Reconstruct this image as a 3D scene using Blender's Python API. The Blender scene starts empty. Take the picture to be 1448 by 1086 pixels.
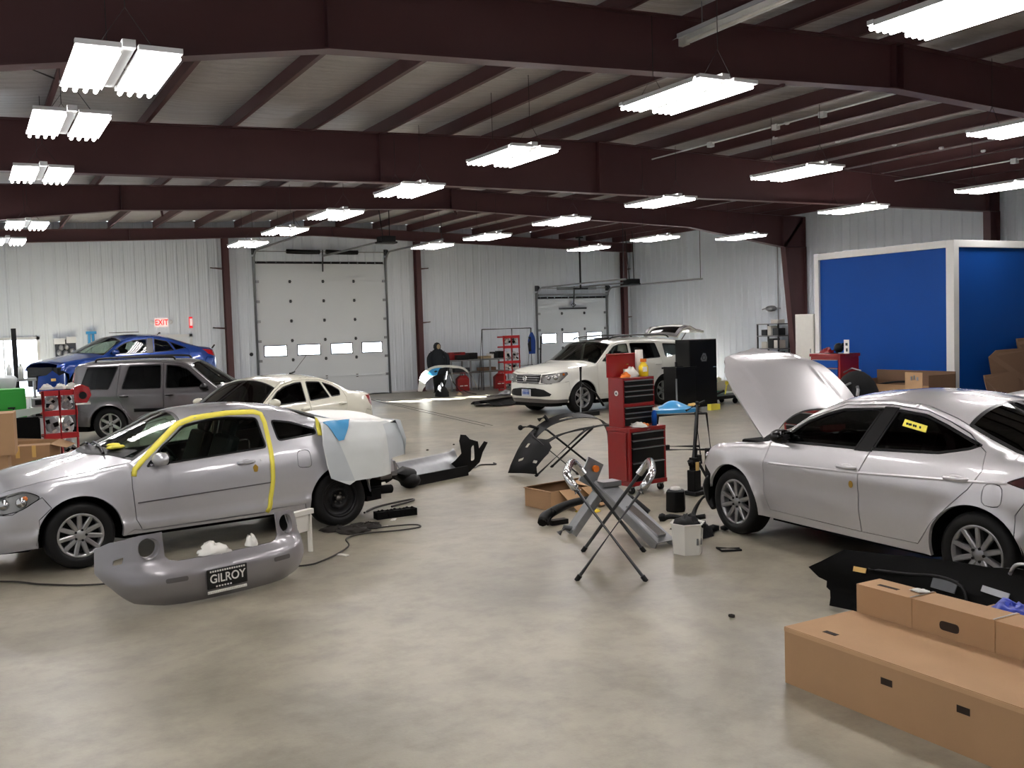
import bpy, bmesh, math, random
import numpy as np
from mathutils import Vector, Matrix
from mathutils.geometry import delaunay_2d_cdt
R = math.radians
PI = math.pi
COL = bpy.context.scene.collection
random.seed(7)

# ---------------------------------------------------------------- materials
def lin(h):
    h = h.lstrip('#')
    o = []
    for i in (0, 2, 4):
        c = int(h[i:i+2], 16) / 255
        o.append(c / 12.92 if c <= .04045 else ((c + .055) / 1.055) ** 2.4)
    return (*o, 1)

M = {}
def mat(name, col, rough=.5, metal=0., coat=0., var=.0, scale=8., bump=0., bscale=60., emit=0., spec=.5):
    m = bpy.data.materials.new(name); m.use_nodes = True
    nt = m.node_tree; b = nt.nodes['Principled BSDF']
    c = lin(col)
    b.inputs['Base Color'].default_value = c
    b.inputs['Roughness'].default_value = rough
    b.inputs['Metallic'].default_value = metal
    b.inputs['Coat Weight'].default_value = coat
    b.inputs['Coat Roughness'].default_value = .04
    b.inputs['Specular IOR Level'].default_value = spec
    tc = nt.nodes.new('ShaderNodeTexCoord')
    if var or True:
        n = nt.nodes.new('ShaderNodeTexNoise'); n.inputs['Scale'].default_value = scale; n.inputs['Detail'].default_value = 4
        nt.links.new(tc.outputs['Object'], n.inputs['Vector'])
        r = nt.nodes.new('ShaderNodeMapRange'); v = max(var, .02)
        r.inputs['To Min'].default_value = 1 - v; r.inputs['To Max'].default_value = 1 + v
        nt.links.new(n.outputs['Fac'], r.inputs['Value'])
        mx = nt.nodes.new('ShaderNodeMix'); mx.data_type = 'RGBA'; mx.blend_type = 'MULTIPLY'
        mx.inputs['Factor'].default_value = 1
        mx.inputs['A'].default_value = c
        nt.links.new(r.outputs['Result'], mx.inputs['B'])
        nt.links.new(mx.outputs['Result'], b.inputs['Base Color'])
    if bump:
        n2 = nt.nodes.new('ShaderNodeTexNoise'); n2.inputs['Scale'].default_value = bscale; n2.inputs['Detail'].default_value = 3
        nt.links.new(tc.outputs['Object'], n2.inputs['Vector'])
        bp = nt.nodes.new('ShaderNodeBump'); bp.inputs['Strength'].default_value = bump; bp.inputs['Distance'].default_value = .01
        nt.links.new(n2.outputs['Fac'], bp.inputs['Height']); nt.links.new(bp.outputs['Normal'], b.inputs['Normal'])
    if emit:
        b.inputs['Emission Color'].default_value = c
        b.inputs['Emission Strength'].default_value = emit
    M[name] = m
    return m

def glass(name, tint, ior=1.45, rough=.0):
    m = bpy.data.materials.new(name); m.use_nodes = True
    nt = m.node_tree; nt.nodes.clear()
    out = nt.nodes.new('ShaderNodeOutputMaterial')
    tr = nt.nodes.new('ShaderNodeBsdfTransparent'); tr.inputs['Color'].default_value = lin(tint)
    gl = nt.nodes.new('ShaderNodeBsdfGlossy'); gl.inputs['Roughness'].default_value = rough + .02
    fr = nt.nodes.new('ShaderNodeFresnel'); fr.inputs['IOR'].default_value = ior
    mx = nt.nodes.new('ShaderNodeMixShader')
    nt.links.new(fr.outputs[0], mx.inputs[0]); nt.links.new(tr.outputs[0], mx.inputs[1]); nt.links.new(gl.outputs[0], mx.inputs[2])
    nt.links.new(mx.outputs[0], out.inputs['Surface'])
    M[name] = m
    return m

mat('silver_paint', '#bcbcc0', .32, .45, 1., .02, 30)
mat('silver_dark', '#8d8a8d', .36, .45, .7, .05, 5)
mat('silver_elantra', '#c4c2c3', .34, .55, 1., .02, 30)
mat('white_paint', '#e6e6dc', .3, 0, 1.)
mat('cream_paint', '#e4e2d0', .3, 0, 1.)
mat('grey_paint', '#5f5c5e', .32, .5, 1.)
mat('blue_paint', '#03398a', .3, .35, 1.)
mat('black_trim', '#060607', .3, spec=.4)
mat('black_plastic', '#050506', .5, bump=.05, spec=.28)
mat('dull_black', '#050505', .85, spec=.2)
mat('rubber', '#090909', .6, bump=.1, bscale=90, spec=.35)
mat('alloy', '#b4b4b4', .28, .85)
mat('alloy_dark', '#98989a', .35, .8)
mat('steel_black', '#0a0a0b', .45, .2, spec=.4)
mat('chrome', '#cfcfcf', .16, 1.)
mat('galv', '#9a9c9e', .35, .8, var=.12, scale=12)
mat('galv_dark', '#4c4e50', .4, .7, var=.1)
mat('raw_steel', '#77736f', .35, .8, var=.25, scale=14)
mat('seat_cloth', '#26262a', .9, bump=.2)
mat('dash', '#18181a', .7)
mat('amber', '#d2702a', .25, coat=1)
mat('red_lens', '#a01018', .15, coat=1)
mat('dark_red_lens', '#3a0a10', .12, coat=1)
mat('lamp_chrome', '#c2c2be', .25, .35)
mat('maroon_steel', '#573637', .5, 0, var=.12, scale=3)
mat('white_metal', '#e2e4e4', .45, 0, var=.03, scale=2)
mat('wall_metal', '#e6edf4', .38, 0, var=.03, scale=1.5, spec=.5)
mat('door_white', '#e2e7ea', .45, var=.02, scale=2)
mat('red_paint', '#8c1417', .32, 0, .5, .04)
mat('red_rack', '#b42026', .35, 0, .3, .06)
mat('drawer_black', '#050506', .3, spec=.4)
mat('cardboard', '#a98662', .85, var=.08, scale=5, bump=.05)
mat('cardboard_light', '#bd9a74', .85, var=.06, scale=6)
mat('cardboard_dark', '#765b46', .88, var=.08, scale=5)
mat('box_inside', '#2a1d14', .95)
mat('tape_yellow', '#efe256', .6, var=.05)
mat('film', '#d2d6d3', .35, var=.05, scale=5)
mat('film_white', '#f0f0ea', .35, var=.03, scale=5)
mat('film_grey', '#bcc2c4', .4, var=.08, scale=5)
mat('blue_tape', '#2c8ec2', .45)
mat('sky_blue', '#3a98d2', .4, coat=.4)
mat('booth_blue', '#0a489a', .6, var=.06, scale=1.2, spec=.2)
mat('booth_white', '#e6e6e2', .45)
mat('green_paint', '#2fa338', .4, var=.04)
mat('navy_cloth', '#12181f', .9, bump=.3)
mat('blue_cloth', '#1d3f86', .9, bump=.3)
mat('black_cloth', '#0b0c0e', .95, bump=.3)
mat('tan', '#c0aa88', .8)
mat('off_white', '#dcdad2', .55, var=.05)
mat('yellow', '#e2c21c', .45)
mat('orange', '#e0741e', .6)
mat('wood', '#b08c5c', .7, var=.15, scale=10)
mat('hose', '#2e2a26', .6)
mat('teal', '#5c9a88', .6)
mat('plate_white', '#c8ccd4', .5)
mat('sign_red', '#d8232a', .5, emit=.6)
mat('sign_white', '#f4dcd8', .5, emit=.35)
mat('label_white', '#eceae4', .6)
mat('logo_gold', '#a8842c', .4, .4)
mat('concrete_dark', '#5c5a54', .7)
mat('dirt', '#26221d', .95)
mat('blue_bag', '#2038a8', .4)
mat('tan_label', '#d8b268', .6)
mat('pale_green', '#b9c9c0', .35, coat=.5)
mat('tail_white', '#d8d0d0', .15, coat=1)
mat('cable', '#3a3634', .5, .3)
glass('clear_glass', '#c9d6d0')
glass('auto_glass', '#b2c2b8', 1.5)
glass('tint_glass', '#3c4240', 1.5)
glass('dark_glass', '#141515', 1.5)
glass('lamp_glass', '#f4f4f4', 1.45)
glass('window_glass', '#fafcff', 1.2)

# lamp tubes
def emitter(name, col, s):
    m = bpy.data.materials.new(name); m.use_nodes = True
    nt = m.node_tree; nt.nodes.clear()
    o = nt.nodes.new('ShaderNodeOutputMaterial'); e = nt.nodes.new('ShaderNodeEmission')
    e.inputs[0].default_value = lin(col); e.inputs[1].default_value = s
    nt.links.new(e.outputs[0], o.inputs[0]); M[name] = m
emitter('tube_light', '#fff9f8', 24.)
emitter('sign_glow', '#f02820', 1.1)

# ---------------------------------------------------------------- mesh builder
def frame(d, up=(0, 0, 1)):
    d = Vector(d).normalized(); u = Vector(up)
    if abs(d.dot(u)) > .98: u = Vector((1, 0, 0))
    a = d.cross(u).normalized(); b = a.cross(d).normalized()
    return a, b

class MB:
    def __init__(s): s.v = []; s.f = []; s.mi = []; s.sm = []; s.nrm = {}
    def add(s, vs, fs, mi=0, smooth=False):
        o = len(s.v); s.v += [tuple(v) for v in vs]
        for f in fs: s.f.append([i + o for i in f]); s.mi.append(mi); s.sm.append(smooth)
        return s
    def box(s, c, d, rz=0, mi=0, rot=None):
        x, y, z = (k / 2 for k in d)
        p = [(-x, -y, -z), (x, -y, -z), (x, y, -z), (-x, y, -z), (-x, -y, z), (x, -y, z), (x, y, z), (-x, y, z)]
        m = rot if rot is not None else Matrix.Rotation(rz, 3, 'Z')
        p = [m @ Vector(q) + Vector(c) for q in p]
        return s.add(p, [(0, 3, 2, 1), (4, 5, 6, 7), (0, 1, 5, 4), (1, 2, 6, 5), (2, 3, 7, 6), (3, 0, 4, 7)], mi)
    def b2(s, a, b, mi=0):
        return s.box([(a[i] + b[i]) / 2 for i in range(3)], [abs(b[i] - a[i]) for i in range(3)], mi=mi)
    def bar(s, p0, p1, w, h, mi=0, up=(0, 0, 1)):
        p0, p1 = Vector(p0), Vector(p1); a, b = frame(p1 - p0, up)
        a = a * w / 2; b = b * h / 2
        vs = [p + i * a + j * b for p in (p0, p1) for i, j in ((-1, -1), (1, -1), (1, 1), (-1, 1))]
        return s.add(vs, [(0, 1, 2, 3), (7, 6, 5, 4), (0, 4, 5, 1), (1, 5, 6, 2), (2, 6, 7, 3), (3, 7, 4, 0)], mi)
    def cyl(s, p0, p1, r0, r1=None, n=12, mi=0, caps=True):
        r1 = r0 if r1 is None else r1
        p0, p1 = Vector(p0), Vector(p1); a, b = frame(p1 - p0)
        vs = []
        for p, r in ((p0, r0), (p1, r1)):
            for k in range(n):
                t = 2 * PI * k / n; vs.append(p + a * r * math.cos(t) + b * r * math.sin(t))
        s.add(vs, [(k, (k + 1) % n, n + (k + 1) % n, n + k) for k in range(n)], mi, True)
        if caps: s.add(vs, [tuple(range(n))[::-1], tuple(range(n, 2 * n))], mi)
        return s
    def tube(s, pts, r, n=8, mi=0, closed=False, smooth_path=0):
        pts = [Vector(p) for p in pts]
        if smooth_path: pts = crv(pts, smooth_path, closed)
        N = len(pts); vs = []; pa = None
        if isinstance(r, (list, tuple)) and len(r) != N: r = list(np.interp(np.linspace(0, 1, N), np.linspace(0, 1, len(r)), r))
        for i, p in enumerate(pts):
            q0 = pts[(i - 1) % N] if (closed or i) else p; q1 = pts[(i + 1) % N] if (closed or i < N - 1) else p
            d = (q1 - q0)
            if d.length < 1e-9: d = Vector((0, 0, 1))
            d.normalize()
            if pa is None: a, b = frame(d)
            else:
                a = pa - d * pa.dot(d)
                if a.length < 1e-6: a, b = frame(d)
                a.normalize(); b = d.cross(a)
            pa = a
            rr = r[i] if isinstance(r, (list, tuple)) else r
            for k in range(n):
                t = 2 * PI * k / n; vs.append(p + a * rr * math.cos(t) + b * rr * math.sin(t))
        fs = []
        for i in range(N if closed else N - 1):
            j = (i + 1) % N
            for k in range(n): fs.append((i * n + k, i * n + (k + 1) % n, j * n + (k + 1) % n, j * n + k))
        s.add(vs, fs, mi, True)
        if not closed: s.add(vs, [tuple(range(n))[::-1], tuple(range((N - 1) * n, N * n))], mi)
        return s
    def lathe(s, prof, c=(0, 0, 0), axis=(0, 0, 1), n=24, mi=0, smooth=True):
        a, b = frame(axis); ax = Vector(axis).normalized(); c = Vector(c)
        vs = []
        for r, h in prof:
            for k in range(n):
                t = 2 * PI * k / n; vs.append(c + ax * h + a * r * math.cos(t) + b * r * math.sin(t))
        fs = []
        for i in range(len(prof) - 1):
            for k in range(n): fs.append((i * n + k, i * n + (k + 1) % n, (i + 1) * n + (k + 1) % n, (i + 1) * n + k))
        return s.add(vs, fs, mi, smooth)
    def ball(s, c, r, n=12, mi=0, rot=None):
        if not isinstance(r, (tuple, list)): r = (r, r, r)
        m = rot if rot is not None else Matrix.Identity(3)
        vs = []; h = n // 2
        for i in range(h + 1):
            p = PI * i / h
            for k in range(n):
                t = 2 * PI * k / n
                vs.append(m @ Vector((r[0] * math.sin(p) * math.cos(t), r[1] * math.sin(p) * math.sin(t), r[2] * math.cos(p))) + Vector(c))
        fs = [(i * n + k, (i + 1) * n + k, (i + 1) * n + (k + 1) % n, i * n + (k + 1) % n) for i in range(h) for k in range(n)]
        return s.add(vs, fs, mi, True)
    def prism(s, poly, f0, f1, mi=0):
        # poly 2D, f0/f1 map (a,b) to 3D front and back
        n = len(poly); vs = [f0(*p) for p in poly] + [f1(*p) for p in poly]
        return s.add(vs, [tuple(range(n))[::-1], tuple(range(n, 2 * n))] + [(k, (k + 1) % n, n + (k + 1) % n, n + k) for k in range(n)], mi)
    def xf(s, m, start=0):
        for i in range(start, len(s.v)): s.v[i] = tuple(m @ Vector(s.v[i]))
        return s
    def build(s, name, mats, parent=None, auto=None, bev=0, loc=None, rot=None, fix=True):
        me = bpy.data.meshes.new(name); me.from_pydata(s.v, [], s.f)
        for m in (mats if isinstance(mats, (list, tuple)) else [mats]): me.materials.append(M[m])
        for p, mi, sm in zip(me.polygons, s.mi, s.sm): p.material_index = mi; p.use_smooth = sm
        bm = bmesh.new(); bm.from_mesh(me)
        if fix: bmesh.ops.recalc_face_normals(bm, faces=bm.faces)
        bm.to_mesh(me); bm.free()
        if auto is not None:
            for p in me.polygons: p.use_smooth = True
            me.set_sharp_from_angle(angle=R(auto))
        o = bpy.data.objects.new(name, me); COL.objects.link(o)
        if parent is not None: o.parent = parent
        if loc is not None: o.location = loc
        if rot is not None: o.rotation_euler = rot
        if bev:
            b = o.modifiers.new('edge', 'BEVEL'); b.width = bev; b.segments = 2; b.limit_method = 'ANGLE'; b.angle_limit = R(40)
        return o

def crv(pts, k=8, closed=False):
    pts = [Vector(p) for p in pts]; N = len(pts); out = []
    for i in range(N if closed else N - 1):
        p0 = pts[(i - 1) % N] if (closed or i) else pts[0] * 2 - pts[1]
        p1 = pts[i]; p2 = pts[(i + 1) % N]
        p3 = pts[(i + 2) % N] if (closed or i < N - 2) else pts[-1] * 2 - pts[-2]
        for j in range(k):
            t = j / k
            out.append(.5 * ((2 * p1) + (p2 - p0) * t + (2 * p0 - 5 * p1 + 4 * p2 - p3) * t * t + (3 * p1 - p0 - 3 * p2 + p3) * t ** 3))
    if not closed: out.append(pts[-1])
    return out

def tag(o, label=None, cat=None, group=None, kind=None):
    if label: o['label'] = label
    if cat: o['category'] = cat
    if group: o['group'] = group
    if kind: o['kind'] = kind
    return o
def thing(name, label, cat, loc=(0, 0, 0), rz=0, group=None):
    o = bpy.data.objects.new(name, None); COL.objects.link(o)
    o.empty_display_size = .1
    o.location = loc; o.rotation_euler = (0, 0, rz)
    return tag(o, label, cat, group)
def struct(o): o['kind'] = 'structure'; return o
def dup(root, loc=None, rz=None, label=None, group=None):
    def cp(o, par):
        c = o.copy(); COL.objects.link(c)
        if par is not None: c.parent = par
        for ch in list(o.children): cp(ch, c)
        return c
    r = cp(root, None)
    if loc is not None: r.location = loc
    if rz is not None: r.rotation_euler = (0, 0, rz)
    if label: r['label'] = label
    if group: r['group'] = group
    return r

# ---------------------------------------------------------------- skins cut from 2-D outlines
def inpoly(P, poly):
    x, y = P[:, 0], P[:, 1]; c = np.zeros(len(P), bool); n = len(poly)
    for i in range(n):
        x0, y0 = poly[i]; x1, y1 = poly[(i + 1) % n]
        if y0 == y1: continue
        k = ((y0 > y) != (y1 > y)) & (x < (x1 - x0) * (y - y0) / (y1 - y0) + x0)
        c ^= k
    return c
def dens(poly, g, closed=True):
    out = []
    n = len(poly)
    for i in range(n if closed else n - 1):
        a = np.array(poly[i], float); b = np.array(poly[(i + 1) % n], float)
        k = max(1, int(math.ceil(np.linalg.norm(b - a) / g)))
        for j in range(k): out.append(tuple(a + (b - a) * j / k))
    if not closed: out.append(tuple(poly[-1]))
    return out
def inset_poly(poly, d):
    n = len(poly); P = np.array(poly, float)
    A = sum(P[i][0] * P[(i + 1) % n][1] - P[(i + 1) % n][0] * P[i][1] for i in range(n)); sg = 1 if A > 0 else -1
    out = []
    for i in range(n):
        a, b, c = P[i - 1], P[i], P[(i + 1) % n]
        def nn(u, v):
            t = v - u; t = t / (np.linalg.norm(t) + 1e-12); return np.array([-t[1], t[0]]) * sg
        n0, n1 = nn(a, b), nn(b, c); m = n0 + n1; l = m @ m
        m = m * 2 / l if l > .3 else (n0 + n1)
        out.append(tuple(b + m * d))
    return out
def rnd(poly, r=.03, k=3):
    # round the corners of a polygon
    n = len(poly); P = [np.array(p, float) for p in poly]; out = []
    for i in range(n):
        a, b, c = P[i - 1], P[i], P[(i + 1) % n]
        la, lc = np.linalg.norm(a - b), np.linalg.norm(c - b); q = min(r, la * .45, lc * .45)
        p0 = b + (a - b) / la * q; p1 = b + (c - b) / lc * q
        for j in range(k + 1):
            t = j / k; out.append(tuple((1 - t) ** 2 * p0 + 2 * t * (1 - t) * b + t * t * p1))
    return out
def cdt(polys, g, ge=None):
    """polys: [(name, pts)], first is the outer one; later ones override. -> V, tris, names"""
    ge = ge or g
    V = []; E = []
    for nm, p in polys:
        d = dens(p, ge); o = len(V); V += d; n = len(d)
        E += [(o + i, o + (i + 1) % n) for i in range(n)]
    C = np.array(V); lo = C.min(0); hi = C.max(0)
    xs = np.arange(lo[0] + g * .5, hi[0], g); ys = np.arange(lo[1] + g * .5, hi[1], g)
    G = np.array([(x + (g * .5 if j % 2 else 0), y) for j, y in enumerate(ys) for x in xs])
    if len(G):
        G = G[inpoly(G, polys[0][1])]
        keep = []
        for q in G: keep.append(((C - q) ** 2).sum(1).min() > (g * .45) ** 2)
        G = G[np.array(keep, bool)] if len(G) else G
    allv = [Vector(v) for v in V] + [Vector(q) for q in G]
    r = delaunay_2d_cdt(allv, E, [], 0, 1e-6)
    VV = np.array([tuple(v) for v in r[0]]); T = [list(f) for f in r[2]]
    cen = np.array([VV[t].mean(0) for t in T])
    names = np.array(['-'] * len(T), dtype=object)
    ins = inpoly(cen, polys[0][1]); names[ins] = polys[0][0]
    for nm, p in polys[1:]:
        k = inpoly(cen, p) & ins; names[k] = nm
    return VV, T, names
def region(VV, T, names, nm):
    t = [T[i] for i in range(len(T)) if names[i] == nm]
    used = sorted({i for f in t for i in f}); mp = {v: k for k, v in enumerate(used)}
    V = VV[used].copy() if used else np.zeros((0, 2)); F = [[mp[i] for i in f] for f in t]
    cnt = {}
    for f in F:
        for i in range(3):
            a, b = f[i], f[(i + 1) % 3]; cnt[(a, b)] = 1
    bd = [e for e in cnt if (e[1], e[0]) not in cnt]
    return V, F, bd
def skin(mb, V, F, bd, fun, gap=0., flange=.0, off=0., flip=False, my=False, mi=0, thick=0., nogap=None):
    """put a 2-D region on the surface fun(a,b); flange turns its edge inwards; thick makes a closed sheet"""
    V = V.copy()
    if gap and len(bd):
        acc = np.zeros_like(V)
        for a, b in bd:
            t = V[b] - V[a]; l = np.linalg.norm(t) + 1e-12; n = np.array([-t[1], t[0]]) / l
            acc[a] += n; acc[b] += n
        l = np.linalg.norm(acc, axis=1); k = l > 1e-9
        mv = np.zeros_like(V); mv[k] = acc[k] / l[k][:, None] * gap
        if nogap is not None: mv[nogap(V)] = 0
        V = V + mv
    P = fun(V); e = 1e-3
    N = np.cross(fun(V + [e, 0]) - fun(V - [e, 0]), fun(V + [0, e]) - fun(V - [0, e]))
    N /= (np.linalg.norm(N, axis=1)[:, None] + 1e-12)
    if flip: N = -N
    P = P + N * off
    Q = P - N * (flange or thick)
    if my:
        P = P * [1, -1, 1]; Q = Q * [1, -1, 1]; N = N * [1, -1, 1]
    o = len(mb.v)
    fl = flip != my
    mb.add(P, [f[::-1] if fl else f for f in F], mi, True)
    for i, n in enumerate(N): mb.nrm[o + i] = tuple(n)
    if thick: mb.add(Q, [f if fl else f[::-1] for f in F], mi, True)
    if flange or thick:
        ids = sorted({i for ed in bd for i in ed}); mp = {v: k for k, v in enumerate(ids)}; n = len(ids)
        fs = [(mp[b], mp[a], n + mp[a], n + mp[b]) for a, b in bd]
        mb.add(list(P[ids]) + list(Q[ids]), [f[::-1] if fl else f for f in fs], mi, False)
    return mb
def build_skin(mb, name, mats, parent=None, merge=0., smooth=True):
    me = bpy.data.meshes.new(name); me.from_pydata(mb.v, [], mb.f)
    for m in (mats if isinstance(mats, (list, tuple)) else [mats]): me.materials.append(M[m])
    for p, mi, sm in zip(me.polygons, mb.mi, mb.sm): p.material_index = mi; p.use_smooth = sm
    if mb.nrm:
        nn = [(0, 0, 0)] * len(mb.v)
        for i, n in mb.nrm.items(): nn[i] = n
        me.normals_split_custom_set_from_vertices(nn)
    o = bpy.data.objects.new(name, me); COL.objects.link(o)
    if parent is not None: o.parent = parent
    return o
# ---------------------------------------------------------------- the building
XR, XL, YB, YF = 22.6, -1.7, 31., -4.6
def roofz(x): return 5.52 - .031 * abs(x - 10.6)
# floor
m = bpy.data.materials.new('concrete'); m.use_nodes = True; M['concrete'] = m
nt = m.node_tree; b = nt.nodes['Principled BSDF']; N = nt.nodes.new; Lk = nt.links.new
tc = N('ShaderNodeTexCoord')
n1 = N('ShaderNodeTexNoise'); n1.inputs['Scale'].default_value = .55; n1.inputs['Detail'].default_value = 9; n1.inputs['Roughness'].default_value = .62; n1.inputs['Distortion'].default_value = .5
n2 = N('ShaderNodeTexNoise'); n2.inputs['Scale'].default_value = 3.2; n2.inputs['Detail'].default_value = 8; n2.inputs['Roughness'].default_value = .7
n3 = N('ShaderNodeTexNoise'); n3.inputs['Scale'].default_value = 60; n3.inputs['Detail'].default_value = 2
for n in (n1, n2, n3): Lk(tc.outputs['Object'], n.inputs['Vector'])
r1 = N('ShaderNodeValToRGB'); r1.color_ramp.elements[0].position = .32; r1.color_ramp.elements[1].position = .62
r1.color_ramp.elements[0].color = lin('#756f61'); r1.color_ramp.elements[1].color = lin('#9f9886')
Lk(n1.outputs['Fac'], r1.inputs['Fac'])
r2 = N('ShaderNodeValToRGB'); r2.color_ramp.elements[0].position = .36; r2.color_ramp.elements[1].position = .56
r2.color_ramp.elements[0].color = (.62, .61, .60, 1); r2.color_ramp.elements[1].color = (1, 1, 1, 1)
Lk(n2.outputs['Fac'], r2.inputs['Fac'])
mx = N('ShaderNodeMix'); mx.data_type = 'RGBA'; mx.blend_type = 'MULTIPLY'; mx.inputs['Factor'].default_value = .6
Lk(r1.outputs['Color'], mx.inputs['A']); Lk(r2.outputs['Color'], mx.inputs['B']); Lk(mx.outputs['Result'], b.inputs['Base Color'])
mr = N('ShaderNodeMapRange'); mr.inputs['To Min'].default_value = .27; mr.inputs['To Max'].default_value = .44; Lk(n1.outputs['Fac'], mr.inputs['Value']); Lk(mr.outputs['Result'], b.inputs['Roughness'])
bp = N('ShaderNodeBump'); bp.inputs['Strength'].default_value = .06; bp.inputs['Distance'].default_value = .01; Lk(n3.outputs['Fac'], bp.inputs['Height']); Lk(bp.outputs['Normal'], b.inputs['Normal'])
b.inputs['Specular IOR Level'].default_value = .5
m = MB(); m.b2((XL - .2, YF - .2, -.15), (XR + .2, YB + .2, 0)); struct(m.build('floor', ['concrete']))
# roof insulation (white vinyl-faced blanket, sagging between the purlins)
m = bpy.data.materials.new('insulation'); m.use_nodes = True; M['insulation'] = m
nt = m.node_tree; b = nt.nodes['Principled BSDF']; N = nt.nodes.new; Lk = nt.links.new
tc = N('ShaderNodeTexCoord'); mp = N('ShaderNodeMapping'); mp.inputs['Scale'].default_value = (.5, 5.5, 1); ns = N('ShaderNodeTexNoise'); ns.inputs['Scale'].default_value = 1.6; ns.inputs['Detail'].default_value = 4; ns.inputs['Distortion'].default_value = .3
Lk(tc.outputs['Object'], mp.inputs['Vector']); Lk(mp.outputs['Vector'], ns.inputs['Vector'])
bp = N('ShaderNodeBump'); bp.inputs['Strength'].default_value = .9; bp.inputs['Distance'].default_value = .06; Lk(ns.outputs['Fac'], bp.inputs['Height']); Lk(bp.outputs['Normal'], b.inputs['Normal'])
rr_ = N('ShaderNodeMapRange'); rr_.inputs['To Min'].default_value = .78; rr_.inputs['To Max'].default_value = 1.1; Lk(ns.outputs['Fac'], rr_.inputs['Value'])
mm_ = N('ShaderNodeMix'); mm_.data_type = 'RGBA'; mm_.blend_type = 'MULTIPLY'; mm_.inputs['Factor'].default_value = 1; mm_.inputs['A'].default_value = lin('#b8b3b0'); Lk(rr_.outputs['Result'], mm_.inputs['B']); Lk(mm_.outputs['Result'], b.inputs['Base Color'])
b.inputs['Roughness'].default_value = .3
PX = [-1.1, .0, 1.18, 2.56, 3.84, 5.1, 6.32, 7.52, 8.66, 9.75, 10.8, 12.09, 13.32, 14.57, 15.8, 17.0, 18.2, 19.4, 20.6, 21.8]
m = MB(); vs = []
edges = [XL] + PX + [XR]; xs = []
for a, b_ in zip(edges[:-1], edges[1:]):
    for k in range(4): xs.append((a + (b_ - a) * k / 4, -.05 * math.sin(PI * k / 4)))
xs.append((XR, 0))
for x, sg in xs:
    for y in (YF, YB): vs.append((x, y, roofz(x) + .255 + sg))
m.add(vs, [(2 * i, 2 * i + 1, 2 * i + 3, 2 * i + 2) for i in range(len(xs) - 1)], 0, True)
struct(m.build('ceiling', ['insulation']))
# ribbed wall sheets
def ribwall(name, along, at, lo, hi, ztop, holes, inward, rib=.305):
    br = {lo, hi}
    k = 0
    prof = [(-.045, 0), (-.022, 1), (.022, 1), (.045, 0)]; pts = []
    x = lo + .1
    while x < hi - .06:
        for dx, h in prof: pts.append((x + dx, h))
        pts += [(x + .12, 0), (x + .13, .12), (x + .15, .12), (x + .16, 0), (x + .19, 0), (x + .2, .12), (x + .22, .12), (x + .23, 0)]
        x += rib
    pts = [p for p in pts if lo < p[0] < hi]; X = [lo] + [p[0] for p in pts] + [hi]; Hh = [0] + [p[1] for p in pts] + [0]
    for (a, b_, z0, z1) in holes:
        for e in (a, b_): br.add(e)
    allx = sorted(set(X) | br); hh = np.interp(allx, X, Hh)
    m = MB()
    P = lambda s, h, z: (s, at + inward * h * .02, z) if along == 'x' else (at + inward * h * .02, s, z)
    for i in range(len(allx) - 1):
        a, b_ = allx[i], allx[i + 1]
        if b_ - a < 1e-6: continue
        mid = (a + b_) / 2; sp = [(0, None)]
        for (h0, h1, z0, z1) in holes:
            if h0 <= mid <= h1: sp = ([(0, z0)] if z0 > 0 else []) + [(z1, None)]
        for z0, z1 in sp:
            ta, tb = (ztop(a), ztop(b_)) if z1 is None else (z1, z1)
            m.add([P(a, hh[i], z0), P(b_, hh[i + 1], z0), P(b_, hh[i + 1], tb), P(a, hh[i], ta)], [(0, 1, 2, 3)])
    return struct(m.build(name, ['wall_metal'], fix=False))
D1 = (8.12, 12.44, 4.37); D2 = (18.42, 21.42, 3.12)
ribwall('wall_back', 'x', YB, XL, XR, lambda x: roofz(x) + .25, [(D1[0], D1[1], 0, D1[2]), (D2[0], D2[1], 0, D2[2]), (.1, 1.78, .58, 2.17), (5.05, 6.0, 0, 2.12)], -1)
ribwall('wall_right', 'y', XR, YF, YB, lambda y: roofz(XR) + .25, [], -1)
m = MB(); m.b2((XL - .1, YF, 0), (XL, YB, 5.5)); struct(m.build('wall_left', ['wall_metal']))
m = MB(); m.b2((XL, YF - .1, 0), (XR, YF, 5.8)); struct(m.build('wall_front', ['wall_metal']))
# strip of wall trim at the floor
m = MB(); 
for a, b_ in ((XL, 5.0), (6.05, D1[0] - .1), (D1[1] + .1, D2[0] - .1), (D2[1] + .1, XR)): m.b2((a, YB - .045, 0), (b_, YB - .03, .06))
struct(m.build('baseboard_back', ['white_metal']))
# window in the end wall
w = thing('window_1', None, None, (0, 0, 0)); struct(w)
m = MB()
for a, b_ in (((.02, YB - .06, .50), (.1, YB + .05, 2.25)), ((1.78, YB - .06, .50), (1.86, YB + .05, 2.25)), ((.02, YB - .06, 2.17), (1.86, YB + .05, 2.25)), ((.02, YB - .08, .50), (1.86, YB + .05, .58)), ((.92, YB, .58), (.96, YB + .04, 2.17))): m.b2(a, b_)
f = m.build('window_frame', ['white_metal'], w); m = MB(); m.b2((.1, YB + .02, .58), (1.78, YB + .026, 2.17)); m.build('pane', ['window_glass'], f)
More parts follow.
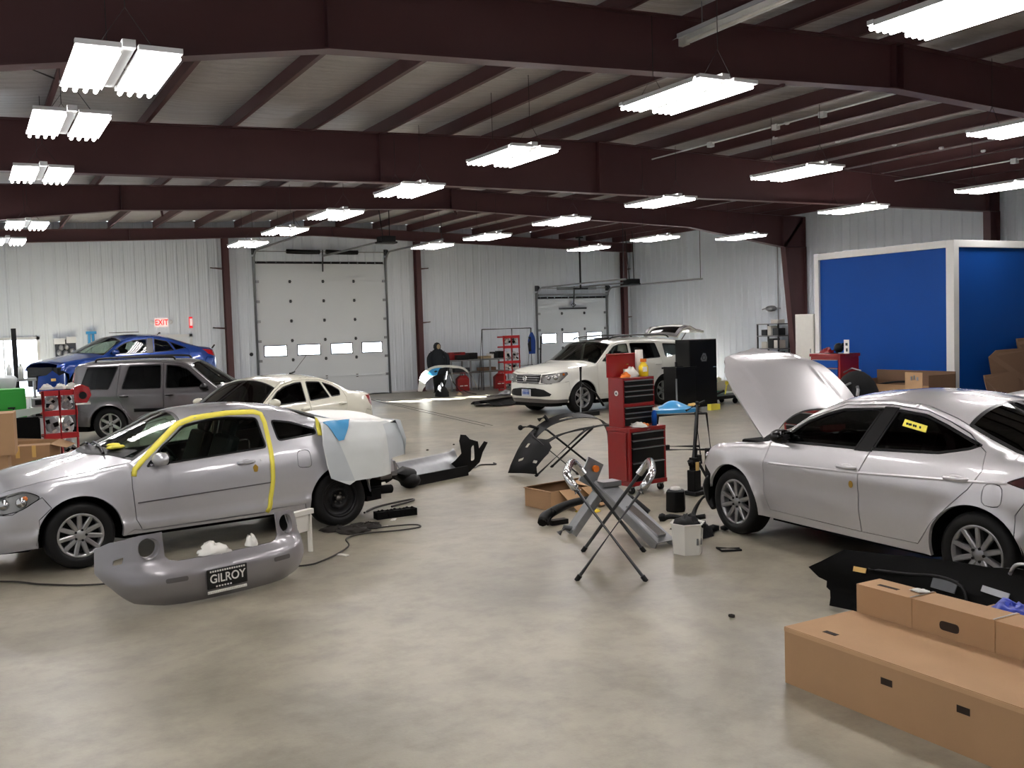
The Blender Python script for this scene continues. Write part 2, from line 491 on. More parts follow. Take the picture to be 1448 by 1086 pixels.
# personnel door under the exit sign
w = thing('door_3', None, None); struct(w)
m = MB()
for a, b_ in (((4.97, YB - .07, 0), (5.05, YB + .02, 2.2)), ((6.0, YB - .07, 0), (6.08, YB + .02, 2.2)), ((4.97, YB - .07, 2.12), (6.08, YB + .02, 2.2))): m.b2(a, b_)
m.build('door_frame', ['white_metal'], w); m = MB(); m.b2((5.05, YB - .01, .01), (6.0, YB + .03, 2.12)); d = m.build('door_leaf', ['door_white'], w)
m = MB(); m.cyl((5.14, YB - .02, 1.02), (5.14, YB - .08, 1.02), .02); m.bar((5.14, YB - .08, 1.02), (5.27, YB - .08, 1.02), .02, .02); m.build('handle', ['galv'], d)
# overhead doors
def overhead(name, x0, x1, zs, wins, wz, hx, track_len, spring, thick=.045):
    w = thing(name, None, None); struct(w); y = YB
    for k in range(len(zs) - 1):
        z0, z1 = zs[k] + .0, zs[k + 1] - .0015
        m = MB()
        if z0 < wz[0] < z1:
            m.b2((x0 - .04, y, z0), (x1 + .04, y + thick, wz[0])); m.b2((x0 - .04, y, wz[1]), (x1 + .04, y + thick, z1 + .003)); e = [x0 - .04] + [q for p in wins for q in p] + [x1 + .04]
            for i in range(0, len(e), 2): m.b2((e[i], y, wz[0]), (e[i + 1], y + thick, wz[1]))
        else: m.b2((x0 - .04, y, z0), (x1 + .04, y + thick, z1)); m.b2((x0 - .04, y + .02, z1), (x1 + .04, y + thick, z1 + .004))
        for q in (.2, .4, .6, .8): m.b2((x0, y - .003, z0 + (z1 - z0) * q - .004), (x1, y, z0 + (z1 - z0) * q + .004)) if not (z0 < wz[0] < z1) else None
        m.build('door_panel', ['door_white'], w)
    for a, b_ in wins:
        m = MB()
        for p, q in (((a - .03, wz[0] - .03), (b_ + .03, wz[0])), ((a - .03, wz[1]), (b_ + .03, wz[1] + .03)), ((a - .03, wz[0]), (a, wz[1])), ((b_, wz[0]), (b_ + .03, wz[1]))): m.b2((p[0], y - .018, p[1]), (q[0], y + .01, q[1]))
        f = m.build('window_frame', ['black_trim'], w, bev=.004); m = MB(); m.b2((a, y + .02, wz[0]), (b_, y + .024, wz[1])); m.build('pane', ['window_glass'], f)
    for z in zs[1:-1]:
        for x in hx:
            m = MB(); m.b2((x - .035, y - .012, z - .05), (x + .035, y, z + .05)); m.cyl((x - .05, y - .016, z), (x + .05, y - .016, z), .012, n=8); m.build('hinge', ['galv_dark'], w)
        for x in (x0 + .03, x1 - .03):
            m = MB(); m.b2((x - .05, y - .05, z - .04), (x + .05, y, z + .04)); m.build('roller_bracket', ['galv'], w)
    zt = zs[-1]
    for s, x in ((-1, x0 - .06), (1, x1 + .06)):
        m = MB(); m.b2((x - .04, y - .02, 0), (x + .04, y, zt + .2)); c = [(x, y - .06, .02), (x, y - .06, zt - .05)]
        c += [(x, y - .06 - .42 * (1 - math.cos(t)), zt - .05 + .42 * math.sin(t)) for t in np.linspace(.15, PI / 2, 8)]; c += [(x, y - track_len, zt + .38)]
        m.tube(c, .032, 6); m.build('track', ['galv'], w)
        m = MB(); m.cyl((x, y - track_len + .1, zt + .4), (x, y - track_len + .1, roofz(x)), .012, n=6); m.build('track_hanger', ['galv_dark'], w)
        m = MB(); m.cyl((x - .05, y - .12, zt + .36), (x + .05, y - .12, zt + .36), .09, n=16); m.box((x, y - .06, zt + .36), (.1, .1, .2)); m.build('cable_drum', ['galv_dark'], w)
    m = MB(); m.cyl((x0 - .1, y - .12, zt + .36), (x1 + .1, y - .12, zt + .36), .014, n=8); m.build('torsion_shaft', ['galv'], w)
    for a, b_, r in spring:
        m = MB(); n = int((b_ - a) / .02); m.tube([(a + (b_ - a) * k / (n * 3), y - .12 + r * math.cos(k * 2.1), zt + .36 + r * math.sin(k * 2.1)) for k in range(n * 3)], .011, 5); m.cyl((a, y - .12, zt + .36), (b_, y - .12, zt + .36), r * .8, n=10); m.build('torsion_spring', ['steel_black'], w)
    m = MB(); m.b2((x0, y - .02, zt - .02), (x1, y + .03, zt + .05)); m.build('header_seal', ['black_trim'], w)
    m = MB(); m.b2((x0, y, .0), (x1, y + .05, .03)); m.build('bottom_seal', ['black_trim'], w)
    xm = (x0 + x1) / 2
    m = MB(); m.bar((xm, y - .18, zt + .42), (xm, y - .10, zt - .28), .05, .03); m.build('lift_arm', ['galv_dark'], w)
    return w
zs = [0, .66, 1.27, 1.89, 2.52, 3.15, 3.78, 4.37]
dw = overhead('door_1', D1[0], D1[1], zs, [(8.30, 8.99), (9.38, 10.10), (10.50, 11.20), (11.57, 12.25)], (1.42, 1.73), (9.2, 10.3, 11.35), 4.6, [(9.1, 10.2, .075), (10.4, 11.5, .075)])
m = MB(); m.b2((D1[0], YB - .05, .64), (D1[1], YB, .68)); m.build('door_strut', ['door_white'], dw)
dw = overhead('door_2', D2[0], D2[1], [0, .66, 1.27, 1.95, 2.55, 3.12], [(18.57, 19.17), (19.48, 20.15), (20.55, 21.2)], (1.48, 1.80), (19.45, 20.45), 5.6, [(19.3, 20.6, .05)])
m = MB(); m.b2((19.3, YB - .1, 2.70), (20.5, YB - .04, 2.76)); m.tube([(19.9, YB - .1, 2.78), (19.8, YB - .12, 2.86), (19.9, YB - .12, 2.93), (20.0, YB - .12, 2.86), (19.9, YB - .1, 2.78)], .02, 6); m.build('lock_bar', ['galv_dark'], dw)
m = MB(); m.b2((19.2, YB - .2, 3.42), (20.9, YB - .1, 3.52)); m.b2((18.4, YB - .14, 3.20), (21.5, YB - .05, 3.27)); m.build('header_bar', ['galv'], dw)
for nm, p, tgt, xm in (('opener', (10.3, 25.4, 4.60), 4.7, 10.3), ('opener', (19.9, 27.2, 3.50), 3.55, 19.9)):
    big = xm < 15
    t = thing('door_opener', 'black motor unit hung in front of the %s overhead door' % ('large' if big else 'small'), 'door opener', p, 0, None)
    m = MB(); m.b2((-.2, -.22, -.08), (.2, .22, .1)); m.b2((-.28, -.15, -.1), (.28, .15, -.04)); m.build('motor_housing', ['black_plastic'], t, bev=.02)
    m = MB(); m.b2((-.03, .2, -.03), (.03, YB - p[1] - .15, .02)); m.build('rail', ['galv'], t)
    for dx in (-.1, .1): m = MB(); m.cyl((dx, 0, .1), (dx * 1.5, .1, roofz(xm) - p[2]), .014, n=6); m.build('hanger', ['steel_black'], t)
# steel frames
def isec(m, path, y, tw=.012, fw=.2, ft=.014):
    """web between lower and upper outlines with flanges; path = closed outline in x,z"""
    n = len(path)
    m.prism(path, lambda a, b: (a, y - tw / 2, b), lambda a, b: (a, y + tw / 2, b))
    for i in range(n):
        a, b_ = path[i], path[(i + 1) % n]; m.bar((a[0], y, a[1]), (b_[0], y, b_[1]), fw if abs(a[0] - b_[0]) + abs(a[1] - b_[1]) > .25 else .02, ft, up=(0, 0, 1) if abs(a[0] - b_[0]) > abs(a[1] - b_[1]) else (1, 0, 0))
def rafter(y, low, label):
    m = MB(); xs = [p[0] for p in low]
    up = [(xs[-1], roofz(xs[-1])), (10.6, 5.52), (xs[0], roofz(xs[0]))]
    isec(m, low + up, y)
    for p, q in ((low[1][0], low[1][1]), (10.6, np.interp(10.6, xs, [q[1] for q in low])), (low[-2][0], low[-2][1])):
        m.box((p, y, (q + roofz(p)) / 2), (.012, .19, roofz(p) - q))
    o = m.build('roof_rafter', ['maroon_steel'], None); tag(o, label, 'rafter', None, 'structure'); return o
rafter(8.66, [(XL, 3.90), (3.0, 4.635), (10.46, 4.95), (22.5, 4.48)], 'nearest maroon steel rafter spanning the roof')
rafter(15.5, [(XL, 4.45), (6.2, 4.57), (11.5, 4.56), (22.1, 4.57), (22.5, 4.57)], 'deep second maroon steel rafter from the camera')
rafter(21.9, [(XL, 4.24), (3.0, 4.78), (10.4, 5.03), (18.03, 4.76), (21.6, 4.25), (22.5, 4.25)], 'third maroon rafter with curved haunch at the right wall')
rafter(30.75, [(XL, 4.78), (4.4, 5.0), (9.98, 5.24), (22.2, 4.83), (22.5, 4.83)], 'shallow maroon rafter along the end wall')
def col(y, knee, base, ztop, label):
    m = MB(); isec(m, [(knee, ztop), (base, 0.02), (22.52, .02), (22.52, ztop)], y); m.box((22.2, y, .015), (.7, .3, .03)); o = m.build('steel_column', ['maroon_steel']); tag(o, label, 'column', None, 'structure')
    m = MB(); m.bar((knee + .05, y, ztop), (22.5, y, ztop + .85), .1, .012, up=(0, 1, 0)); m.build('knee_plate', ['maroon_steel'], o)
col(21.9, 21.66, 22.12, 4.25, 'tapered maroon column beside the light grey shelving')
col(15.5, 22.15, 22.2, 4.57, 'maroon wall column above the blue booth')
for i, (x, lb, s) in enumerate(((7.16, 'maroon end wall column left of the large overhead door', -1), (13.6, 'maroon end wall column right of the large overhead door', 1), (22.2, 'maroon corner column right of the small overhead door', 1))):
    zt = float(np.interp(x, [XL, 4.4, 9.98, 22.2], [4.78, 5.0, 5.24, 4.83]))
    m = MB(); m.b2((x - .09, YB - .28, 0), (x + .09, YB - .266, zt)); m.b2((x - .09, YB - .06, 0), (x + .09, YB - .046, zt)); m.b2((x - .006, YB - .27, 0), (x + .006, YB - .05, zt)); m.b2((x - .14, YB - .3, 0), (x + .14, YB - .04, .02))
    o = m.build('steel_column', ['maroon_steel']); tag(o, lb, 'column', None, 'structure')
    for z in (2.36, 4.2):
        m = MB(); m.tube([(x, YB - .2, z), (x + s * .3, YB - .14, z), (x + s * .45, YB - .08, z + .01), (x, YB - .1, z - .04)], .018, 6); m.build('girt_clip', ['maroon_steel'], o)
# purlins
for k, x in enumerate(PX):
    m = MB(); z = roofz(x); h = .225
    m.add([(x - .055, 0, z + .02), (x - .06, 0, z), (x, 0, z), (x, 0, z + h), (x + .06, 0, z + h), (x + .06, 0, z + h - .02)], [])
    v = list(m.v); m = MB(); vs = []
    for yy in (YF, YB - .02): vs += [(a, yy, c) for a, _, c in v]
    m.add(vs, [(i, i + 1, 7 + i, 6 + i) for i in range(5)])
    o = m.build('roof_purlin', ['maroon_steel'], fix=False); s = o.modifiers.new('t', 'SOLIDIFY'); s.thickness = .006; s.offset = 0
    tag(o, 'maroon roof purlin running from front to back over the rafters', 'purlin', 'roof purlins', 'structure')
# rafter braces
k = 0
for y, xs in ((8.66, (5.1, 8.66, 14.57)), (15.5, (1.18, 3.84, 6.32, 8.66, 12.09)), (21.9, (3.84, 7.52, 10.8, 20.6))):
    for x in xs:
        m = MB(); m.bar((x - .02, y + .55, roofz(x) + .02), (x - .02, y + .03, roofz(x) - .62), .04, .04); o = m.build('flange_brace', ['maroon_steel']); tag(o, 'short maroon angle brace from purlin down to rafter', 'brace', 'rafter flange braces', 'structure')
# sag rod and cables under the roof
m = MB(); m.tube([(x, 10.05 + .06 * math.sin(x * 1.3), roofz(x) + .1) for x in np.linspace(-1.5, 7.7, 24)], .008, 6); o = m.build('sag_rod', ['galv']); tag(o, 'thin steel rod running across the purlins near the first rafter', 'rod', None, 'structure')
m = MB(); m.tube([(1.2, 13.4, 5.3), (.1, 12.2, 5.36), (-1.5, 10.5, 5.2)], .012, 6); o = m.build('brace_cable', ['cable']); tag(o, 'dark diagonal bracing cable beside the left light row', 'cable', None, 'structure')
# conduit with junction boxes
t = thing('hanging_conduit', 'white conduit with junction boxes along the purlins between the first two rafters', 'conduit', (11.75, 0, 5.23))
m = MB(); m.cyl((0, 8.8, 0), (.0, 15.3, 0), .014, n=8); m.build('conduit_pipe', ['white_metal'], t)
for y in (9.3, 11.0, 12.0, 13.6):
    m = MB(); m.box((0, y, -.02), (.09, .11, .09)); m.build('junction_box', ['white_metal'], t, bev=.008)
t = thing('hanging_conduit', 'white conduit with junction box under the roof above the booth', 'conduit', (18.6, 0, 5.12))
m = MB(); m.cyl((0, 9., 0), (0, 15.3, 0), .014, n=8); m.build('conduit_pipe', ['white_metal'], t); m = MB(); m.box((0, 12.4, -.02), (.1, .12, .1)); m.build('junction_box', ['white_metal'], t)
for i, (x, y) in enumerate(((12.6, 12.6), (13.3, 13.6), (14.6, 13.3), (15.8, 13.0), (16.9, 12.8), (17.9, 12.6), (15.0, 19.2), (16.2, 18.9), (18.6, 19.5))):
    m = MB(); m.lathe([(0, 0), (.045, 0), (.05, -.03), (.03, -.05), (0, -.05)], (0, 0, 0), (0, 0, 1), 12); o = m.build('ceiling_cap', ['white_metal'], None, loc=(x, y, roofz(x) + .02)); tag(o, 'small white round cap under a dark purlin', 'cap', 'small white caps under the roof')
# unlit strip fixture
t = thing('strip_fixture', 'unlit white strip fixture across the nearest rafter', 'light fixture', (7.0, 7.7, 5.16))
m = MB(); m.b2((-.06, -1.2, 0), (.06, .85, .05)); m.add([(-.13, -1.2, -.03), (-.06, -1.2, .01), (-.06, .85, .01), (-.13, .85, -.03)], [(0, 1, 2, 3)]); m.add([(.13, -1.2, -.03), (.06, -1.2, .01), (.06, .85, .01), (.13, .85, -.03)], [(0, 1, 2, 3)]); m.build('housing', ['white_metal'], t)
m = MB(); m.cyl((0, -1.1, -.05), (0, .8, -.05), .018, n=10); m.b2((-.03, .74, -.08), (.03, .86, 0)); m.build('tube', ['off_white'], t)
m = MB(); m.cyl((0, .5, .05), (0, .5, .3), .006, n=6); m.cyl((0, -1., .05), (0, -1., .3), .006, n=6); m.build('hanger', ['galv'], t)
# high-bay tube fixtures
def fixture():
    t = thing('pendant_light', None, None, (0, 0, 0))
    m = MB(); L = 1.22
    for s in (-1, 1):
        c = s * .205; m.b2((c - .14, -L / 2 + .05, .045), (c + .14, L / 2 - .05, .055))
        m.add([(c - .155, -L / 2 + .05, .005), (c - .14, -L / 2 + .05, .05), (c - .14, L / 2 - .05, .05), (c - .155, L / 2 - .05, .005)], [(0, 1, 2, 3)]); m.add([(c + .155, -L / 2 + .05, .005), (c + .14, -L / 2 + .05, .05), (c + .14, L / 2 - .05, .05), (c + .155, L / 2 - .05, .005)], [(0, 1, 2, 3)])
        for e in (-1, 1): m.b2((c - .15, e * L / 2 - .05, .022), (c + .15, e * L / 2 + .01, .058))
    m.b2((-.045, -L / 2, .045), (.045, L / 2, .1)); m.build('housing', ['white_metal'], t)
    for s in (-1, 1):
        for k in range(4):
            x = s * .205 + (k - 1.5) * .076; m = MB(); m.cyl((x, -L / 2 - .005, .0), (x, L / 2 + .005, .0), .0165, n=10); m.build('lamp_tube', ['tube_light'], t)
    for y in (-.5, .5):
        m = MB(); m.tube([(-.2, y, .055), (0, y, .35), (.2, y, .055)], .004, 5); m.cyl((0, y, .35), (0, y, .95), .004, n=5); m.build('suspension_cable', ['cable'], t)
    return t
proto = None
rows = {'left': [(1.12, 7.98), (1.05, 11.2), (1.01, 14.6), (1.15, 20.9), (.3, 20.95), (.93, 24.3)],
        'second': [(6.58, 4.75), (6.38, 7.76), (6.38, 11.3), (6.31, 14.56), (6.25, 17.92), (6.17, 21.0), (6.14, 24.06)],
        'third': [(11.29, 11.13), (11.38, 14.63), (11.26, 17.89), (11.3, 21.36), (11.02, 23.96)],
        'right': [(16.3, 11.2), (16.28, 14.47), (18.34, 20.1), (16.07, 20.9), (16.02, 23.97)]}
for rn, L in rows.items():
    for i, (x, y) in enumerate(L):
        lb = '%s tube light in the %s row, number %s from the front' % ('wide double' if rn == 'left' else 'double', {'left': 'far left', 'second': 'centre', 'third': 'centre-right', 'right': 'right-hand'}[rn], ['one', 'two', 'three', 'four', 'five', 'six', 'seven'][i])
        if proto is None: proto = fixture(); o = proto; o.location = (x, y, 4.3)
        else: o = dup(proto, (x, y, 4.3))
        o['label'] = lb; o['category'] = 'ceiling light'; o['group'] = 'hanging tube lights'
        if y == 7.98: o.location.z = 4.08
for (x, y) in ((1.2, 4.9), (1.2, 1.6), (6.5, 1.4), (11.4, 7.4), (11.4, 3.6)):  # extra fixtures added to brighten the foreground
    o = dup(proto, (x, y, 4.3)); o['label'] = 'added double tube light nearer than the first rafter, brightening the foreground'; o['category'] = 'ceiling light'; o['group'] = 'hanging tube lights'
# exit sign and wall bits
t = thing('exit_sign', 'red lit EXIT sign with two emergency lamps above the hidden door', 'sign', (5.2, YB - .04, 2.57))
m = MB(); m.b2((-.19, -.04, -.13), (.19, .03, .13)); m.build('sign_box', ['sign_white'], t, bev=.008)
def text(s, size, parent, loc, rot, mt, name='lettering', ext=.003, sx=1., align='CENTER'):
    c = bpy.data.curves.new(name, 'FONT'); c.body = s; c.size = size; c.align_x = align; c.align_y = 'CENTER'; c.extrude = ext; c.offset = size * .012
    c.materials.append(M[mt]); o = bpy.data.objects.new(name, c); COL.objects.link(o); o.location = loc; o.rotation_euler = rot; o.scale = (sx, 1, 1)
    if parent is not None: o.parent = parent
    return o
def mtext(s, size, parent, loc, rot, mt, sx=1., name='lettering'):
    o = text(s, size, None, (0, 0, 0), (0, 0, 0), mt, ext=.0015); dg = bpy.context.evaluated_depsgraph_get(); me = bpy.data.meshes.new_from_object(o.evaluated_get(dg)); bpy.data.objects.remove(o)
    q = bpy.data.objects.new(name, me); COL.objects.link(q); q.parent = parent; q.location = loc; q.rotation_euler = rot; q.scale = (sx, 1, 1); return q
mtext('EXIT', .24, t, (0, -.044, -.005), (PI / 2, 0, 0), 'sign_glow', .78)
for s in (-1, 1):
    m = MB(); m.lathe([(0, -.05), (.05, -.04), (.065, .02), (.055, .03), (0, .03)], (s * .26, -.03, .01), (s * .3, -1, .0), 14); m.cyl((s * .18, 0, 0), (s * .26, 0, 0), .015, n=6); m.build('emergency_lamp', ['white_metal'], t)
t = thing('safety_sign', 'small red and white vertical sign right of the EXIT sign', 'sign', (6.06, YB - .035, 2.55)); m = MB(); m.b2((-.05, -.003, -.17), (.05, .003, .17)); m.build('sign_plate', ['sign_red'], t); m = MB(); m.b2((-.03, -.005, -.1), (.045, -.003, .12)); m.build('sign_symbol', ['sign_white'], t)
m = MB(); m.lathe([(0, 0), (.05, .0), (.06, -.03), (.0, -.06)], (0, 0, 0), (0, 1, 0), 14); o = m.build('wall_switch', ['galv_dark'], loc=(7.85, YB - .05, 1.5)); tag(o, 'small round dark push button on the wall left of the large door', 'button')
# floor drain strip
t = thing('floor_drain', 'long narrow trench drain cover in the floor before the large door', 'drain', (9.68, 18.5, 0), 0)
v = Vector((10.9, 28.4, 0)) - Vector((9.68, 18.5, 0)); n = Vector((v.y, -v.x, 0)).normalized()
for s in (-.09, .09):
    m = MB(); m.bar(n * s + Vector((0, 0, .002)), v + n * s + Vector((0, 0, .002)), .035, .006); m.build('drain_edge', ['concrete_dark'], t)
# sun through the door windows and bright overcast outside
w = bpy.data.worlds.new('sky'); sc = bpy.context.scene; sc.world = w; w.use_nodes = True
bg = w.node_tree.nodes['Background']; bg.inputs[0].default_value = (.86, .93, 1, 1); bg.inputs[1].default_value = 4.5
l = bpy.data.lights.new('sun', 'SUN'); l.energy = 260; l.angle = R(.53); l.color = (1, .97, .9); o = bpy.data.objects.new('sun', l); COL.objects.link(o)
o.rotation_euler = Vector((2.75, -4.3, -1.58)).to_track_quat('-Z', 'Y').to_euler()
# ---------------------------------------------------------------- vehicles
def smooth1(xs, ys, grid, w):
    y = np.interp(grid, xs, ys)
    if w > 0:
        k = max(1, int(w / (grid[1] - grid[0]))); ker = np.hanning(2 * k + 3)[1:-1]; ker /= ker.sum()
        yp = np.concatenate([np.full(k, y[0]), y, np.full(k, y[-1])]); y = np.convolve(yp, ker, 'valid')[:len(grid)]
    return y
class Body:
    def __init__(s, c):
        s.c = c
        p = crv([(x, y, 0) for x, y in c['outline']], 24)
        P = np.array([(q.x, max(0, q.y)) for q in p])
        d = np.linalg.norm(np.diff(P, axis=0), axis=1); keep = np.concatenate([[True], d > 1e-6]); P = P[keep]
        L = np.concatenate([[0], np.cumsum(np.linalg.norm(np.diff(P, axis=0), axis=1))])
        s.S = np.linspace(0, L[-1], 600)
        s.x = np.interp(s.S, L, P[:, 0]); s.y = np.interp(s.S, L, P[:, 1])
        tx, ty = np.gradient(s.x, s.S), np.gradient(s.y, s.S); l = np.hypot(tx, ty); tx /= l; ty /= l
        ker = np.hanning(23)[1:-1]; ker /= ker.sum()
        pad = lambda a, sg: np.convolve(np.concatenate([sg * a[10:0:-1], a, sg * a[-2:-12:-1]]), ker, 'valid')
        tx, ty = pad(tx, -1), pad(ty, 1); l = np.hypot(tx, ty)
        s.nx, s.ny = -ty / l, tx / l
        s.phi = np.degrees(np.arccos(np.clip(-s.nx, -1, 1)))
        s.zg = np.linspace(0, 2.2, 441)
        K = sorted(c['prof']); s.pk = np.array(K, float)
        s.pt = np.array([smooth1([a for a, b in c['prof'][k]], [b for a, b in c['prof'][k]], s.zg, c.get('sm', .05)) for k in K])
        g = np.linspace(-1.5, 5, 1301); s.xg = g
        s.zEg = smooth1(*zip(*c['zE']), g, c.get('smE', .05))
        s.rg = smooth1(*zip(*c.get('r', [(0, .06)])), g, .2)
        s.zbg = smooth1(*zip(*c['zb']), g, .06)
        s.zcg = smooth1(*zip(*c['zc']), g, c.get('smC', .07))
        E = s.side(np.stack([s.S, s.zE_s(s.S)], 1)); s.E = E
        o = np.argsort(E[:, 0]); s.Ex, s.Ey, s.Ez = E[o, 0], E[o, 1], E[o, 2]
        s.bulge = c.get('bulge', 2.2)
    def zE_s(s, S): return np.interp(np.interp(S, s.S, s.x), s.xg, s.zEg)
    def side(s, V):
        S, z = np.clip(V[:, 0], 0, s.S[-1]), V[:, 1]
        x, y, nx, ny, ph = (np.interp(S, s.S, a) for a in (s.x, s.y, s.nx, s.ny, s.phi))
        zi = np.clip(z / (s.zg[1] - s.zg[0]), 0, len(s.zg) - 1.001); k = zi.astype(int); f = zi - k
        T = s.pt[:, k] * (1 - f) + s.pt[:, k + 1] * f           # profiles x points
        j = np.clip(np.searchsorted(s.pk, ph, 'right') - 1, 0, len(s.pk) - 2)
        w = np.clip((ph - s.pk[j]) / (s.pk[j + 1] - s.pk[j]), 0, 1); w = w * w * (3 - 2 * w)
        n = np.arange(len(S)); ins = T[j, n] * (1 - w) + T[j + 1, n] * w
        zE = np.interp(x, s.xg, s.zEg); r = np.interp(x, s.xg, s.rg)
        t = np.clip((z - (zE - r)) / r, 0, .96); ins = ins + r * (1 - np.sqrt(1 - t * t))
        if 'arches' in s.c:                                      # flared wheel openings
            for (ax, az, ar, fl) in s.c['arches']:
                dd = np.hypot(x - ax, z - az); ins = ins - np.where(ny > .6, fl * np.clip(1 - np.abs(dd - ar) / .09, 0, 1) ** 2 * (dd > ar - .02), 0)
        return np.stack([x - nx * ins, np.maximum(y - ny * ins, 0) * (np.clip(S / 1e-5, 0, 1)) * np.clip((s.S[-1] - S) / 1e-5, 0, 1), z], 1)
    def top(s, V):
        x, y = V[:, 0], V[:, 1]
        yE = np.interp(x, s.Ex, s.Ey); zE = np.interp(x, s.Ex, s.Ez); zc = np.interp(x, s.xg, s.zcg)
        q = np.clip(np.abs(y) / np.maximum(yE, .02), 0, 1)
        f = np.clip((x - s.Ex[0]) / .32, 0, 1); g = np.clip((s.Ex[-1] - x) / .25, 0, 1); f = f * f * (3 - 2 * f) * g * g * (3 - 2 * g)
        return np.stack([x, y, zE + np.maximum(zc - zE, 0) * f * (1 - q ** s.bulge)], 1)
    def sx(s, p):
        if p[0] == 'f':
            m = s.S < s.S[-1] * .3; i = np.argmax(s.y[m] > .95 * s.y.max()) or m.sum() - 1
            return (float(np.interp(p[1], s.y[:i], s.S[:i])), p[2])
        if p[0] == 'r':
            m = np.where(s.S > s.S[-1] * .7)[0]; yy = s.y[m][::-1]; i = np.argmax(yy > .95 * s.y.max()) or len(m) - 1
            return (float(np.interp(p[1], yy[:i], s.S[m][::-1][:i])), p[2])
        o = np.argmax(s.y > .05); 
        xx = np.maximum.accumulate(s.x)
        return (float(np.interp(p[0], xx + np.arange(len(xx)) * 1e-9, s.S)), p[1])
    def poly(s, pts): return [s.sx(p) for p in pts]

CENTER = {'front_bumper', 'rear_bumper', 'grille', 'lower_grille', 'tailgate', 'rear_window', 'nose_panel', 'rear_panel', 'body_shell', 'skid_plate', 'trunk_lid', 'rear_glass'}
def wheel(root, x, y, z, r, rr, w, spokes, alloy, twin=False, style='alloy'):
    sg = 1 if y > 0 else -1
    m = MB(); o = y; a = (0, sg, 0); c = (x, y - sg * .0, z)
    m.lathe([(rr, 0), (rr - .004, .004), (rr - .022, .0), (rr - .03, -.03), (rr - .035, -.12), (rr + .005, -w)], c, a, 40)
    m.lathe([(rr - .03, -.075), (.02, -.07)], c, a, 32, 1)
    if style == 'alloy':
        m.lathe([(.0, -.006), (.03, -.008), (.055, -.018), (.07, -.035), (.07, -.06)], c, a, 20)
        for k in range(spokes):
            t = 2 * PI * k / spokes + PI / 2
            for dt in ((-.085, .085) if twin else (0,)):
                d0 = Vector((math.cos(t + dt * .6), 0, math.sin(t + dt * .6))); d1 = Vector((math.cos(t + dt * 1.7), 0, math.sin(t + dt * 1.7)))
                tn = Vector((-d0.z, 0, d0.x)); tn1 = Vector((-d1.z, 0, d1.x)); ww = .013 if twin else (.03 if spokes < 8 else .02); C = Vector(c); Y = Vector((0, sg, 0))
                vs = []
                for d, rad, dep, wd, tt in ((d0, .05, -.02, ww * 1.1, tn), (d1, rr - .014, -.004, ww, tn1)):
                    for q, h in ((-1, 0), (-.6, .008), (.6, .008), (1, 0), (1, -.03), (-1, -.03)): vs.append(C + d * rad + tt * wd * q + Y * (dep + h))
                m.add(vs, [(i, (i + 1) % 6, 6 + (i + 1) % 6, 6 + i) for i in range(6)])
        for k in range(5):
            t = 2 * PI * k / 5; p = Vector(c) + Vector((math.cos(t) * .05, 0, math.sin(t) * .05))
            m.cyl(p + Vector((0, -sg * .03, 0)), p + Vector((0, -sg * .004, 0)), .011, n=8, mi=1)
    else:
        m.lathe([(rr - .03, -.03), (rr - .06, -.05), (rr - .09, -.03), (.085, -.02), (.075, -.045), (.0, -.045)], c, a, 32)
        for k in range(8):
            t = 2 * PI * k / 8; p = Vector(c) + Vector((math.cos(t) * .105, sg * -.03, math.sin(t) * .105)); m.cyl(p, p + Vector((0, sg * .012, 0)), .013, n=8, mi=1)
        m.lathe([(.034, -.04), (.034, -.012), (0, -.008)], c, a, 16, 2)
        for k in range(5):
            t = 2 * PI * k / 5; p = Vector(c) + Vector((math.cos(t) * .055, -sg * .04, math.sin(t) * .055)); m.cyl(p, p + Vector((0, sg * .02, 0)), .01, n=6, mi=2)
    wh = m.build('wheel', [alloy, 'steel_black', 'raw_steel'], root)
    m = MB()
    m.lathe([(rr - .006, -.006), (rr + .008, .012), (rr + .03, .018), (r - .035, .016), (r - .012, .004), (r, -.025), (r, -w + .03), (r - .02, -w), (rr, -w)], c, a, 48)
    for q in range(3): m.lathe([(r + .0005, -.06 - q * .045), (r - .006, -.065 - q * .045), (r + .0005, -.07 - q * .045)], c, a, 48)
    t = m.build('tyre', ['rubber'], wh, auto=40)
    return wh

def seat(root, x, y, z, mt='seat_cloth', bench=0):
    m = MB(); w = .25 if not bench else bench
    m.box((x, y, z + .1), (.5, 2 * w, .16)); 
    a = R(20)
    m.box((x + .33, y, z + .46), (.13, 2 * w * .95, .6), rot=Matrix.Rotation(a, 3, 'Y'))
    if not bench: m.box((x + .46, y, z + .82), (.09, .26, .19), rot=Matrix.Rotation(a, 3, 'Y'))
    else:
        for k in (-1, 1): m.box((x + .45, y + k * w * .55, z + .79), (.08, .24, .12), rot=Matrix.Rotation(a, 3, 'Y'))
    return m.build('seat' if not bench else 'rear_seat', [mt], root, bev=.05)

def bar_profile(root, name, pts, w, h, mt, bev=.01):
    m = MB(); m.tube(pts, w, 8, smooth_path=4); return m.build(name, [mt], root)

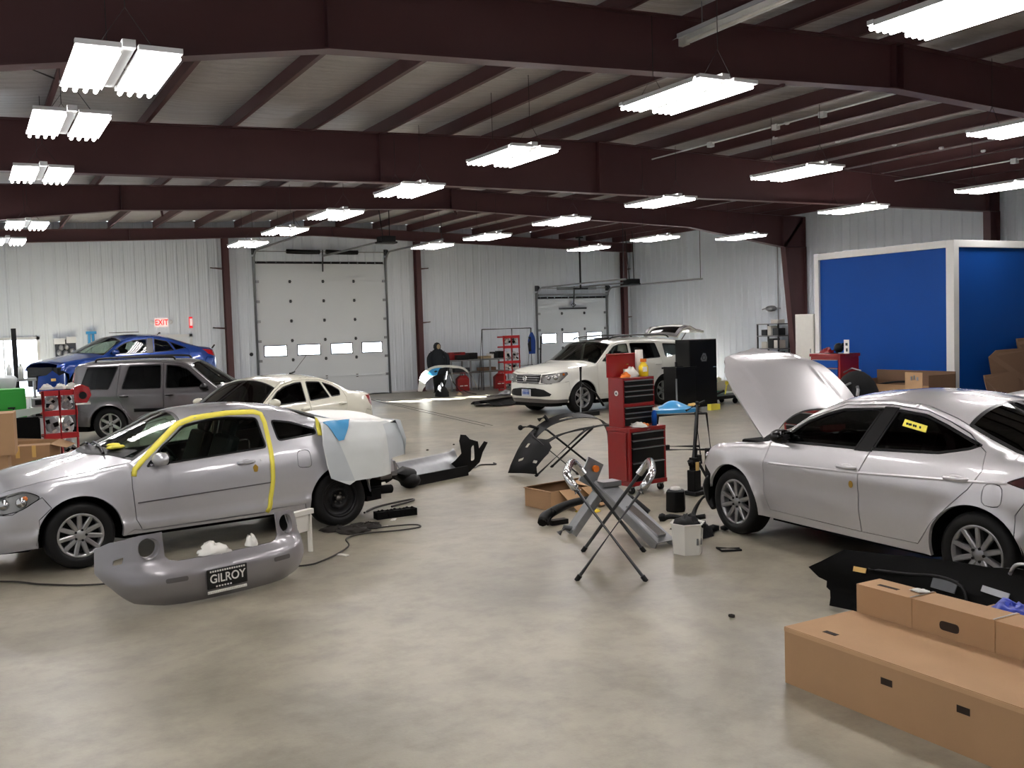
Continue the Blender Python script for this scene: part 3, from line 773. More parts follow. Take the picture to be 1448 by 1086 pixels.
def make_car(name, label, cat, c, loc, rz, z=0):
    root = thing(name, label, cat, (*loc, z), R(rz)); root['label'] = label
    B = Body(c); g = c.get('g', .07); paint = c['paint']
    Smax = B.S[-1]; s0 = B.sx((c['x0'], 0))[0] if 'x0' in c else 0.; s1 = B.sx((c['x1'], 0))[0] if 'x1' in c else Smax
    # lower edge with wheel openings
    bot = []
    wx = [(0, c['arch'][0], c['wz'])] + [(c['wb'], c['arch'][1], c['wz'])]
    segs = []; cur = s0
    for ax, ar, az in wx:
        zb = float(np.interp(ax, B.xg, B.zbg)); h = az - zb; dx = math.sqrt(max(ar * ar - h * h, 1e-4)) if h > -ar else ar
        a0 = B.sx((ax - dx, 0))[0]; a1 = B.sx((ax + dx, 0))[0]
        segs.append((cur, a0)); arc = []
        t0 = math.atan2(-h, -dx); t1 = math.atan2(-h, dx)
        t0 = t0 if t0 > 0 else t0 + 2 * PI
        for k in range(1, 24):
            t = t0 + (t1 - t0) * k / 24; arc.append(B.sx((ax + ar * math.cos(t), az + ar * math.sin(t))))
        segs.append(arc); cur = a1
    segs.append((cur, s1))
    for sg in segs:
        if isinstance(sg, tuple):
            n = max(2, int((sg[1] - sg[0]) / .08) + 1)
            for q in np.linspace(sg[0], sg[1], n): bot.append((q, float(np.interp(np.interp(q, B.S, B.x), B.xg, B.zbg))))
        else: bot += sg
    topl = [(q, float(B.zE_s(np.array([q]))[0])) for q in np.linspace(s1, s0, int((s1 - s0) / .06) + 1)]
    outer = bot + topl
    polys = [('body_shell', outer)]
    mats = {'body_shell': paint}
    for nm, mt, pts in c['side']: polys.append((nm, B.poly(pts))); mats[nm] = mt
    wins = []
    for nm, mt, pts in c.get('windows', []):
        pp = rnd(B.poly(pts), c.get('wr', .04)); polys.append(('window_trim', pp)); mats['window_trim'] = 'black_trim'
        ip = inset_poly(pp, c.get('trim', .018)); polys.append((nm, ip)); mats[nm] = mt
    VV, T, names = cdt(polys, g, g * .7)
    # group windows of one name into separate panes by connectivity is not needed: names are unique
    done = {}
    for nm in dict.fromkeys(p[0] for p in polys):
        V, F, bd = region(VV, T, names, nm)
        if not F or nm in c.get('skip', ()): continue
        cen = lambda W: (W[:, 0] < 1e-4) | (W[:, 0] > Smax - 1e-4)
        bd = [e for e in bd if not (cen(V[list(e)]).all())]
        nogap = (lambda W: cen(W) | (W[:, 1] > 9))
        isg = mats[nm] in GL; islamp = mats[nm] == 'lamp'
        base = nm.split('#')[0]
        gap = 0 if isg else (.003 if base != 'body_shell' else .003)
        kw = dict(gap=gap, flange=.0 if isg else .025, off=-.008 if isg else 0, flip=True, nogap=nogap)
        if base in CENTER:
            mb = MB(); skin(mb, V, F, bd, B.side, **kw); skin(mb, V, F, bd, B.side, my=True, **kw)
            done[nm] = build_skin(mb, base, mats[nm] if not islamp else 'lamp_glass', root)
        else:
            for my in (False, True):
                if my and nm in c.get('left_skip', ()) : continue
                mb = MB()
                if islamp:
                    skin(mb, V, F, bd, B.side, gap=.003, flange=.02, flip=True, my=my)
                    o = build_skin(mb, base, 'lamp_glass', root)
                    mb = MB(); skin(mb, V, F, bd, B.side, gap=.004, off=-.03, flip=True, my=my); build_skin(mb, 'reflector', c.get('lampm', 'lamp_chrome'), o)
                    for (s_, z_, r_, m_) in c.get('bulbs', []):
                        q = B.side(np.array([B.sx((s_, z_))]))[0]; q[1] *= -1 if my else 1
                        mm = MB(); mm.ball(tuple(q + [r_ * .9, 0, 0]), r_, 12); mm.build('bulb', [m_], o)
                else:
                    skin(mb, V, F, bd, B.side, my=my, **kw); o = build_skin(mb, base, mats[nm], root)
                done[(nm, my)] = o
    # upper surfaces
    eb = np.array([(a, b) for a, b in zip(B.E[:, 0], B.E[:, 1])])
    def Ey(x): return float(np.interp(x, B.Ex, B.Ey))
    X0 = B.Ex[0] if 'x0' not in c else float(np.interp(s0, B.S, B.E[:, 0])); X1 = B.Ex[-1] if 'x1' not in c else float(np.interp(s1, B.S, B.E[:, 0]))
    cuts = c['top']                                             # [(name, material, rear centre x, rear side x)]
    prev = None
    for i, (nm, mt, xc, xs) in enumerate(cuts):
        last = i == len(cuts) - 1
        def line(xc, xs):
            ys = Ey(xs); return [(xc + (xs - xc) * (k / 10) ** 2, ys * k / 10) for k in range(11)]
        e0 = X0 if prev is None else prev[1]; e1 = X1 if last else xs
        edge = [(x, Ey(x)) for x in np.linspace(e0, e1, max(6, int((e1 - e0) / .05)))]
        if prev is None: a = [(X0, 0)] + ([(X0, Ey(X0))] if 'x0' in c else [])
        else: a = line(*prev)
        b = ([(X1, Ey(X1)), (X1, 0)] if last else line(xc, xs)[::-1])
        pl = a + [p for p in edge[1:-1]] + b
        q = [pl[0]]
        for p in pl[1:]:
            if np.hypot(p[0] - q[-1][0], p[1] - q[-1][1]) > 1e-4: q.append(p)
        prev = (xc, xs)
        if mt is None: continue
        poly = [(nm, q)]
        for hn, hp in c.get('topholes', {}).get(nm, []): poly.append((hn, hp))
        isg = mt in GL
        if isg: poly.append((nm + '#g', inset_poly(q, .03)))
        VV, T, names = cdt(poly, g, g * .8)
        o = None
        for k, (pn, _) in enumerate(poly):
            V, F, bd = region(VV, T, names, pn)
            if not F: continue
            if isg and k == 0: # black ceramic border
                pm, pnm = 'black_trim', nm + '_border'
            else: pm, pnm = (mt if k == 0 or isg else c.get('holemat', 'dark_glass')), pn.split('#')[0]
            bd = [e for e in bd if not (V[list(e)][:, 1] < 1e-4).all()]
            mb = MB(); kw = dict(gap=0 if isg else .003, flange=0 if isg else .02, off=0, nogap=lambda W: W[:, 1] < 1e-4)
            skin(mb, V, F, bd, B.top, **kw); skin(mb, V, F, bd, B.top, my=True, **kw)
            ob = build_skin(mb, pnm, pm, root); done[pn] = ob
        if isg:
            for ch in [w for w in root.children if w.name.split('.')[0] == nm + '_border']: ch.parent = done[nm + '#g']
    # under side, arches
    yw = c['hub'] ; zl = c.get('under', .2)
    m = MB()
    pf = [(x, max(0.05, y - .14)) for x, y in zip(B.x[::12], B.y[::12])]
    pf = [p for p in pf if c.get('x0', -9) <= p[0] <= c.get('x1', 9)]
    n = len(pf)
    top = zl + .12
    def under_y(x, y):
        for ax in (0, c['wb']):
            if abs(x - ax) < c['arch'][0] + .03: return min(y, yw - c['tw'] - .05)
        return y
    st = np.linspace(pf[0][0] + .1, pf[-1][0] - .12, 60)
    px = np.array([p[0] for p in pf]); py = np.array([p[1] for p in pf]); o_ = np.argsort(px)
    vs = []
    for x in st:
        y = under_y(x, float(np.interp(x, px[o_], py[o_])) - .02)
        vs += [(x, -y, zl), (x, y, zl), (x, y, top), (x, -y, top)]
    fs = []
    for i in range(len(st) - 1):
        for k in range(4): fs.append((i * 4 + k, i * 4 + (k + 1) % 4, i * 4 + 4 + (k + 1) % 4, i * 4 + 4 + k))
    fs += [(3, 2, 1, 0), tuple(len(vs) - 4 + k for k in range(4))]
    m.add(vs, fs); m.build('underbody', ['dull_black'], root)
    for ax, ar in ((0, c['arch'][0]), (c['wb'], c['arch'][1])):
        for sg in (1, -1):
            m = MB(); vs = []
            y0 = float(np.interp(ax, B.x, B.y)) - .035; y1 = yw - c['tw'] - .1; kk = 20
            for k in range(kk + 1):
                t = PI * 1.06 * k / kk - .09; 
                for y in (y0, y1): vs.append((ax + (ar + .012) * math.cos(t), sg * y, c['wz'] + (ar + .012) * math.sin(t)))
            for k in range(kk + 1):
                vs.append((ax, sg * y1, c['wz'] - .02))
            m.add(vs, [(2 * k, 2 * k + 1, 2 * k + 3, 2 * k + 2) for k in range(kk)] + [(2 * k + 1, 2 * kk + 2 + k, 2 * kk + 3 + k, 2 * k + 3) for k in range(kk)], 0, False)
            m.build('wheel_arch_liner', ['dull_black'], root)
    for ax in (0, c['wb']):
        for sg in (1, -1):
            st_ = c.get('rear_wheel', {}) if ax else c.get('front_wheel', {})
            kw = dict(spokes=c['spokes'], alloy=c.get('alloy', 'alloy'), twin=c.get('twin', False)); kw.update(st_)
            wheel(root, ax, sg * yw, c['wr0'], c['wr0'], c['rim'], c['tw'], **kw)
    # cabin
    cb = c.get('cabin')
    if cb:
        xd, zd, wd = cb['dash']
        m = MB(); m.prism([(xd - .35, zd - .35), (xd - .45, zd + .0), (xd - .1, zd + .05), (xd + .12, zd + .02), (xd + .2, zd - .1), (xd + .1, zd - .4)], lambda a, b: (a, -wd, b), lambda a, b: (a, wd, b)); m.build('dashboard', ['dash'], root, bev=.02)
        m = MB(); sw = Vector((xd + .38, -.36, zd - .02)); ax = Vector((.85, 0, .5)).normalized(); a, b = frame(ax)
        m.tube([sw + (a * math.cos(t) + b * math.sin(t)) * .185 for t in np.linspace(0, 2 * PI, 25)[:-1]], .014, 8, closed=True)
        m.ball(sw - ax * .02, (.06, .07, .05), 10); m.cyl(sw - ax * .02, sw - ax * .3, .03)
        for q in (a, -a, -b): m.bar(sw, sw + q * .18, .03, .015)
        m.build('steering_wheel', ['dash'], root)
        for sx_ in cb['front']:
            for sg in (-.37, .37): seat(root, sx_, sg, cb['zs'])
        for sx_ in cb.get('rear', []): seat(root, sx_, 0, cb['zs'], bench=.6)
        m = MB(); m.b2((xd - .3, -wd, .3), (cb['end'], wd, .34)); m.build('floor_pan', ['dull_black'], root)
    for (x, zc_, ln) in c.get('handles', []):
        for sg in (1, -1):
            q = B.side(np.array([B.sx((x - ln / 2, zc_)), B.sx((x + ln / 2, zc_ + .002))])); m = MB()
            P = [Vector((p[0], p[1] * sg, p[2])) for p in q]; n = Vector((0, sg, 0))
            m.tube([P[0] - n * .01, P[0] * .88 + P[1] * .12 + n * .03, (P[0] + P[1]) / 2 + n * .036, P[0] * .12 + P[1] * .88 + n * .03, P[1] - n * .01], [.014, .017, .017, .017, .014], 8, smooth_path=3)
            m.build('door_handle', [c.get('handlem', paint)], root)
            m = MB(); mm = (P[0] + P[1]) / 2; m.ball(mm + n * .0, (ln * .36, .012, .03), 12); m.build('handle_recess', [c.get('recess', 'grey_paint' if c.get('handlem') else paint)], root)
    if 'mirror' in c:
        x, zc_, yo = c['mirror']
        for sg in (1, -1):
            q = B.side(np.array([B.sx((x, zc_))]))[0]; b0 = Vector((q[0], q[1] * sg, q[2])); m = MB()
            ctr = b0 + Vector((.03, sg * yo, .04))
            m.ball(ctr, (.085, .11, .066), 14); m.tube([b0 + Vector((-.03, -sg * .02, -.03)), b0 + Vector((0, sg * yo * .45, -.01)), ctr], [.035, .03, .045], 8)
            o = m.build('side_mirror', [c.get('mirrorm', paint)], root)
            m = MB(); m.ball(ctr + Vector((.055, 0, 0)), (.024, .095, .062), 12); m.build('mirror_glass', ['dark_glass'], o)  # dark tint stands in for a dark reflection in the mirror
    return root, B, done
GL = {'clear_glass', 'auto_glass', 'tint_glass', 'dark_glass', 'lamp_glass'}

def on_side(B, x, z, sg=-1, off=0.):
    q = B.side(np.array([B.sx((x, z))]))[0]; return Vector((q[0], sg * (q[1] + off), q[2]))
def side_strip(root, B, name, mt, pts, w, sg=-1, off=.004, depth=.006, label=None):
    """a flat strip (tape, moulding) laid on the flank along a side-view path"""
    P = dens(pts, .05, False); m = MB(); vs = []
    for i, p in enumerate(P):
        a = np.array(P[max(0, i - 1)]); b = np.array(P[min(len(P) - 1, i + 1)]); t = b - a; t = t / (np.linalg.norm(t) + 1e-9); n = np.array([-t[1], t[0]]) * w / 2
        for q in (np.array(p) + n, np.array(p) - n):
            v = on_side(B, q[0], q[1], sg, off); vs.append(v)
    fs = [(2 * i, 2 * i + 1, 2 * i + 3, 2 * i + 2) for i in range(len(P) - 1)]
    m.add(vs, fs, 0, True); o = m.build(name, [mt], root)
    s = o.modifiers.new('thick', 'SOLIDIFY'); s.thickness = depth; s.offset = 0
    if label: o['label'] = label
    return o
def patch(root, B, name, mt, pts, sg=-1, off=.004, label=None):
    m = MB(); VV, T, nn = cdt([('a', pts)], .05); V, F, bd = region(VV, T, nn, 'a')
    f = lambda W: np.array([tuple(on_side(B, a, b, 1, off)) for a, b in W])
    skin(m, V, F, bd, f, flip=True, my=sg < 0, thick=.004); o = build_skin(m, name, mt, root)
    if label: o['label'] = label
    return o
# ---- silver two-door coupe, rear bumper off, masked for paint
P45 = [(.12, .08), (.25, .03), (.5, 0), (.62, .02), (.72, .07), (.85, .15), (1.0, .2)]
cob = dict(paint='silver_paint', wb=2.624, x1=3.36,
    outline=[(-.93, 0), (-.915, .3), (-.85, .53), (-.66, .73), (-.35, .82), (0, .845), (.6, .855), (1.4, .862), (2.2, .86), (2.7, .84), (3.1, .79), (3.4, .68), (3.55, .45), (3.6, .2), (3.6, 0)],
    prof={0: [(.12, .1), (.25, .02), (.5, 0), (.6, .03), (.7, .10), (.8, .2)], 45: P45,
          90: [(.12, .09), (.22, .045), (.30, .018), (.34, .002), (.37, .0), (.395, .016), (.45, .008), (.52, .0), (.66, .0), (.78, .014), (.88, .045), (.95, .08), (1.1, .165), (1.25, .25), (1.35, .31)],
          135: P45, 180: [(.12, .1), (.3, .02), (.5, 0), (.7, .02), (.9, .06), (1.05, .12)]},
    zE=[(-.93, .67), (-.6, .775), (-.3, .835), (0, .87), (.3, .905), (.47, .925), (.72, 1.06), (1.0, 1.262), (1.2, 1.318), (1.5, 1.335), (1.8, 1.325), (2.1, 1.28), (2.4, 1.19), (2.65, 1.09), (2.85, 1.03), (3.1, 1.0), (3.6, .97)],
    zc=[(-.93, .67), (-.7, .79), (-.5, .84), (0, .945), (.22, .985), (1.05, 1.325), (1.2, 1.36), (1.5, 1.382), (1.8, 1.375), (2.1, 1.34), (2.4, 1.265), (2.7, 1.175), (2.95, 1.10), (3.05, 1.08), (3.6, 1.03)],
    sm=.022, r=[(-1, .07), (.3, .06), (.6, .03), (2.4, .04), (2.8, .07), (4, .07)], zb=[(-1, .2), (-.4, .24), (0, .26), (.4, .25), (2.2, .245), (2.9, .3), (3.0, .50), (3.6, .52)],
    arch=(.365, .365), wz=.31, arches=[(0, .31, .365, .012), (2.624, .31, .365, .012)], wr0=.308, rim=.205, hub=.80, tw=.2, spokes=11,
    rear_wheel=dict(style='steel', alloy='steel_black'),
    side=[('fuel_door', 'silver_paint', rnd([(2.13, .70), (2.14, .87), (2.28, .875), (2.29, .69)], .05)),
          ('front_door', 'silver_paint', [(.468, .84), (.464, .7), (.488, .39), (.54, .285), (1.75, .285), (1.80, .31), (1.855, .6), (1.868, .94), (1.885, 1.25), (1.82, 1.29), (1.5, 1.305), (1.2, 1.288), (1.0, 1.235), (.74, 1.03)]),
          ('front_bumper', 'silver_paint', [('f', 0, .05), (-.345, .05), (-.345, .5), (-.24, .6), (-.31, .70), (-.55, .57), (-.8, .57), ('f', .3, .57), ('f', 0, .57)]),
          ('grille', 'black_trim', [('f', 0, .58), ('f', .28, .58), ('f', .28, .63), ('f', 0, .64)]),
          ('headlight', 'lamp', rnd([(-.31, .705), (-.45, .772), (-.62, .735), (-.80, .675), (-.82, .60), (-.62, .572), (-.48, .60)], .05)),
          ('rocker_panel', 'silver_paint', [(.40, .1), (.40, .26), (.47, .3), (.54, .28), (1.75, .28), (1.85, .31), (2.2, .31), (2.25, .1)])],
    windows=[('side_window', 'auto_glass', [(.60, .868), (.77, 1.03), (1.04, 1.225), (1.3, 1.264), (1.5, 1.268), (1.80, 1.24), (1.83, .935)]),
             ('quarter_window', 'dark_glass', [(1.94, 1.205), (1.965, .985), (2.42, 1.02), (2.41, 1.08), (2.15, 1.17)])],
    bulbs=[(-.52, .67, .05, 'chrome'), (-.66, .655, .05, 'chrome'), (-.50, .655, .03, 'amber'), (-.47, .70, .026, 'amber')],
    top=[('hood', 'silver_paint', .23, .50), ('windshield', 'auto_glass', 1.08, 1.02), ('roof_panel', 'silver_paint', 2.15, 2.3), ('rear_glass', 'dark_glass', 2.95, 2.8), ('trunk_lid', 'silver_paint', 0, 0)],
    handles=[(1.58, .815, .17)], mirror=(.70, .90, .075),
    cabin=dict(dash=(.62, .88, .62), front=(1.15,), rear=(2.0,), zs=.32, end=2.6))
root, B, D = make_car('coupe_car', 'silver two-door coupe with yellow tape around its door and plastic over its tail', 'car', cob, (.72, 10.48), 7.8)
for q in [w for w in root.children if w.name.startswith('front_door')]: pass
YT = side_strip(root, B, 'masking_tape', 'tape_yellow', [(.485, .80), (.50, .86), (.60, .95), (.745, 1.06), (.98, 1.235), (1.15, 1.283), (1.5, 1.305), (1.78, 1.298), (1.855, 1.27), (1.872, 1.18), (1.862, .94), (1.845, .6), (1.80, .32), (1.775, .28)], .046, label='yellow masking tape around the door opening')
side_strip(root, B, 'masking_tape', 'tape_yellow', [(2.50, 1.17), (2.47, 1.1), (2.46, 1.0)], .07, label='yellow masking tape on the rear pillar')
for sg in (-1, 1): side_strip(root, B, 'side_moulding', 'grey_paint', [(.505, .548), (1.84, .585)], .012, sg, .003, .004)
patch(root, B, 'emblem', 'logo_gold', rnd([(1.655, .71), (1.69, .71), (1.70, .76), (1.672, .79), (1.645, .76)], .01), -1, .004, 'small gold and black crest sticker')
patch(root, B, 'lock_cylinder', 'alloy', [(1.745 + .014 * math.cos(t), .825 + .014 * math.sin(t)) for t in np.linspace(0, 2 * PI, 13)[:-1]], -1, .004)
# cowl, wipers, yellow tape on the glass
m = MB(); pts = []
for k in range(21):
    y = -.66 + 1.32 * k / 20; x0 = .20 + .26 * (y / .68) ** 2
    for dx in (.0, .14): 
        p = B.top(np.array([[x0 + dx, y]]))[0]; pts.append((p[0], p[1], p[2] + .006))
m.add(pts, [(2 * k, 2 * k + 1, 2 * k + 3, 2 * k + 2) for k in range(20)]); m.build('cowl', ['black_plastic'], root)
for y0, y1 in ((-.5, .05), (.1, .6)):
    m = MB(); a = B.top(np.array([[.33, y0]]))[0]; b = B.top(np.array([[.36, y1]]))[0]
    m.tube([Vector(a) + Vector((-.02, 0, .03)), Vector((a + b) / 2) + Vector((0, 0, .045)), Vector(b) + Vector((.0, 0, .03))], .012, 6, smooth_path=4); m.build('wiper', ['black_trim'], root)
m = MB()
for y, x in ((-.42, .42), (-.36, .44), (-.45, .46)):
    p = B.top(np.array([[x, y]]))[0]; m.ball(Vector(p) + Vector((0, 0, .02)), (.07, .05, .02), 8)
m.build('crumpled_tape', ['tape_yellow'], root)['label'] = 'crumpled yellow tape on the windshield'
# bare rear end behind the film
m = MB()
m.b2((3.2, -.66, .42), (3.36, .66, .98)); m.build('rear_panel', ['raw_steel'], root, bev=.02)
m = MB(); m.b2((3.36, -.6, .44), (3.46, .6, .56)); m.b2((3.34, -.64, .48), (3.42, -.5, .62)); m.b2((3.34, .5, .48), (3.42, .64, .62)); m.build('crash_bar', ['galv'], root, bev=.015)
m = MB(); m.b2((2.95, -.5, .24), (3.3, .5, .42)); m.cyl((3.0, -.55, .3), (3.42, -.5, .28), .05); m.cyl((2.2, -.2, .27), (3.2, -.3, .27), .035); m.build('exhaust', ['dull_black'], root)
# plastic film over the trunk and flank
def filmf(W):
    out = []
    for a, b in W:                      # a along the car, b from the sill of the film up and over
        if b < 0: 
            z = 1.10 + b; y = float(np.interp(z, [.4, .6, .8, .95, 1.05, 1.1], [-.95, -.94, -.915, -.875, -.81, -.76])) - .02 * math.sin(a * 9) * min(1, -b * 4)
            if a > 3.1: y += (a - 3.1) * .35
        else: 
            z = 1.12 + .03 * math.sin(a * 5 + b * 3) - .04 * max(0, a - 3.1) ; y = -.76 + b + (.1 if a > 3.1 else 0) * max(0, a - 3.1)
            if b < .12: z -= .03 * (1 - b / .12)
        z += max(0, 2.66 - a) * .28 * (1 if b > -.12 else .3)
        out.append((a, y, z))
    return np.array(out)
po = [(2.42, -.42), (2.40, -.2), (2.44, 0), (2.52, .3), (2.56, .8), (2.56, 1.5), (3.2, 1.52), (3.38, 1.4), (3.42, .8), (3.40, .1), (3.44, -.25), (3.44, -.40), (3.22, -.42), (3.20, -.58), (2.75, -.60), (2.68, -.64), (2.46, -.56)]
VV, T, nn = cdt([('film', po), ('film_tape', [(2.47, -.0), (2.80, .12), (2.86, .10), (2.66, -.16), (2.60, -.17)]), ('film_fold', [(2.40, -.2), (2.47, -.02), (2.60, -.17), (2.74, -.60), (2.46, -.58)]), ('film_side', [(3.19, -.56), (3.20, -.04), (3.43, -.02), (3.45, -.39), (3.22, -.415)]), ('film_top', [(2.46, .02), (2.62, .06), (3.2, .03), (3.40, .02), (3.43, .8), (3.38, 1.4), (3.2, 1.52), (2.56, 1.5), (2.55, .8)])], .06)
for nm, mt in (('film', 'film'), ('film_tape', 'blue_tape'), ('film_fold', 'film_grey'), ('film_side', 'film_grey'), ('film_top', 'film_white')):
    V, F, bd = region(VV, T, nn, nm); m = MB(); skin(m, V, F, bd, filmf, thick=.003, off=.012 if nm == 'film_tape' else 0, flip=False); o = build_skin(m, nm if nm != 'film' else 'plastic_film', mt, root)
    if nm == 'film_tape': o['label'] = 'blue tape triangle'
m = MB()
vs = []
for k in range(9):
    y = -.86 + 1.66 * k / 8
    vs += [(3.41 + .02 * math.sin(k * 2), y * .92, 1.09), (3.45 + .02 * math.sin(k * 3 + 1), y * .94, .88), (3.44 + .03 * math.sin(k * 2.3), y * .94, .70)]
m.add(vs, [(3 * k + j, 3 * k + 3 + j, 3 * k + 4 + j, 3 * k + 1 + j) for k in range(8) for j in (0, 1)], 0, True); o = m.build('plastic_film', ['film_grey'], root)
o.modifiers.new('t', 'SOLIDIFY').thickness = .003

# ---- silver four-door sedan with its hood up
ela = dict(paint='silver_elantra', wb=2.70, x0=-.70,
    outline=[(-.87, 0), (-.85, .35), (-.76, .6), (-.55, .77), (-.25, .85), (0, .87), (.7, .885), (1.5, .89), (2.2, .885), (2.7, .87), (3.1, .82), (3.45, .68), (3.62, .4), (3.66, .15), (3.66, 0)],
    prof={0: [(.12, .1), (.25, .02), (.5, 0), (.65, .03), (.75, .10), (.85, .2)], 45: P45,
          90: [(.12, .1), (.22, .05), (.32, .03), (.5, 0), (.62, .008), (.74, .0), (.80, .012), (.95, .06), (1.0, .085), (1.2, .19), (1.36, .275), (1.45, .32)],
          135: [(.12, .09), (.3, .02), (.5, 0), (.8, .02), (.95, .06), (1.05, .1), (1.4, .3)], 180: [(.12, .1), (.3, .02), (.5, 0), (.8, .02), (.97, .05), (1.05, .12)]},
    zE=[(-.87, .70), (-.6, .80), (-.3, .865), (0, .905), (.3, .93), (.48, .955), (.64, 1.045), (.9, 1.225), (1.1, 1.31), (1.28, 1.355), (1.72, 1.392), (2.1, 1.365), (2.4, 1.285), (2.7, 1.17), (2.95, 1.08), (3.2, 1.03), (3.45, 1.0), (3.66, .96)],
    zc=[(-.87, .70), (-.6, .84), (0, .97), (.2, 1.0), (1.02, 1.375), (1.2, 1.415), (1.6, 1.45), (2.0, 1.44), (2.4, 1.39), (2.7, 1.30), (3.0, 1.19), (3.22, 1.11), (3.4, 1.08), (3.66, 1.0)],
    r=[(-1, .07), (.3, .06), (.6, .035), (2.6, .04), (3., .07), (4, .07)], zb=[(-1, .2), (-.4, .24), (0, .26), (.4, .25), (2.3, .245), (3.0, .25), (3.7, .3)],
    arch=(.375, .375), wz=.315, arches=[(0, .315, .375, .014), (2.7, .315, .375, .014)], wr0=.318, rim=.222, hub=.815, tw=.205, spokes=10, alloy='alloy_dark',
    side=[('fuel_door', 'silver_elantra', rnd([(2.775, .70), (2.775, .86), (2.925, .86), (2.925, .70)], .06)),
          ('rear_door', 'silver_elantra', [(1.652, .315), (2.21, .32), (2.38, .535), (2.66, .80), (2.745, .94), (2.735, 1.07), (2.56, 1.19), (2.36, 1.262), (2.13, 1.328), (1.79, 1.352), (1.71, .98), (1.635, .81), (1.645, .58)]),
          ('front_door', 'silver_elantra', [(.55, .985), (.48, .76), (.49, .46), (.54, .33), (1.648, .315), (1.64, .58), (1.63, .81), (1.705, .98), (1.785, 1.352), (1.28, 1.328), (.9, 1.195), (.66, 1.03)]),
          ('front_bumper', 'black_plastic', [('f', 0, .05), (-.36, .05), (-.36, .55), (-.5, .62), ('f', .5, .62), ('f', 0, .62)]),
          ('headlight', 'lamp', rnd([(-.42, .82), (-.5, .70), (-.62, .64), (-.75, .64), (-.75, .74), (-.6, .79)], .04)),
          ('pillar_trim', 'black_trim', [(1.53, .975), (1.70, 1.335), (1.85, 1.335), (1.72, .98)]),
          ('taillight', 'dark_red_lens', [(2.94, .88), (3.2, .99), (3.5, .97), ('r', .5, .95), ('r', .5, .80), (3.45, .76), (3.2, .82)]),
          ('rear_bumper', 'silver_elantra', [(3.02, .05), (3.02, .66), (3.1, .78), (3.3, .74), ('r', .5, .72), ('r', 0, .72), ('r', 0, .05)])],
    windows=[('side_window', 'tint_glass', [(.60, .965), (.9, 1.17), (1.1, 1.25), (1.28, 1.298), (1.70, 1.325), (1.55, .985)]),
             ('side_window#r', 'tint_glass', [(1.71, .99), (1.84, 1.325), (2.13, 1.30), (2.35, 1.235), (2.55, 1.165), (2.70, 1.115), (2.6, 1.075), (2.35, 1.022)])],
    wr=.02, trim=.022, skip=('front_bumper',),
    bulbs=[(-.66, .70, .04, 'chrome')],
    top=[('hood', None, .22, .48), ('windshield', 'tint_glass', 1.05, .98), ('roof_panel', 'silver_elantra', 2.42, 2.5), ('rear_glass', 'dark_glass', 3.22, 2.98), ('trunk_lid', 'silver_elantra', 0, 0)],
    handles=[(1.50, .835, .19), (2.55, .865, .19)], mirror=(.70, .99, .08), mirrorm='black_trim',
    cabin=dict(dash=(.72, .93, .62), front=(1.2,), rear=(2.1,), zs=.33, end=2.8))
root, B, D = make_car('sedan_car', 'silver four-door sedan with its hood propped open', 'car', ela, (7.28, 7.195), -92.5)
# open hood: the hood skin turned up about its rear hinge
Bh = B
q = [(-.80, 0)] + [(x, float(np.interp(x, B.Ex, B.Ey))) for x in np.linspace(-.80, .46, 22)] + [(.22 + .24 * (k / 10) ** 2, .67 * k / 10) for k in range(9, -1, -1)]
q = [p for i, p in enumerate(q) if i == 0 or np.hypot(p[0] - q[i - 1][0], p[1] - q[i - 1][1]) > 1e-3]
VV, T, nn = cdt([('hood', q)], .06); V, F, bd = region(VV, T, nn, 'hood'); bd = [e for e in bd if not (V[list(e)][:, 1] < 1e-4).all()]
def hoodf(W):
    P = B.top(W); a = R(51); hx, hz = .34, .99
    P[:, 1] *= .94; y = np.abs(W[:, 1]); crease = .007 * np.exp(-((y - .50 - .10 * W[:, 0]) / .03) ** 2); P[:, 2] += crease
    dx, dz = P[:, 0] - hx, P[:, 2] - hz
    P[:, 0] = hx - .05 + dx * math.cos(a) + dz * math.sin(a) ; P[:, 2] = hz + .09 - dx * math.sin(a) + dz * math.cos(a)
    return P
m = MB(); kw = dict(gap=.004, thick=.022, nogap=lambda W: W[:, 1] < 1e-4); skin(m, V, F, bd, hoodf, **kw); skin(m, V, F, bd, hoodf, my=True, **kw)
hd = build_skin(m, 'hood', 'silver_elantra', root); hd['label'] = 'open silver hood'
m = MB(); m.tube([(-.62, .6, .82), (-.1, .62, 1.25)], .006, 6); m.build('hood_prop', ['galv_dark'], root)
m = MB(); m.b2((-.62, -.66, .3), (.25, .66, .74)); m.b2((-.45, -.35, .7), (.05, .3, .86)); m.b2((-.3, .38, .7), (-.1, .6, .88)); m.cyl((-.2, -.55, .7), (-.2, -.55, .86), .07); m.build('engine_bay', ['dull_black'], root, bev=.02)
m = MB(); m.b2((-.72, -.62, .25), (-.66, .62, .34)); m.b2((-.72, -.62, .70), (-.66, .62, .76)); m.b2((-.72, -.62, .3), (-.66, -.54, .74)); m.b2((-.72, .54, .3), (-.66, .62, .74)); m.b2((-.69, -.54, .34), (-.67, .54, .70)); m.build('radiator_support', ['black_plastic'], root, bev=.01)
m = MB(); m.tube([(-.38, -.80, .55), (-.45, -.80, .42), (-.42, -.78, .28), (-.36, -.79, .2)], [.03, .045, .05, .03], 8, smooth_path=3); m.build('splash_shield', ['black_plastic'], root)
m = MB(); m.add([(2.34, -.02, 1.435), (2.56, -.03, 1.40), (2.56, .03, 1.40), (2.34, .02, 1.435), (2.40, 0, 1.45), (2.52, 0, 1.475), (2.56, 0, 1.47)], [(0, 1, 6, 5, 4), (3, 4, 5, 6, 2), (0, 4, 3), (1, 2, 6), (0, 3, 2, 1)], 0, True); m.build('fin_antenna', ['silver_elantra'], root)
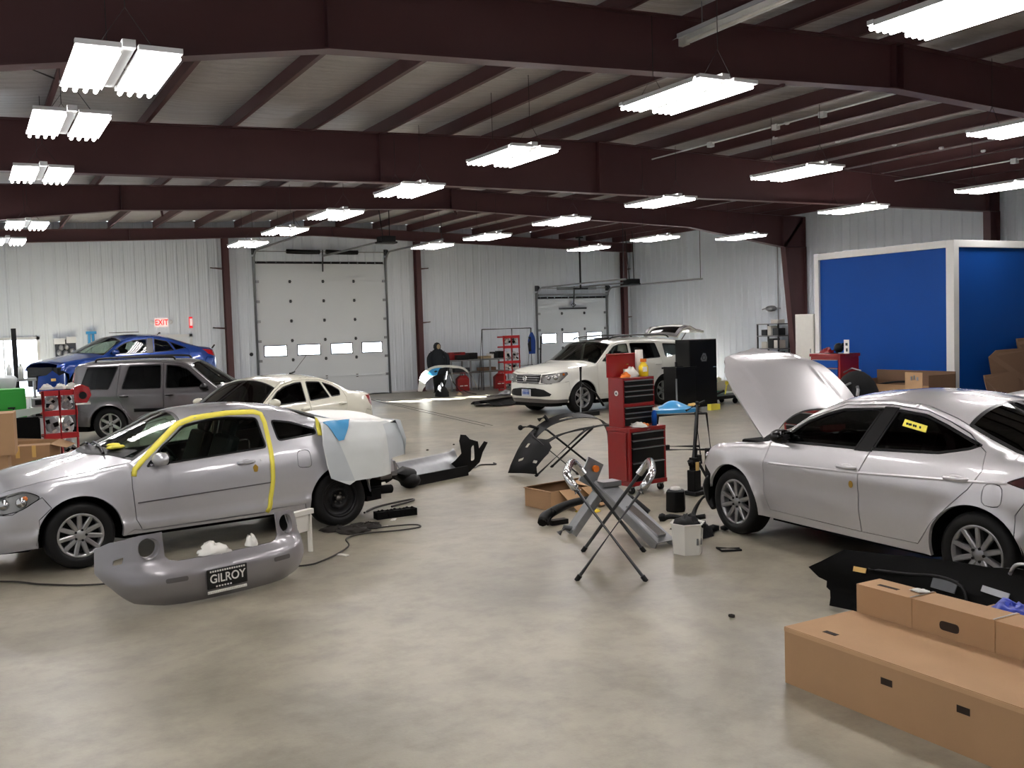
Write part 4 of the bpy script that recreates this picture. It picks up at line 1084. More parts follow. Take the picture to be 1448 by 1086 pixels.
o = patch(root, B, 'window_sticker', 'tape_yellow', [(1.93, 1.20), (2.17, 1.165), (2.165, 1.215), (1.935, 1.252)], -1, -.002, 'yellow marked strip on the rear side window')
m = MB()
for k, (a, b) in enumerate(((1.965, 1.985), (1.99, 2.02), (2.035, 2.05), (2.055, 2.07), (2.10, 2.115))):
    c0 = on_side(B, (a + b) / 2, 1.208 - .14 * ((a + b) / 2 - 2.05), -1, .0015); m.box(c0, (b - a, .003, .018))
m.build('marking', ['black_trim'], o)
patch(root, B, 'emblem', 'logo_gold', [(1.565 + .022 * math.cos(t), .70 + .03 * math.sin(t)) for t in np.linspace(0, 2 * PI, 17)[:-1]], -1, .005, 'small round gold emblem under the door handle')
side_strip(root, B, 'body_crease', 'silver_elantra', [(.55, .765), (1.6, .80), (2.7, .86), (2.95, .875)], .02, -1, .001, .006)

# ---- white SUV with its tailgate up
P45s = [(.2, .1), (.35, .03), (.5, 0), (.75, .01), (.95, .03), (1.05, .08), (1.65, .22)]
pil = dict(paint='white_paint', wb=2.775,
    outline=[(-.93, 0), (-.92, .4), (-.88, .65), (-.72, .86), (-.35, .96), (0, .985), (.7, .99), (2, .992), (2.8, .985), (3.4, .95), (3.72, .86), (3.87, .6), (3.92, .3), (3.92, 0)],
    prof={0: [(.2, .14), (.3, .05), (.5, 0), (.7, .01), (.9, .03), (1.0, .08), (1.05, .14)], 45: P45s,
          90: [(.2, .1), (.33, .04), (.5, .01), (.7, 0), (.95, .008), (1.1, .03), (1.2, .065), (1.65, .19), (1.75, .22)],
          135: P45s, 180: [(.2, .1), (.3, .03), (.5, 0), (.72, .03), (1.1, .06), (1.65, .28)]},
    zE=[(-.93, .98), (-.8, 1.03), (-.4, 1.085), (0, 1.115), (.35, 1.14), (.48, 1.16), (1.05, 1.59), (1.25, 1.655), (1.6, 1.69), (2.5, 1.69), (3.3, 1.65), (3.75, 1.60), (3.92, 1.58)],
    zc=[(-.93, .98), (-.75, 1.09), (-.3, 1.175), (.12, 1.225), (1.0, 1.665), (1.2, 1.715), (1.8, 1.75), (3, 1.74), (3.8, 1.66), (3.92, 1.62)],
    r=[(-1, .08), (.3, .07), (.7, .05), (3., .07), (4, .1)], zb=[(-1, .28), (-.5, .28), (0, .3), (.5, .3), (2.3, .3), (3.9, .35)],
    arch=(.43, .43), wz=.37, arches=[(0, .37, .43, .02), (2.775, .37, .43, .02)], wr0=.372, rim=.245, hub=.93, tw=.24, spokes=6, alloy='alloy',
    side=[('rear_door', 'white_paint', [(1.67, .42), (2.3, .44), (2.5, .78), (2.72, 1.02), (2.80, 1.62), (1.68, 1.655), (1.68, 1.15)]),
          ('front_door', 'white_paint', [(.5, 1.15), (.46, .8), (.5, .42), (1.66, .42), (1.67, 1.15), (1.67, 1.655), (1.3, 1.63), (1.10, 1.575)]),
          ('front_bumper', 'white_paint', [('f', 0, .05), (-.40, .05), (-.40, .6), (-.42, .78), (-.75, .74), ('f', .5, .73), ('f', 0, .73)]),
          ('lower_grille', 'black_plastic', rnd([('f', 0, .44), ('f', .40, .44), ('f', .62, .42), (-.72, .50), (-.75, .55), ('f', .58, .60), ('f', .3, .62), ('f', 0, .62)][:0] or [(0, .42), (.50, .42), (.86, .44), (.90, .50), (.70, .60), (.3, .62), (0, .62)], .02)) if 0 else ('lower_grille', 'black_plastic', [('f', 0, .43), ('f', .45, .43), ('f', .72, .45), ('f', .76, .50), ('f', .58, .60), ('f', .3, .63), ('f', 0, .63)]),
          ('skid_plate', 'grey_paint', [('f', 0, .1), ('f', .75, .1), (-.45, .1), (-.45, .36), (-.7, .36), ('f', .4, .38), ('f', 0, .38)]),
          ('grille', 'black_trim', [('f', 0, .745), ('f', .40, .745), ('f', .46, .85), ('f', .44, .955), ('f', 0, .965)]),
          ('headlight', 'lamp', [('f', .47, .76), (-.86, .735), (-.66, .775), (-.44, .95), (-.46, 1.0), (-.75, .985), ('f', .47, .95)]),
          ('open_hatch', 'white_paint', [('r', 0, .8), ('r', .62, .8), ('r', .6, 1.5), ('r', 0, 1.5)]),
          ('taillight', 'red_lens', [(3.55, .95), (3.72, .95), (3.7, 1.3), (3.62, 1.3)])],
    windows=[('side_window', 'clear_glass', [(.66, 1.20), (1.14, 1.55), (1.35, 1.595), (1.62, 1.605), (1.62, 1.19)]),
             ('side_window#r', 'dark_glass', [(1.70, 1.19), (1.70, 1.61), (2.62, 1.59), (2.72, 1.21)]),
             ('side_window#c', 'tint_glass', [(2.90, 1.22), (2.88, 1.57), (3.42, 1.54), (3.60, 1.27)])],
    wr=.05, skip=('open_hatch',), bulbs=[(-.78, .88, .06, 'chrome'), (-.87, .87, .055, 'chrome'), (-.58, .95, .03, 'amber')],
    top=[('hood', 'white_paint', .13, .46), ('windshield', 'clear_glass', 1.04, 1.08), ('roof_panel', 'white_paint', 0, 0)],
    handles=[(1.5, 1.03, .2), (2.58, 1.05, .2)], mirror=(.80, 1.18, .1),
    cabin=dict(dash=(.72, 1.08, .72), front=(1.25,), rear=(2.2,), zs=.5, end=3.7))
root, B, D = make_car('suv_car', 'white SUV with its tailgate raised, behind the red tool chest', 'car', pil, (12.57, 20.36), 9)
gr = [w for w in root.children if w.name.startswith('grille')][0]
m = MB()
for z in (.775, .83, .885, .94): m.tube([(-.955 + .04 * (abs(y) / .42) ** 2 + (.02 if z > .9 else 0), y, z) for y in np.linspace(-.43, .43, 15)], .016, 6)
m.build('grille_bar', ['alloy_dark'], gr)
m = MB(); m.tube([(-.99, .07 * math.cos(t) * (1 + .12 * math.sin(t)), .865 + .055 * math.sin(t)) for t in np.linspace(0, 2 * PI, 17)[:-1]], .011, 6, closed=True); m.bar((-.99, -.04, .90), (-.99, -.03, .83), .014, .014); m.bar((-.99, .04, .90), (-.99, .03, .83), .014, .014); m.bar((-.99, -.035, .865), (-.99, .035, .865), .014, .014); m.build('badge', ['chrome'], gr)
pl = MB(); pl.box((-.965, 0, .52), (.02, .32, .17)); p_ = pl.build('licence_plate', ['plate_white'], root)
m = MB()
for k in range(5): m.box((-.978, -.1 + k * .05, .52), (.006, .026, .075))
m.box((-.978, 0, .585), (.006, .2, .015)); m.build('plate_lettering', ['booth_blue'], p_)
for sg in (1, -1):
    m = MB(); m.tube([(1.15, sg * .66, 1.71), (1.35, sg * .665, 1.775), (2.2, sg * .665, 1.80), (3.1, sg * .655, 1.775), (3.3, sg * .645, 1.71)], .02, 8, smooth_path=5); m.build('roof_rail', ['black_trim'], root)
    q = B.side(np.array([B.sx(('f', .68, .52))]))[0]; m = MB(); m.lathe([(.0, 0), (.045, -.005), (.06, -.03)], (q[0] + .02, q[1] * sg, .50), (-1, 0, 0), 14); m.build('fog_lamp', ['lamp_chrome'], root)
m = MB(); m.b2((1.0, -.35, 1.745), (1.7, .35, 1.757)); m.build('sunroof', ['dark_glass'], root, bev=.004)
for x in (1.6, 2.9):
    m = MB(); m.tube([(x, -.66, 1.78), (x, 0, 1.80), (x, .66, 1.78)], .014, 6, smooth_path=5); m.build('roof_crossbar', ['black_trim'], root)
# raised tailgate
def gatef(W):
    out = []
    for a, b in W:      # a across (-.62...62), b from hinge 0 to 1.0
        x = b; z = .12 * math.sin(min(b, .6) / .6 * PI) + (.0 if b < .5 else -.65 * (b - .5)) - .05 * (a / .62) ** 2
        t = R(23); out.append((3.70 + x * math.cos(t) - z * math.sin(t), a, 1.72 + x * math.sin(t) + z * math.cos(t)))
    return np.array(out)
VV, T, nn = cdt([('tailgate', [(-.60, 0), (.60, 0), (.66, .4), (.62, .95), (.5, 1.06), (-.5, 1.06), (-.62, .95), (-.66, .4)]), ('tailgate_glass', [(-.5, .08), (.5, .08), (.55, .5), (-.55, .5)])], .08)
o_ = None
for nm, mt in (('tailgate', 'white_paint'), ('tailgate_glass', 'dark_glass')):
    V, F, bd = region(VV, T, nn, nm); m = MB(); skin(m, V, F, bd, gatef, thick=.05 if nm == 'tailgate' else .01)
    o = build_skin(m, nm, mt, root if o_ is None else o_); o_ = o_ or o
m = MB(); V, F, bd = region(VV, T, nn, 'tailgate'); skin(m, V, F, bd, gatef, off=-.052, thick=.01); build_skin(m, 'tailgate_lining', 'grey_paint', o_)
for sg in (1, -1):
    m = MB(); m.cyl((3.74, sg * .56, 1.45), (4.05, sg * .58, 1.80), .012); m.build('gas_strut', ['black_trim'], root)

# ---- grey SUV
esc = dict(paint='grey_paint', wb=2.62,
    outline=[(-.85, 0), (-.83, .4), (-.75, .65), (-.55, .82), (-.25, .88), (0, .895), (.7, .9), (2, .9), (2.7, .89), (3.2, .86), (3.48, .77), (3.58, .55), (3.6, .3), (3.6, 0)],
    prof={0: [(.2, .12), (.4, .02), (.6, 0), (.9, .06)], 45: P45s, 90: [(.2, .08), (.3, .03), (.5, .0), (.72, 0), (.95, .015), (1.02, .04), (1.5, .17), (1.6, .2)], 135: P45s, 180: [(.2, .08), (.4, .0), (.6, 0), (1.0, .05), (1.55, .2)]},
    zE=[(-.85, .88), (-.5, .96), (0, 1.0), (.4, 1.04), (.98, 1.52), (1.15, 1.59), (1.6, 1.63), (2.6, 1.63), (3.3, 1.605), (3.6, 1.57)],
    zc=[(-.85, .88), (-.6, .98), (0, 1.06), (.15, 1.08), (.95, 1.59), (1.2, 1.65), (2., 1.68), (3.3, 1.66), (3.6, 1.6)],
    r=[(-1, .08), (.3, .06), (.8, .05), (4, .09)], zb=[(-1, .28), (0, .28), (2.5, .28), (3.6, .34)],
    arch=(.405, .405), wz=.35, arches=[(0, .35, .405, .03), (2.62, .35, .405, .03)], wr0=.352, rim=.225, hub=.835, tw=.22, spokes=6, alloy='alloy',
    side=[('rear_door', 'grey_paint', [(1.5, .36), (2.15, .38), (2.32, .7), (2.45, .95), (2.40, 1.59), (1.52, 1.595), (1.5, 1.0)]),
          ('front_door', 'grey_paint', [(.42, 1.04), (.40, .7), (.45, .36), (1.49, .36), (1.49, 1.0), (1.51, 1.595), (1.2, 1.56), (.98, 1.48)]),
          ('rear_bumper', 'grey_paint', [(3.05, .1), (3.05, .6), (3.3, .66), ('r', .5, .64), ('r', 0, .64), ('r', 0, .1)]),
          ('taillight', 'red_lens', [(3.40, 1.0), (3.53, 1.0), (3.50, 1.42), (3.42, 1.42)]),
          ('headlight', 'lamp', [(-.35, .88), (-.6, .92), (-.75, .86), (-.75, .74), (-.55, .74)]),
          ('rear_glass', 'dark_glass', [('r', 0, 1.05), ('r', .55, 1.05), ('r', .5, 1.42), ('r', 0, 1.42)])],
    windows=[('side_window', 'tint_glass', [(.60, 1.06), (1.02, 1.45), (1.2, 1.52), (1.45, 1.545), (1.45, 1.06)]),
             ('side_window#r', 'dark_glass', [(1.55, 1.06), (1.56, 1.55), (2.22, 1.545), (2.36, 1.065)]),
             ('side_window#c', 'dark_glass', [(2.62, 1.07), (2.44, 1.54), (3.10, 1.53), (3.24, 1.09)])],
    top=[('hood', 'grey_paint', .16, .42), ('windshield', 'auto_glass', .98, 1.0), ('roof_panel', 'grey_paint', 0, 0)],
    handles=[(1.37, .92, .17), (2.30, .92, .17)], handlem='black_trim', mirror=(.62, 1.03, .08), mirrorm='black_trim',
    cabin=dict(dash=(.6, .98, .66), front=(1.1,), rear=(1.95,), zs=.45, end=3.3))
root, B, D = make_car('suv_car', 'dark grey SUV with roof rails beside the red parts rack', 'car', esc, (5.24, 21.19), 153)
for sg in (1, -1):
    m = MB(); m.tube([(1.3, sg * .58, 1.63), (1.42, sg * .585, 1.70), (2.2, sg * .59, 1.715), (2.85, sg * .585, 1.70), (2.95, sg * .58, 1.63)], .022, 8, smooth_path=5); m.build('roof_rail', ['black_trim'], root)
for sg in (1, -1): side_strip(root, B, 'side_moulding', 'dull_black', [(.45, .62), (2.1, .63)], .07, sg, .004, .012)

# ---- white sedan
civ = dict(paint='cream_paint', wb=2.62,
    outline=[(-.85, 0), (-.83, .35), (-.75, .58), (-.55, .75), (-.25, .82), (0, .84), (.7, .855), (1.5, .86), (2.2, .855), (2.7, .84), (3.1, .79), (3.42, .66), (3.56, .4), (3.6, .15), (3.6, 0)],
    prof={0: ela['prof'][0], 45: P45, 90: [(.12, .1), (.22, .05), (.32, .03), (.5, 0), (.65, .0), (.78, .01), (.9, .04), (1.0, .085), (1.2, .18), (1.36, .255), (1.45, .30)], 135: ela['prof'][135], 180: ela['prof'][180]},
    zE=[(-.85, .68), (-.6, .77), (-.3, .83), (0, .87), (.3, .90), (.45, .93), (.9, 1.20), (1.1, 1.295), (1.4, 1.345), (1.8, 1.355), (2.1, 1.32), (2.4, 1.22), (2.65, 1.10), (2.8, 1.04), (3.1, 1.015), (3.45, .99), (3.6, .96)],
    zc=[(-.85, .68), (-.6, .80), (0, .93), (.18, .96), (.98, 1.345), (1.2, 1.39), (1.6, 1.415), (1.95, 1.40), (2.2, 1.36), (2.5, 1.26), (2.8, 1.13), (2.95, 1.08), (3.1, 1.06), (3.6, .98)],
    r=ela['r'], zb=ela['zb'], arch=(.36, .36), wz=.30, arches=[(0, .30, .36, .012), (2.62, .30, .36, .012)], wr0=.302, rim=.2, hub=.79, tw=.19, spokes=7,
    side=[('rear_door', 'cream_paint', [(1.56, .31), (2.1, .32), (2.28, .55), (2.5, .78), (2.56, .95), (2.5, 1.12), (2.3, 1.22), (2.1, 1.28), (1.7, 1.318), (1.6, .95)]),
          ('front_door', 'cream_paint', [(.5, .95), (.46, .76), (.48, .46), (.52, .32), (1.55, .31), (1.59, .95), (1.69, 1.318), (1.4, 1.31), (1.1, 1.262), (.9, 1.17)]),
          ('headlight', 'lamp', [(-.4, .76), (-.6, .75), (-.75, .70), (-.75, .6), (-.5, .62)]),
          ('taillight', 'red_lens', [(3.18, .95), (3.42, .93), ('r', .55, .92), ('r', .55, .74), (3.40, .72), (3.25, .80)]),
          ('rear_bumper', 'cream_paint', [(3.02, .05), (3.02, .60), (3.1, .70), (3.3, .66), ('r', .5, .64), ('r', 0, .64), ('r', 0, .05)])],
    windows=[('side_window', 'tint_glass', [(.60, .945), (.95, 1.165), (1.12, 1.23), (1.4, 1.28), (1.58, 1.288), (1.53, .955)]),
             ('side_window#r', 'tint_glass', [(1.62, .96), (1.68, 1.288), (2.02, 1.265), (2.14, .985)]),
             ('side_window#q', 'dark_glass', [(2.18, .99), (2.07, 1.255), (2.28, 1.19), (2.45, 1.09), (2.42, 1.0)])],
    wr=.03, top=[('hood', 'cream_paint', .2, .46), ('windshield', 'tint_glass', 1.0, .96), ('roof_panel', 'cream_paint', 2.15, 2.3), ('rear_glass', 'dark_glass', 2.95, 2.78), ('trunk_lid', 'cream_paint', 0, 0)],
    handles=[(1.44, .84, .17), (2.40, .86, .17)], mirror=(.68, .96, .085),
    cabin=dict(dash=(.65, .90, .6), front=(1.15,), rear=(2.0,), zs=.32, end=2.7))
root, B, D = make_car('sedan_car', 'cream white sedan parked between the coupe and the overhead door', 'car', civ, (3.2, 15.84), 30)
m = MB(); m.cyl((2.0, .0, 1.40), (2.12, 0, 1.43), .022, .012); m.cyl((2.1, 0, 1.43), (2.45, 0, 1.72), .004, n=6); m.build('antenna', ['black_trim'], root)

# ---- blue sedan on the lift, front bumper off
fus = dict(paint='blue_paint', wb=2.85, x0=-.62,
    outline=[(-.9, 0), (-.87, .35), (-.78, .62), (-.55, .82), (-.25, .89), (0, .91), (.7, .92), (1.5, .925), (2.3, .92), (2.9, .90), (3.3, .85), (3.7, .70), (3.88, .45), (3.93, .15), (3.93, 0)],
    prof={0: ela['prof'][0], 45: P45, 90: ela['prof'][90], 135: ela['prof'][135], 180: ela['prof'][180]},
    zE=[(-.9, .72), (-.6, .81), (-.3, .875), (0, .915), (.3, .945), (.5, .97), (.9, 1.21), (1.15, 1.33), (1.4, 1.385), (1.8, 1.405), (2.2, 1.375), (2.6, 1.27), (2.95, 1.16), (3.2, 1.10), (3.5, 1.07), (3.93, 1.03)],
    zc=[(-.9, .72), (-.6, .85), (0, .98), (.22, 1.02), (1.1, 1.405), (1.3, 1.44), (1.7, 1.465), (2.1, 1.455), (2.5, 1.40), (2.9, 1.28), (3.25, 1.16), (3.45, 1.12), (3.93, 1.07)],
    r=ela['r'], zb=[(-1, .2), (0, .26), (2.4, .245), (3.3, .25), (3.93, .32)], arch=(.385, .385), wz=.33, arches=[(0, .33, .385, .014), (2.85, .33, .385, .014)], wr0=.33, rim=.232, hub=.84, tw=.22, spokes=10, twin=True,
    side=[('rear_door', 'blue_paint', [(1.72, .33), (2.3, .33), (2.5, .55), (2.78, .82), (2.85, 1.0), (2.7, 1.15), (2.3, 1.29), (1.84, 1.365), (1.72, .98)]),
          ('front_door', 'blue_paint', [(.56, 1.0), (.5, .76), (.5, .46), (.55, .33), (1.71, .33), (1.71, .98), (1.83, 1.365), (1.4, 1.345), (1.15, 1.29), (.9, 1.18)]),
          ('front_bumper', 'black_plastic', [('f', 0, .05), (-.37, .05), (-.37, .58), (-.5, .66), ('f', .5, .66), ('f', 0, .66)]),
          ('taillight', 'red_lens', [(3.30, 1.03), (3.45, 1.02), (3.7, .99), ('r', .55, .98), ('r', .55, .82), (3.65, .84), (3.45, .90)]),
          ('rear_bumper', 'blue_paint', [(3.25, .05), (3.25, .66), (3.35, .80), (3.6, .80), ('r', .5, .78), ('r', 0, .78), ('r', 0, .05)]),
          ('pillar_trim', 'black_trim', [(1.62, .985), (1.78, 1.345), (1.93, 1.345), (1.82, .985)])],
    windows=[('side_window', 'clear_glass', [(.66, .99), (.95, 1.17), (1.15, 1.255), (1.4, 1.315), (1.76, 1.335), (1.64, .99)]),
             ('side_window#r', 'clear_glass', [(1.84, .99), (1.95, 1.335), (2.3, 1.26), (2.42, 1.02)]),
             ('side_window#q', 'tint_glass', [(2.46, 1.03), (2.36, 1.25), (2.62, 1.15), (2.8, 1.07)])],
    wr=.02, skip=('front_bumper',), bulbs=[], 
    top=[('hood', 'blue_paint', .24, .50), ('windshield', 'auto_glass', 1.12, 1.08), ('roof_panel', 'blue_paint', 2.5, 2.55), ('rear_glass', 'dark_glass', 3.3, 3.05), ('trunk_lid', 'blue_paint', 0, 0)],
    handles=[(1.6, .86, .19), (2.62, .885, .19)], mirror=(.74, 1.0, .08),
    cabin=dict(dash=(.75, .95, .64), front=(1.25,), rear=(), zs=.35, end=2.9))
root, B, D = make_car('sedan_car', 'blue sedan raised off the floor with its front bumper cover hanging loose', 'car', fus, (2.05, 25.5), 23, .76)
m = MB(); m.b2((-.63, -.6, .28), (-.5, .6, .74)); m.b2((-.6, -.80, .5), (-.45, -.6, .74)); m.build('radiator_support', ['black_plastic'], root, bev=.02)
m = MB(); m.b2((-.75, -.12, .5), (-.66, .2, .56)); m.build('crash_bar', ['black_plastic'], root)
m = MB(); m.b2((1.35, -.35, 1.50), (1.75, .35, 1.515)); m.build('sunroof', ['black_trim'], root, bev=.004); m = MB(); m.tube([(2.45, 0, 1.40), (2.53, 0, 1.47), (2.56, 0, 1.47)], .02, 6); m.build('fin_antenna', ['black_trim'], root)
m = MB(); m.cyl((3.78, -.45, 1.03), (3.86, -.46, 1.12), .02); m.build('wing_clip', ['black_trim'], root)
m = MB(); VV, T, nn = cdt([('c', [(-.06, -.35), (.42, -.36), (.95, -.30), (1.0, -.1), (.90, .05), (.62, .0), (.40, .12), (.22, .02), (.0, .0)])], .08); V, F, bd = region(VV, T, nn, 'c')
skin(m, V, F, bd, lambda W: np.stack([-1.02 + W[:, 0] * .62, -.74 - .18 * np.sin(W[:, 0] * 2.6) , .56 + W[:, 1]], 1), thick=.006); o = build_skin(m, 'bumper_cover', 'blue_paint', root); o['label'] = 'loose blue front bumper cover'
m = MB(); m.b2((-.82, -.93, .44), (-.72, -.90, .50)); m.build('fog_lamp', ['tan_label'], o)
# lift under the blue sedan
lf = thing('vehicle_lift', 'dark low lift under the raised blue sedan', 'lift', (2.05, 25.5, 0), R(23))
for y in (-.62, .62):
    m = MB(); m.b2((-.45, y - .2, .62), (3.4, y + .2, .755)); m.build('lift_platform', ['galv_dark'], lf, bev=.01)
    m = MB(); m.b2((.2, y - .18, 0), (2.7, y + .18, .06)); m.build('lift_base', ['galv_dark'], lf)
    for k in (-1, 1):
        m = MB(); m.bar((.5 + .95 + k * .8, y - .08 * k, .06), (.5 + .95 - k * .8, y - .08 * k, .62), .06, .1); m.build('scissor_arm', ['steel_black'], lf)
# ---------------------------------------------------------------- loose things
def one(mb, name, mats, label, cat, loc=(0, 0, 0), rz=0., group=None, bev=0, auto=None):
    return tag(mb.build(name, mats, None, auto, bev, loc, (0, 0, rz)), label, cat, group)
def sheet(name, mats, poly, fun, parent=None, g=.06, thick=.006, holes=(), flip=False):
    VV, T, nn = cdt([('a', poly)] + [('h', h) for h in holes], g); V, F, bd = region(VV, T, nn, 'a'); m = MB(); skin(m, V, F, bd, fun, thick=thick, flip=flip); return build_skin(m, name, mats, parent)
class Cover(Body):
    def __init__(s, outline, prof, sm=.04):
        super().__init__(dict(outline=outline, prof=prof, zE=[(-9, 1.9), (9, 1.9)], zc=[(-9, 1.9), (9, 1.9)], zb=[(-9, 0), (9, 0)], r=[(-9, .02)], sm=sm))
def cover(B, name, mt, poly, holes, parent, thick=.006, g=.05, inner=None):
    VV, T, nn = cdt([('a', B.poly(poly))] + [('h%d' % i, B.poly(h) if not isinstance(h[0], np.ndarray) else [tuple(q) for q in h]) for i, h in enumerate(holes)], g)
    V, F, bd = region(VV, T, nn, 'a'); bd = [e for e in bd if not (V[list(e)][:, 0] < 1e-4).all()]
    m = MB(); skin(m, V, F, bd, B.side, flip=True, thick=thick); skin(m, V, F, bd, B.side, flip=True, my=True, thick=thick)
    return build_skin(m, name, mt, parent)
def ell(B, p, rx, rz, n=20):
    c = B.sx(p); return [np.array((c[0] + rx * math.cos(t) * (1 + .12 * math.sin(t)), c[1] + rz * math.sin(t))) for t in np.linspace(0, 2 * PI, n + 1)[:-1]]
def rag(name, mt, label, cat, loc, r, seed=1, h=.5, group=None):
    rn = random.Random(seed); m = MB(); n = 14; vs = []
    for i in range(7):
        p = PI / 2 * i / 6
        for k in range(n):
            t = 2 * PI * k / n; q = 1 + rn.uniform(-.28, .28)
            vs.append((r * math.sin(p) * math.cos(t) * q, r * .75 * math.sin(p) * math.sin(t) * q, max(.004, r * h * math.cos(p) * (1 + rn.uniform(-.4, .3)))))
    fs = [(i * n + k, (i + 1) * n + k, (i + 1) * n + (k + 1) % n, i * n + (k + 1) % n) for i in range(6) for k in range(n)]
    m.add(vs, fs, 0, True); return one(m, name, [mt], label, cat, loc, seed, group)
def carton(name, label, loc, rz, d, mt='cardboard', flaps=None, open_top=False, group=None, slots=(), lid_extra=None):
    t = thing(name, label, 'box', loc, rz, group); m = MB(); w, l, h = d; k = .008
    m.b2((0, 0, 0), (w, k, h)); m.b2((0, l - k, 0), (w, l, h)); m.b2((0, k, 0), (k, l - k, h)); m.b2((w - k, k, 0), (w, l - k, h)); m.b2((k, k, 0), (w - k, l - k, k))
    if not open_top: m.b2((0, 0, h), (w, l, h + k))
    m.build('box_body', [mt], t)
    for pts in flaps or (): 
        m = MB(); m.add(pts, [(0, 1, 2, 3)]); f = m.build('flap', [mt], t); s = f.modifiers.new('t', 'SOLIDIFY'); s.thickness = .006
    for a, b_ in slots: m = MB(); m.b2(a, b_); m.build('hand_hole', ['box_inside'], t)
    return t

# rear bumper cover with the plate, in front of the coupe
gb = thing('bumper_cover', 'silver rear bumper cover with black GILROY plate on the floor before the coupe', 'bumper', (1.78, 7.86, 0), R(17.5) + PI / 2 - PI / 2)
GB = Cover([(0, 0), (.015, .3), (.07, .58), (.20, .77), (.42, .86), (.7, .89), (.9, .88), (1.1, .5), (1.1, 0)],
           {0: [(0, .10), (.06, .05), (.12, .02), (.2, 0), (.27, .006), (.295, .02), (.315, .06), (.335, .085), (.36, .12), (.6, .16)], 45: [(0, .12), (.08, .04), (.2, 0), (.3, .02), (.36, .07), (.6, .11)], 90: [(0, .12), (.1, .03), (.25, 0), (.4, .02), (.6, .06)], 180: [(0, 0), (.6, 0)]})
inn = Matrix.Rotation(PI / 2, 4, 'Z')
poly = [('f', 0, .01), ('f', .4, .012), (.06, .02), (.2, .06), (.38, .18), (.58, .27), (.62, .45), (.42, .52), (.16, .575), ('f', .535, .585), ('f', .525, .40), ('f', .49, .365), ('f', .42, .35), ('f', 0, .345)]
hole = ell(GB, ('f', .655, .47), .10, .082)
vent = [np.array(GB.sx(p)) for p in ((.27, .42), (.36, .39), (.37, .35), (.28, .37))]
pivot = thing('bumper_shell', None, None); pivot.parent = gb; pivot.rotation_euler = (0, 0, PI / 2)
bpy.data.objects.remove(pivot)
def rot90(o): o.rotation_euler = (0, 0, PI / 2); return o
sh = rot90(cover(GB, 'cover_shell', 'silver_dark', poly, [hole, vent], gb, .012, .04))
for my in (1, -1):
    m = MB(); c = GB.sx(('f', .655, .47)); rim = []
    for rr, dp in ((1.0, .003), (1.0, -.06), (.86, -.06)):
        q = GB.side(np.array([(c[0] + rr * .098 * math.cos(t) * (1 + .12 * math.sin(t)), c[1] + rr * .08 * math.sin(t)) for t in np.linspace(0, 2 * PI, 25)[:-1]])); q[:, 0] -= dp; q[:, 1] *= my; rim.append(q)
    vs = np.concatenate(rim); m.add(vs, [(i * 24 + k, i * 24 + (k + 1) % 24, (i + 1) * 24 + (k + 1) % 24, (i + 1) * 24 + k) for i in range(2) for k in range(24)], 0, True); rot90(m.build('lamp_recess', ['silver_dark'], gb))
    m = MB(); p = GB.sx(('f', .46, .225)); VV, T, nn = cdt([('a', rnd([(p[0] - .085, .207), (p[0] + .085, .207), (p[0] + .085, .243), (p[0] - .085, .243)], .017))], .03); V, F, bd = region(VV, T, nn, 'a')
    skin(m, V, F, bd, GB.side, flip=True, my=my < 0, thick=.004, off=.004); rot90(build_skin(m, 'side_marker', 'grey_paint', gb))
m = MB(); vs = []
for y in np.linspace(-.5, .5, 21):
    e = GB.side(np.array([GB.sx(('f', abs(y), .345))]))[0]; vs += [(e[0], y, .345), (e[0] + .13, y, .325), (e[0] + .15, y, .30)]
m.add(vs, [(3 * k + j, 3 * k + 1 + j, 3 * k + 4 + j, 3 * k + 3 + j) for k in range(20) for j in (0, 1)], 0, True); o = rot90(m.build('top_ledge', ['silver_dark'], gb)); o.modifiers.new('t', 'SOLIDIFY').thickness = .005
pm = MB(); pm.box((-.012, .07, .185), (.014, .345, .155)); pl = rot90(pm.build('licence_plate', ['black_trim'], gb, bev=.006))
mtext('GILROY', .095, pl, (-.0205, .07, .183), (PI / 2, 0, -PI / 2), 'label_white', .92)
m = MB()
for k in range(15): m.b2((-.022, -.15 + k * .0205, .238), (-.019, -.137 + k * .0205, .252))
m.xf(Matrix.Translation((0, .07, 0))); m.build('lettering', ['label_white'], pl); m = MB()
for k in range(6): m.b2((-.022, -.03 + k * .024, .118), (-.019, -.016 + k * .024, .130))
m.xf(Matrix.Translation((0, .07, 0))); m.build('lettering', ['label_white'], pl)
m = MB()
for k in range(22): m.b2((-.016, -.165 + k * .0152, .072), (-.006, -.154 + k * .0152, .086))
m.b2((-.008, -.168, .068), (-.002, .168, .09)); m.xf(Matrix.Translation((0, .07, 0))); rot90(m.build('plate_bracket', ['label_white'], gb))
def gloc(x, y, z): return (Matrix.Translation(gb.location) @ Matrix.Rotation(gb.rotation_euler[2] + PI / 2, 4, 'Z')) @ Vector((x, y, z))
gb.rotation_euler[2] = R(15)
rag('crumpled_paper', 'off_white', 'larger crumpled white paper lying on the GILROY bumper ledge', 'paper', gloc(.2, .07, .335), .12, 3, .7)
rag('crumpled_paper', 'off_white', 'small white scrap standing on the GILROY bumper ledge right of the paper', 'paper', gloc(.22, -.28, .335), .06, 5, 1.4)
rag('foam_scrap', 'off_white', 'flat white scrap at the left end of the GILROY bumper ledge', 'scrap', gloc(.24, .42, .315), .09, 8, .2)
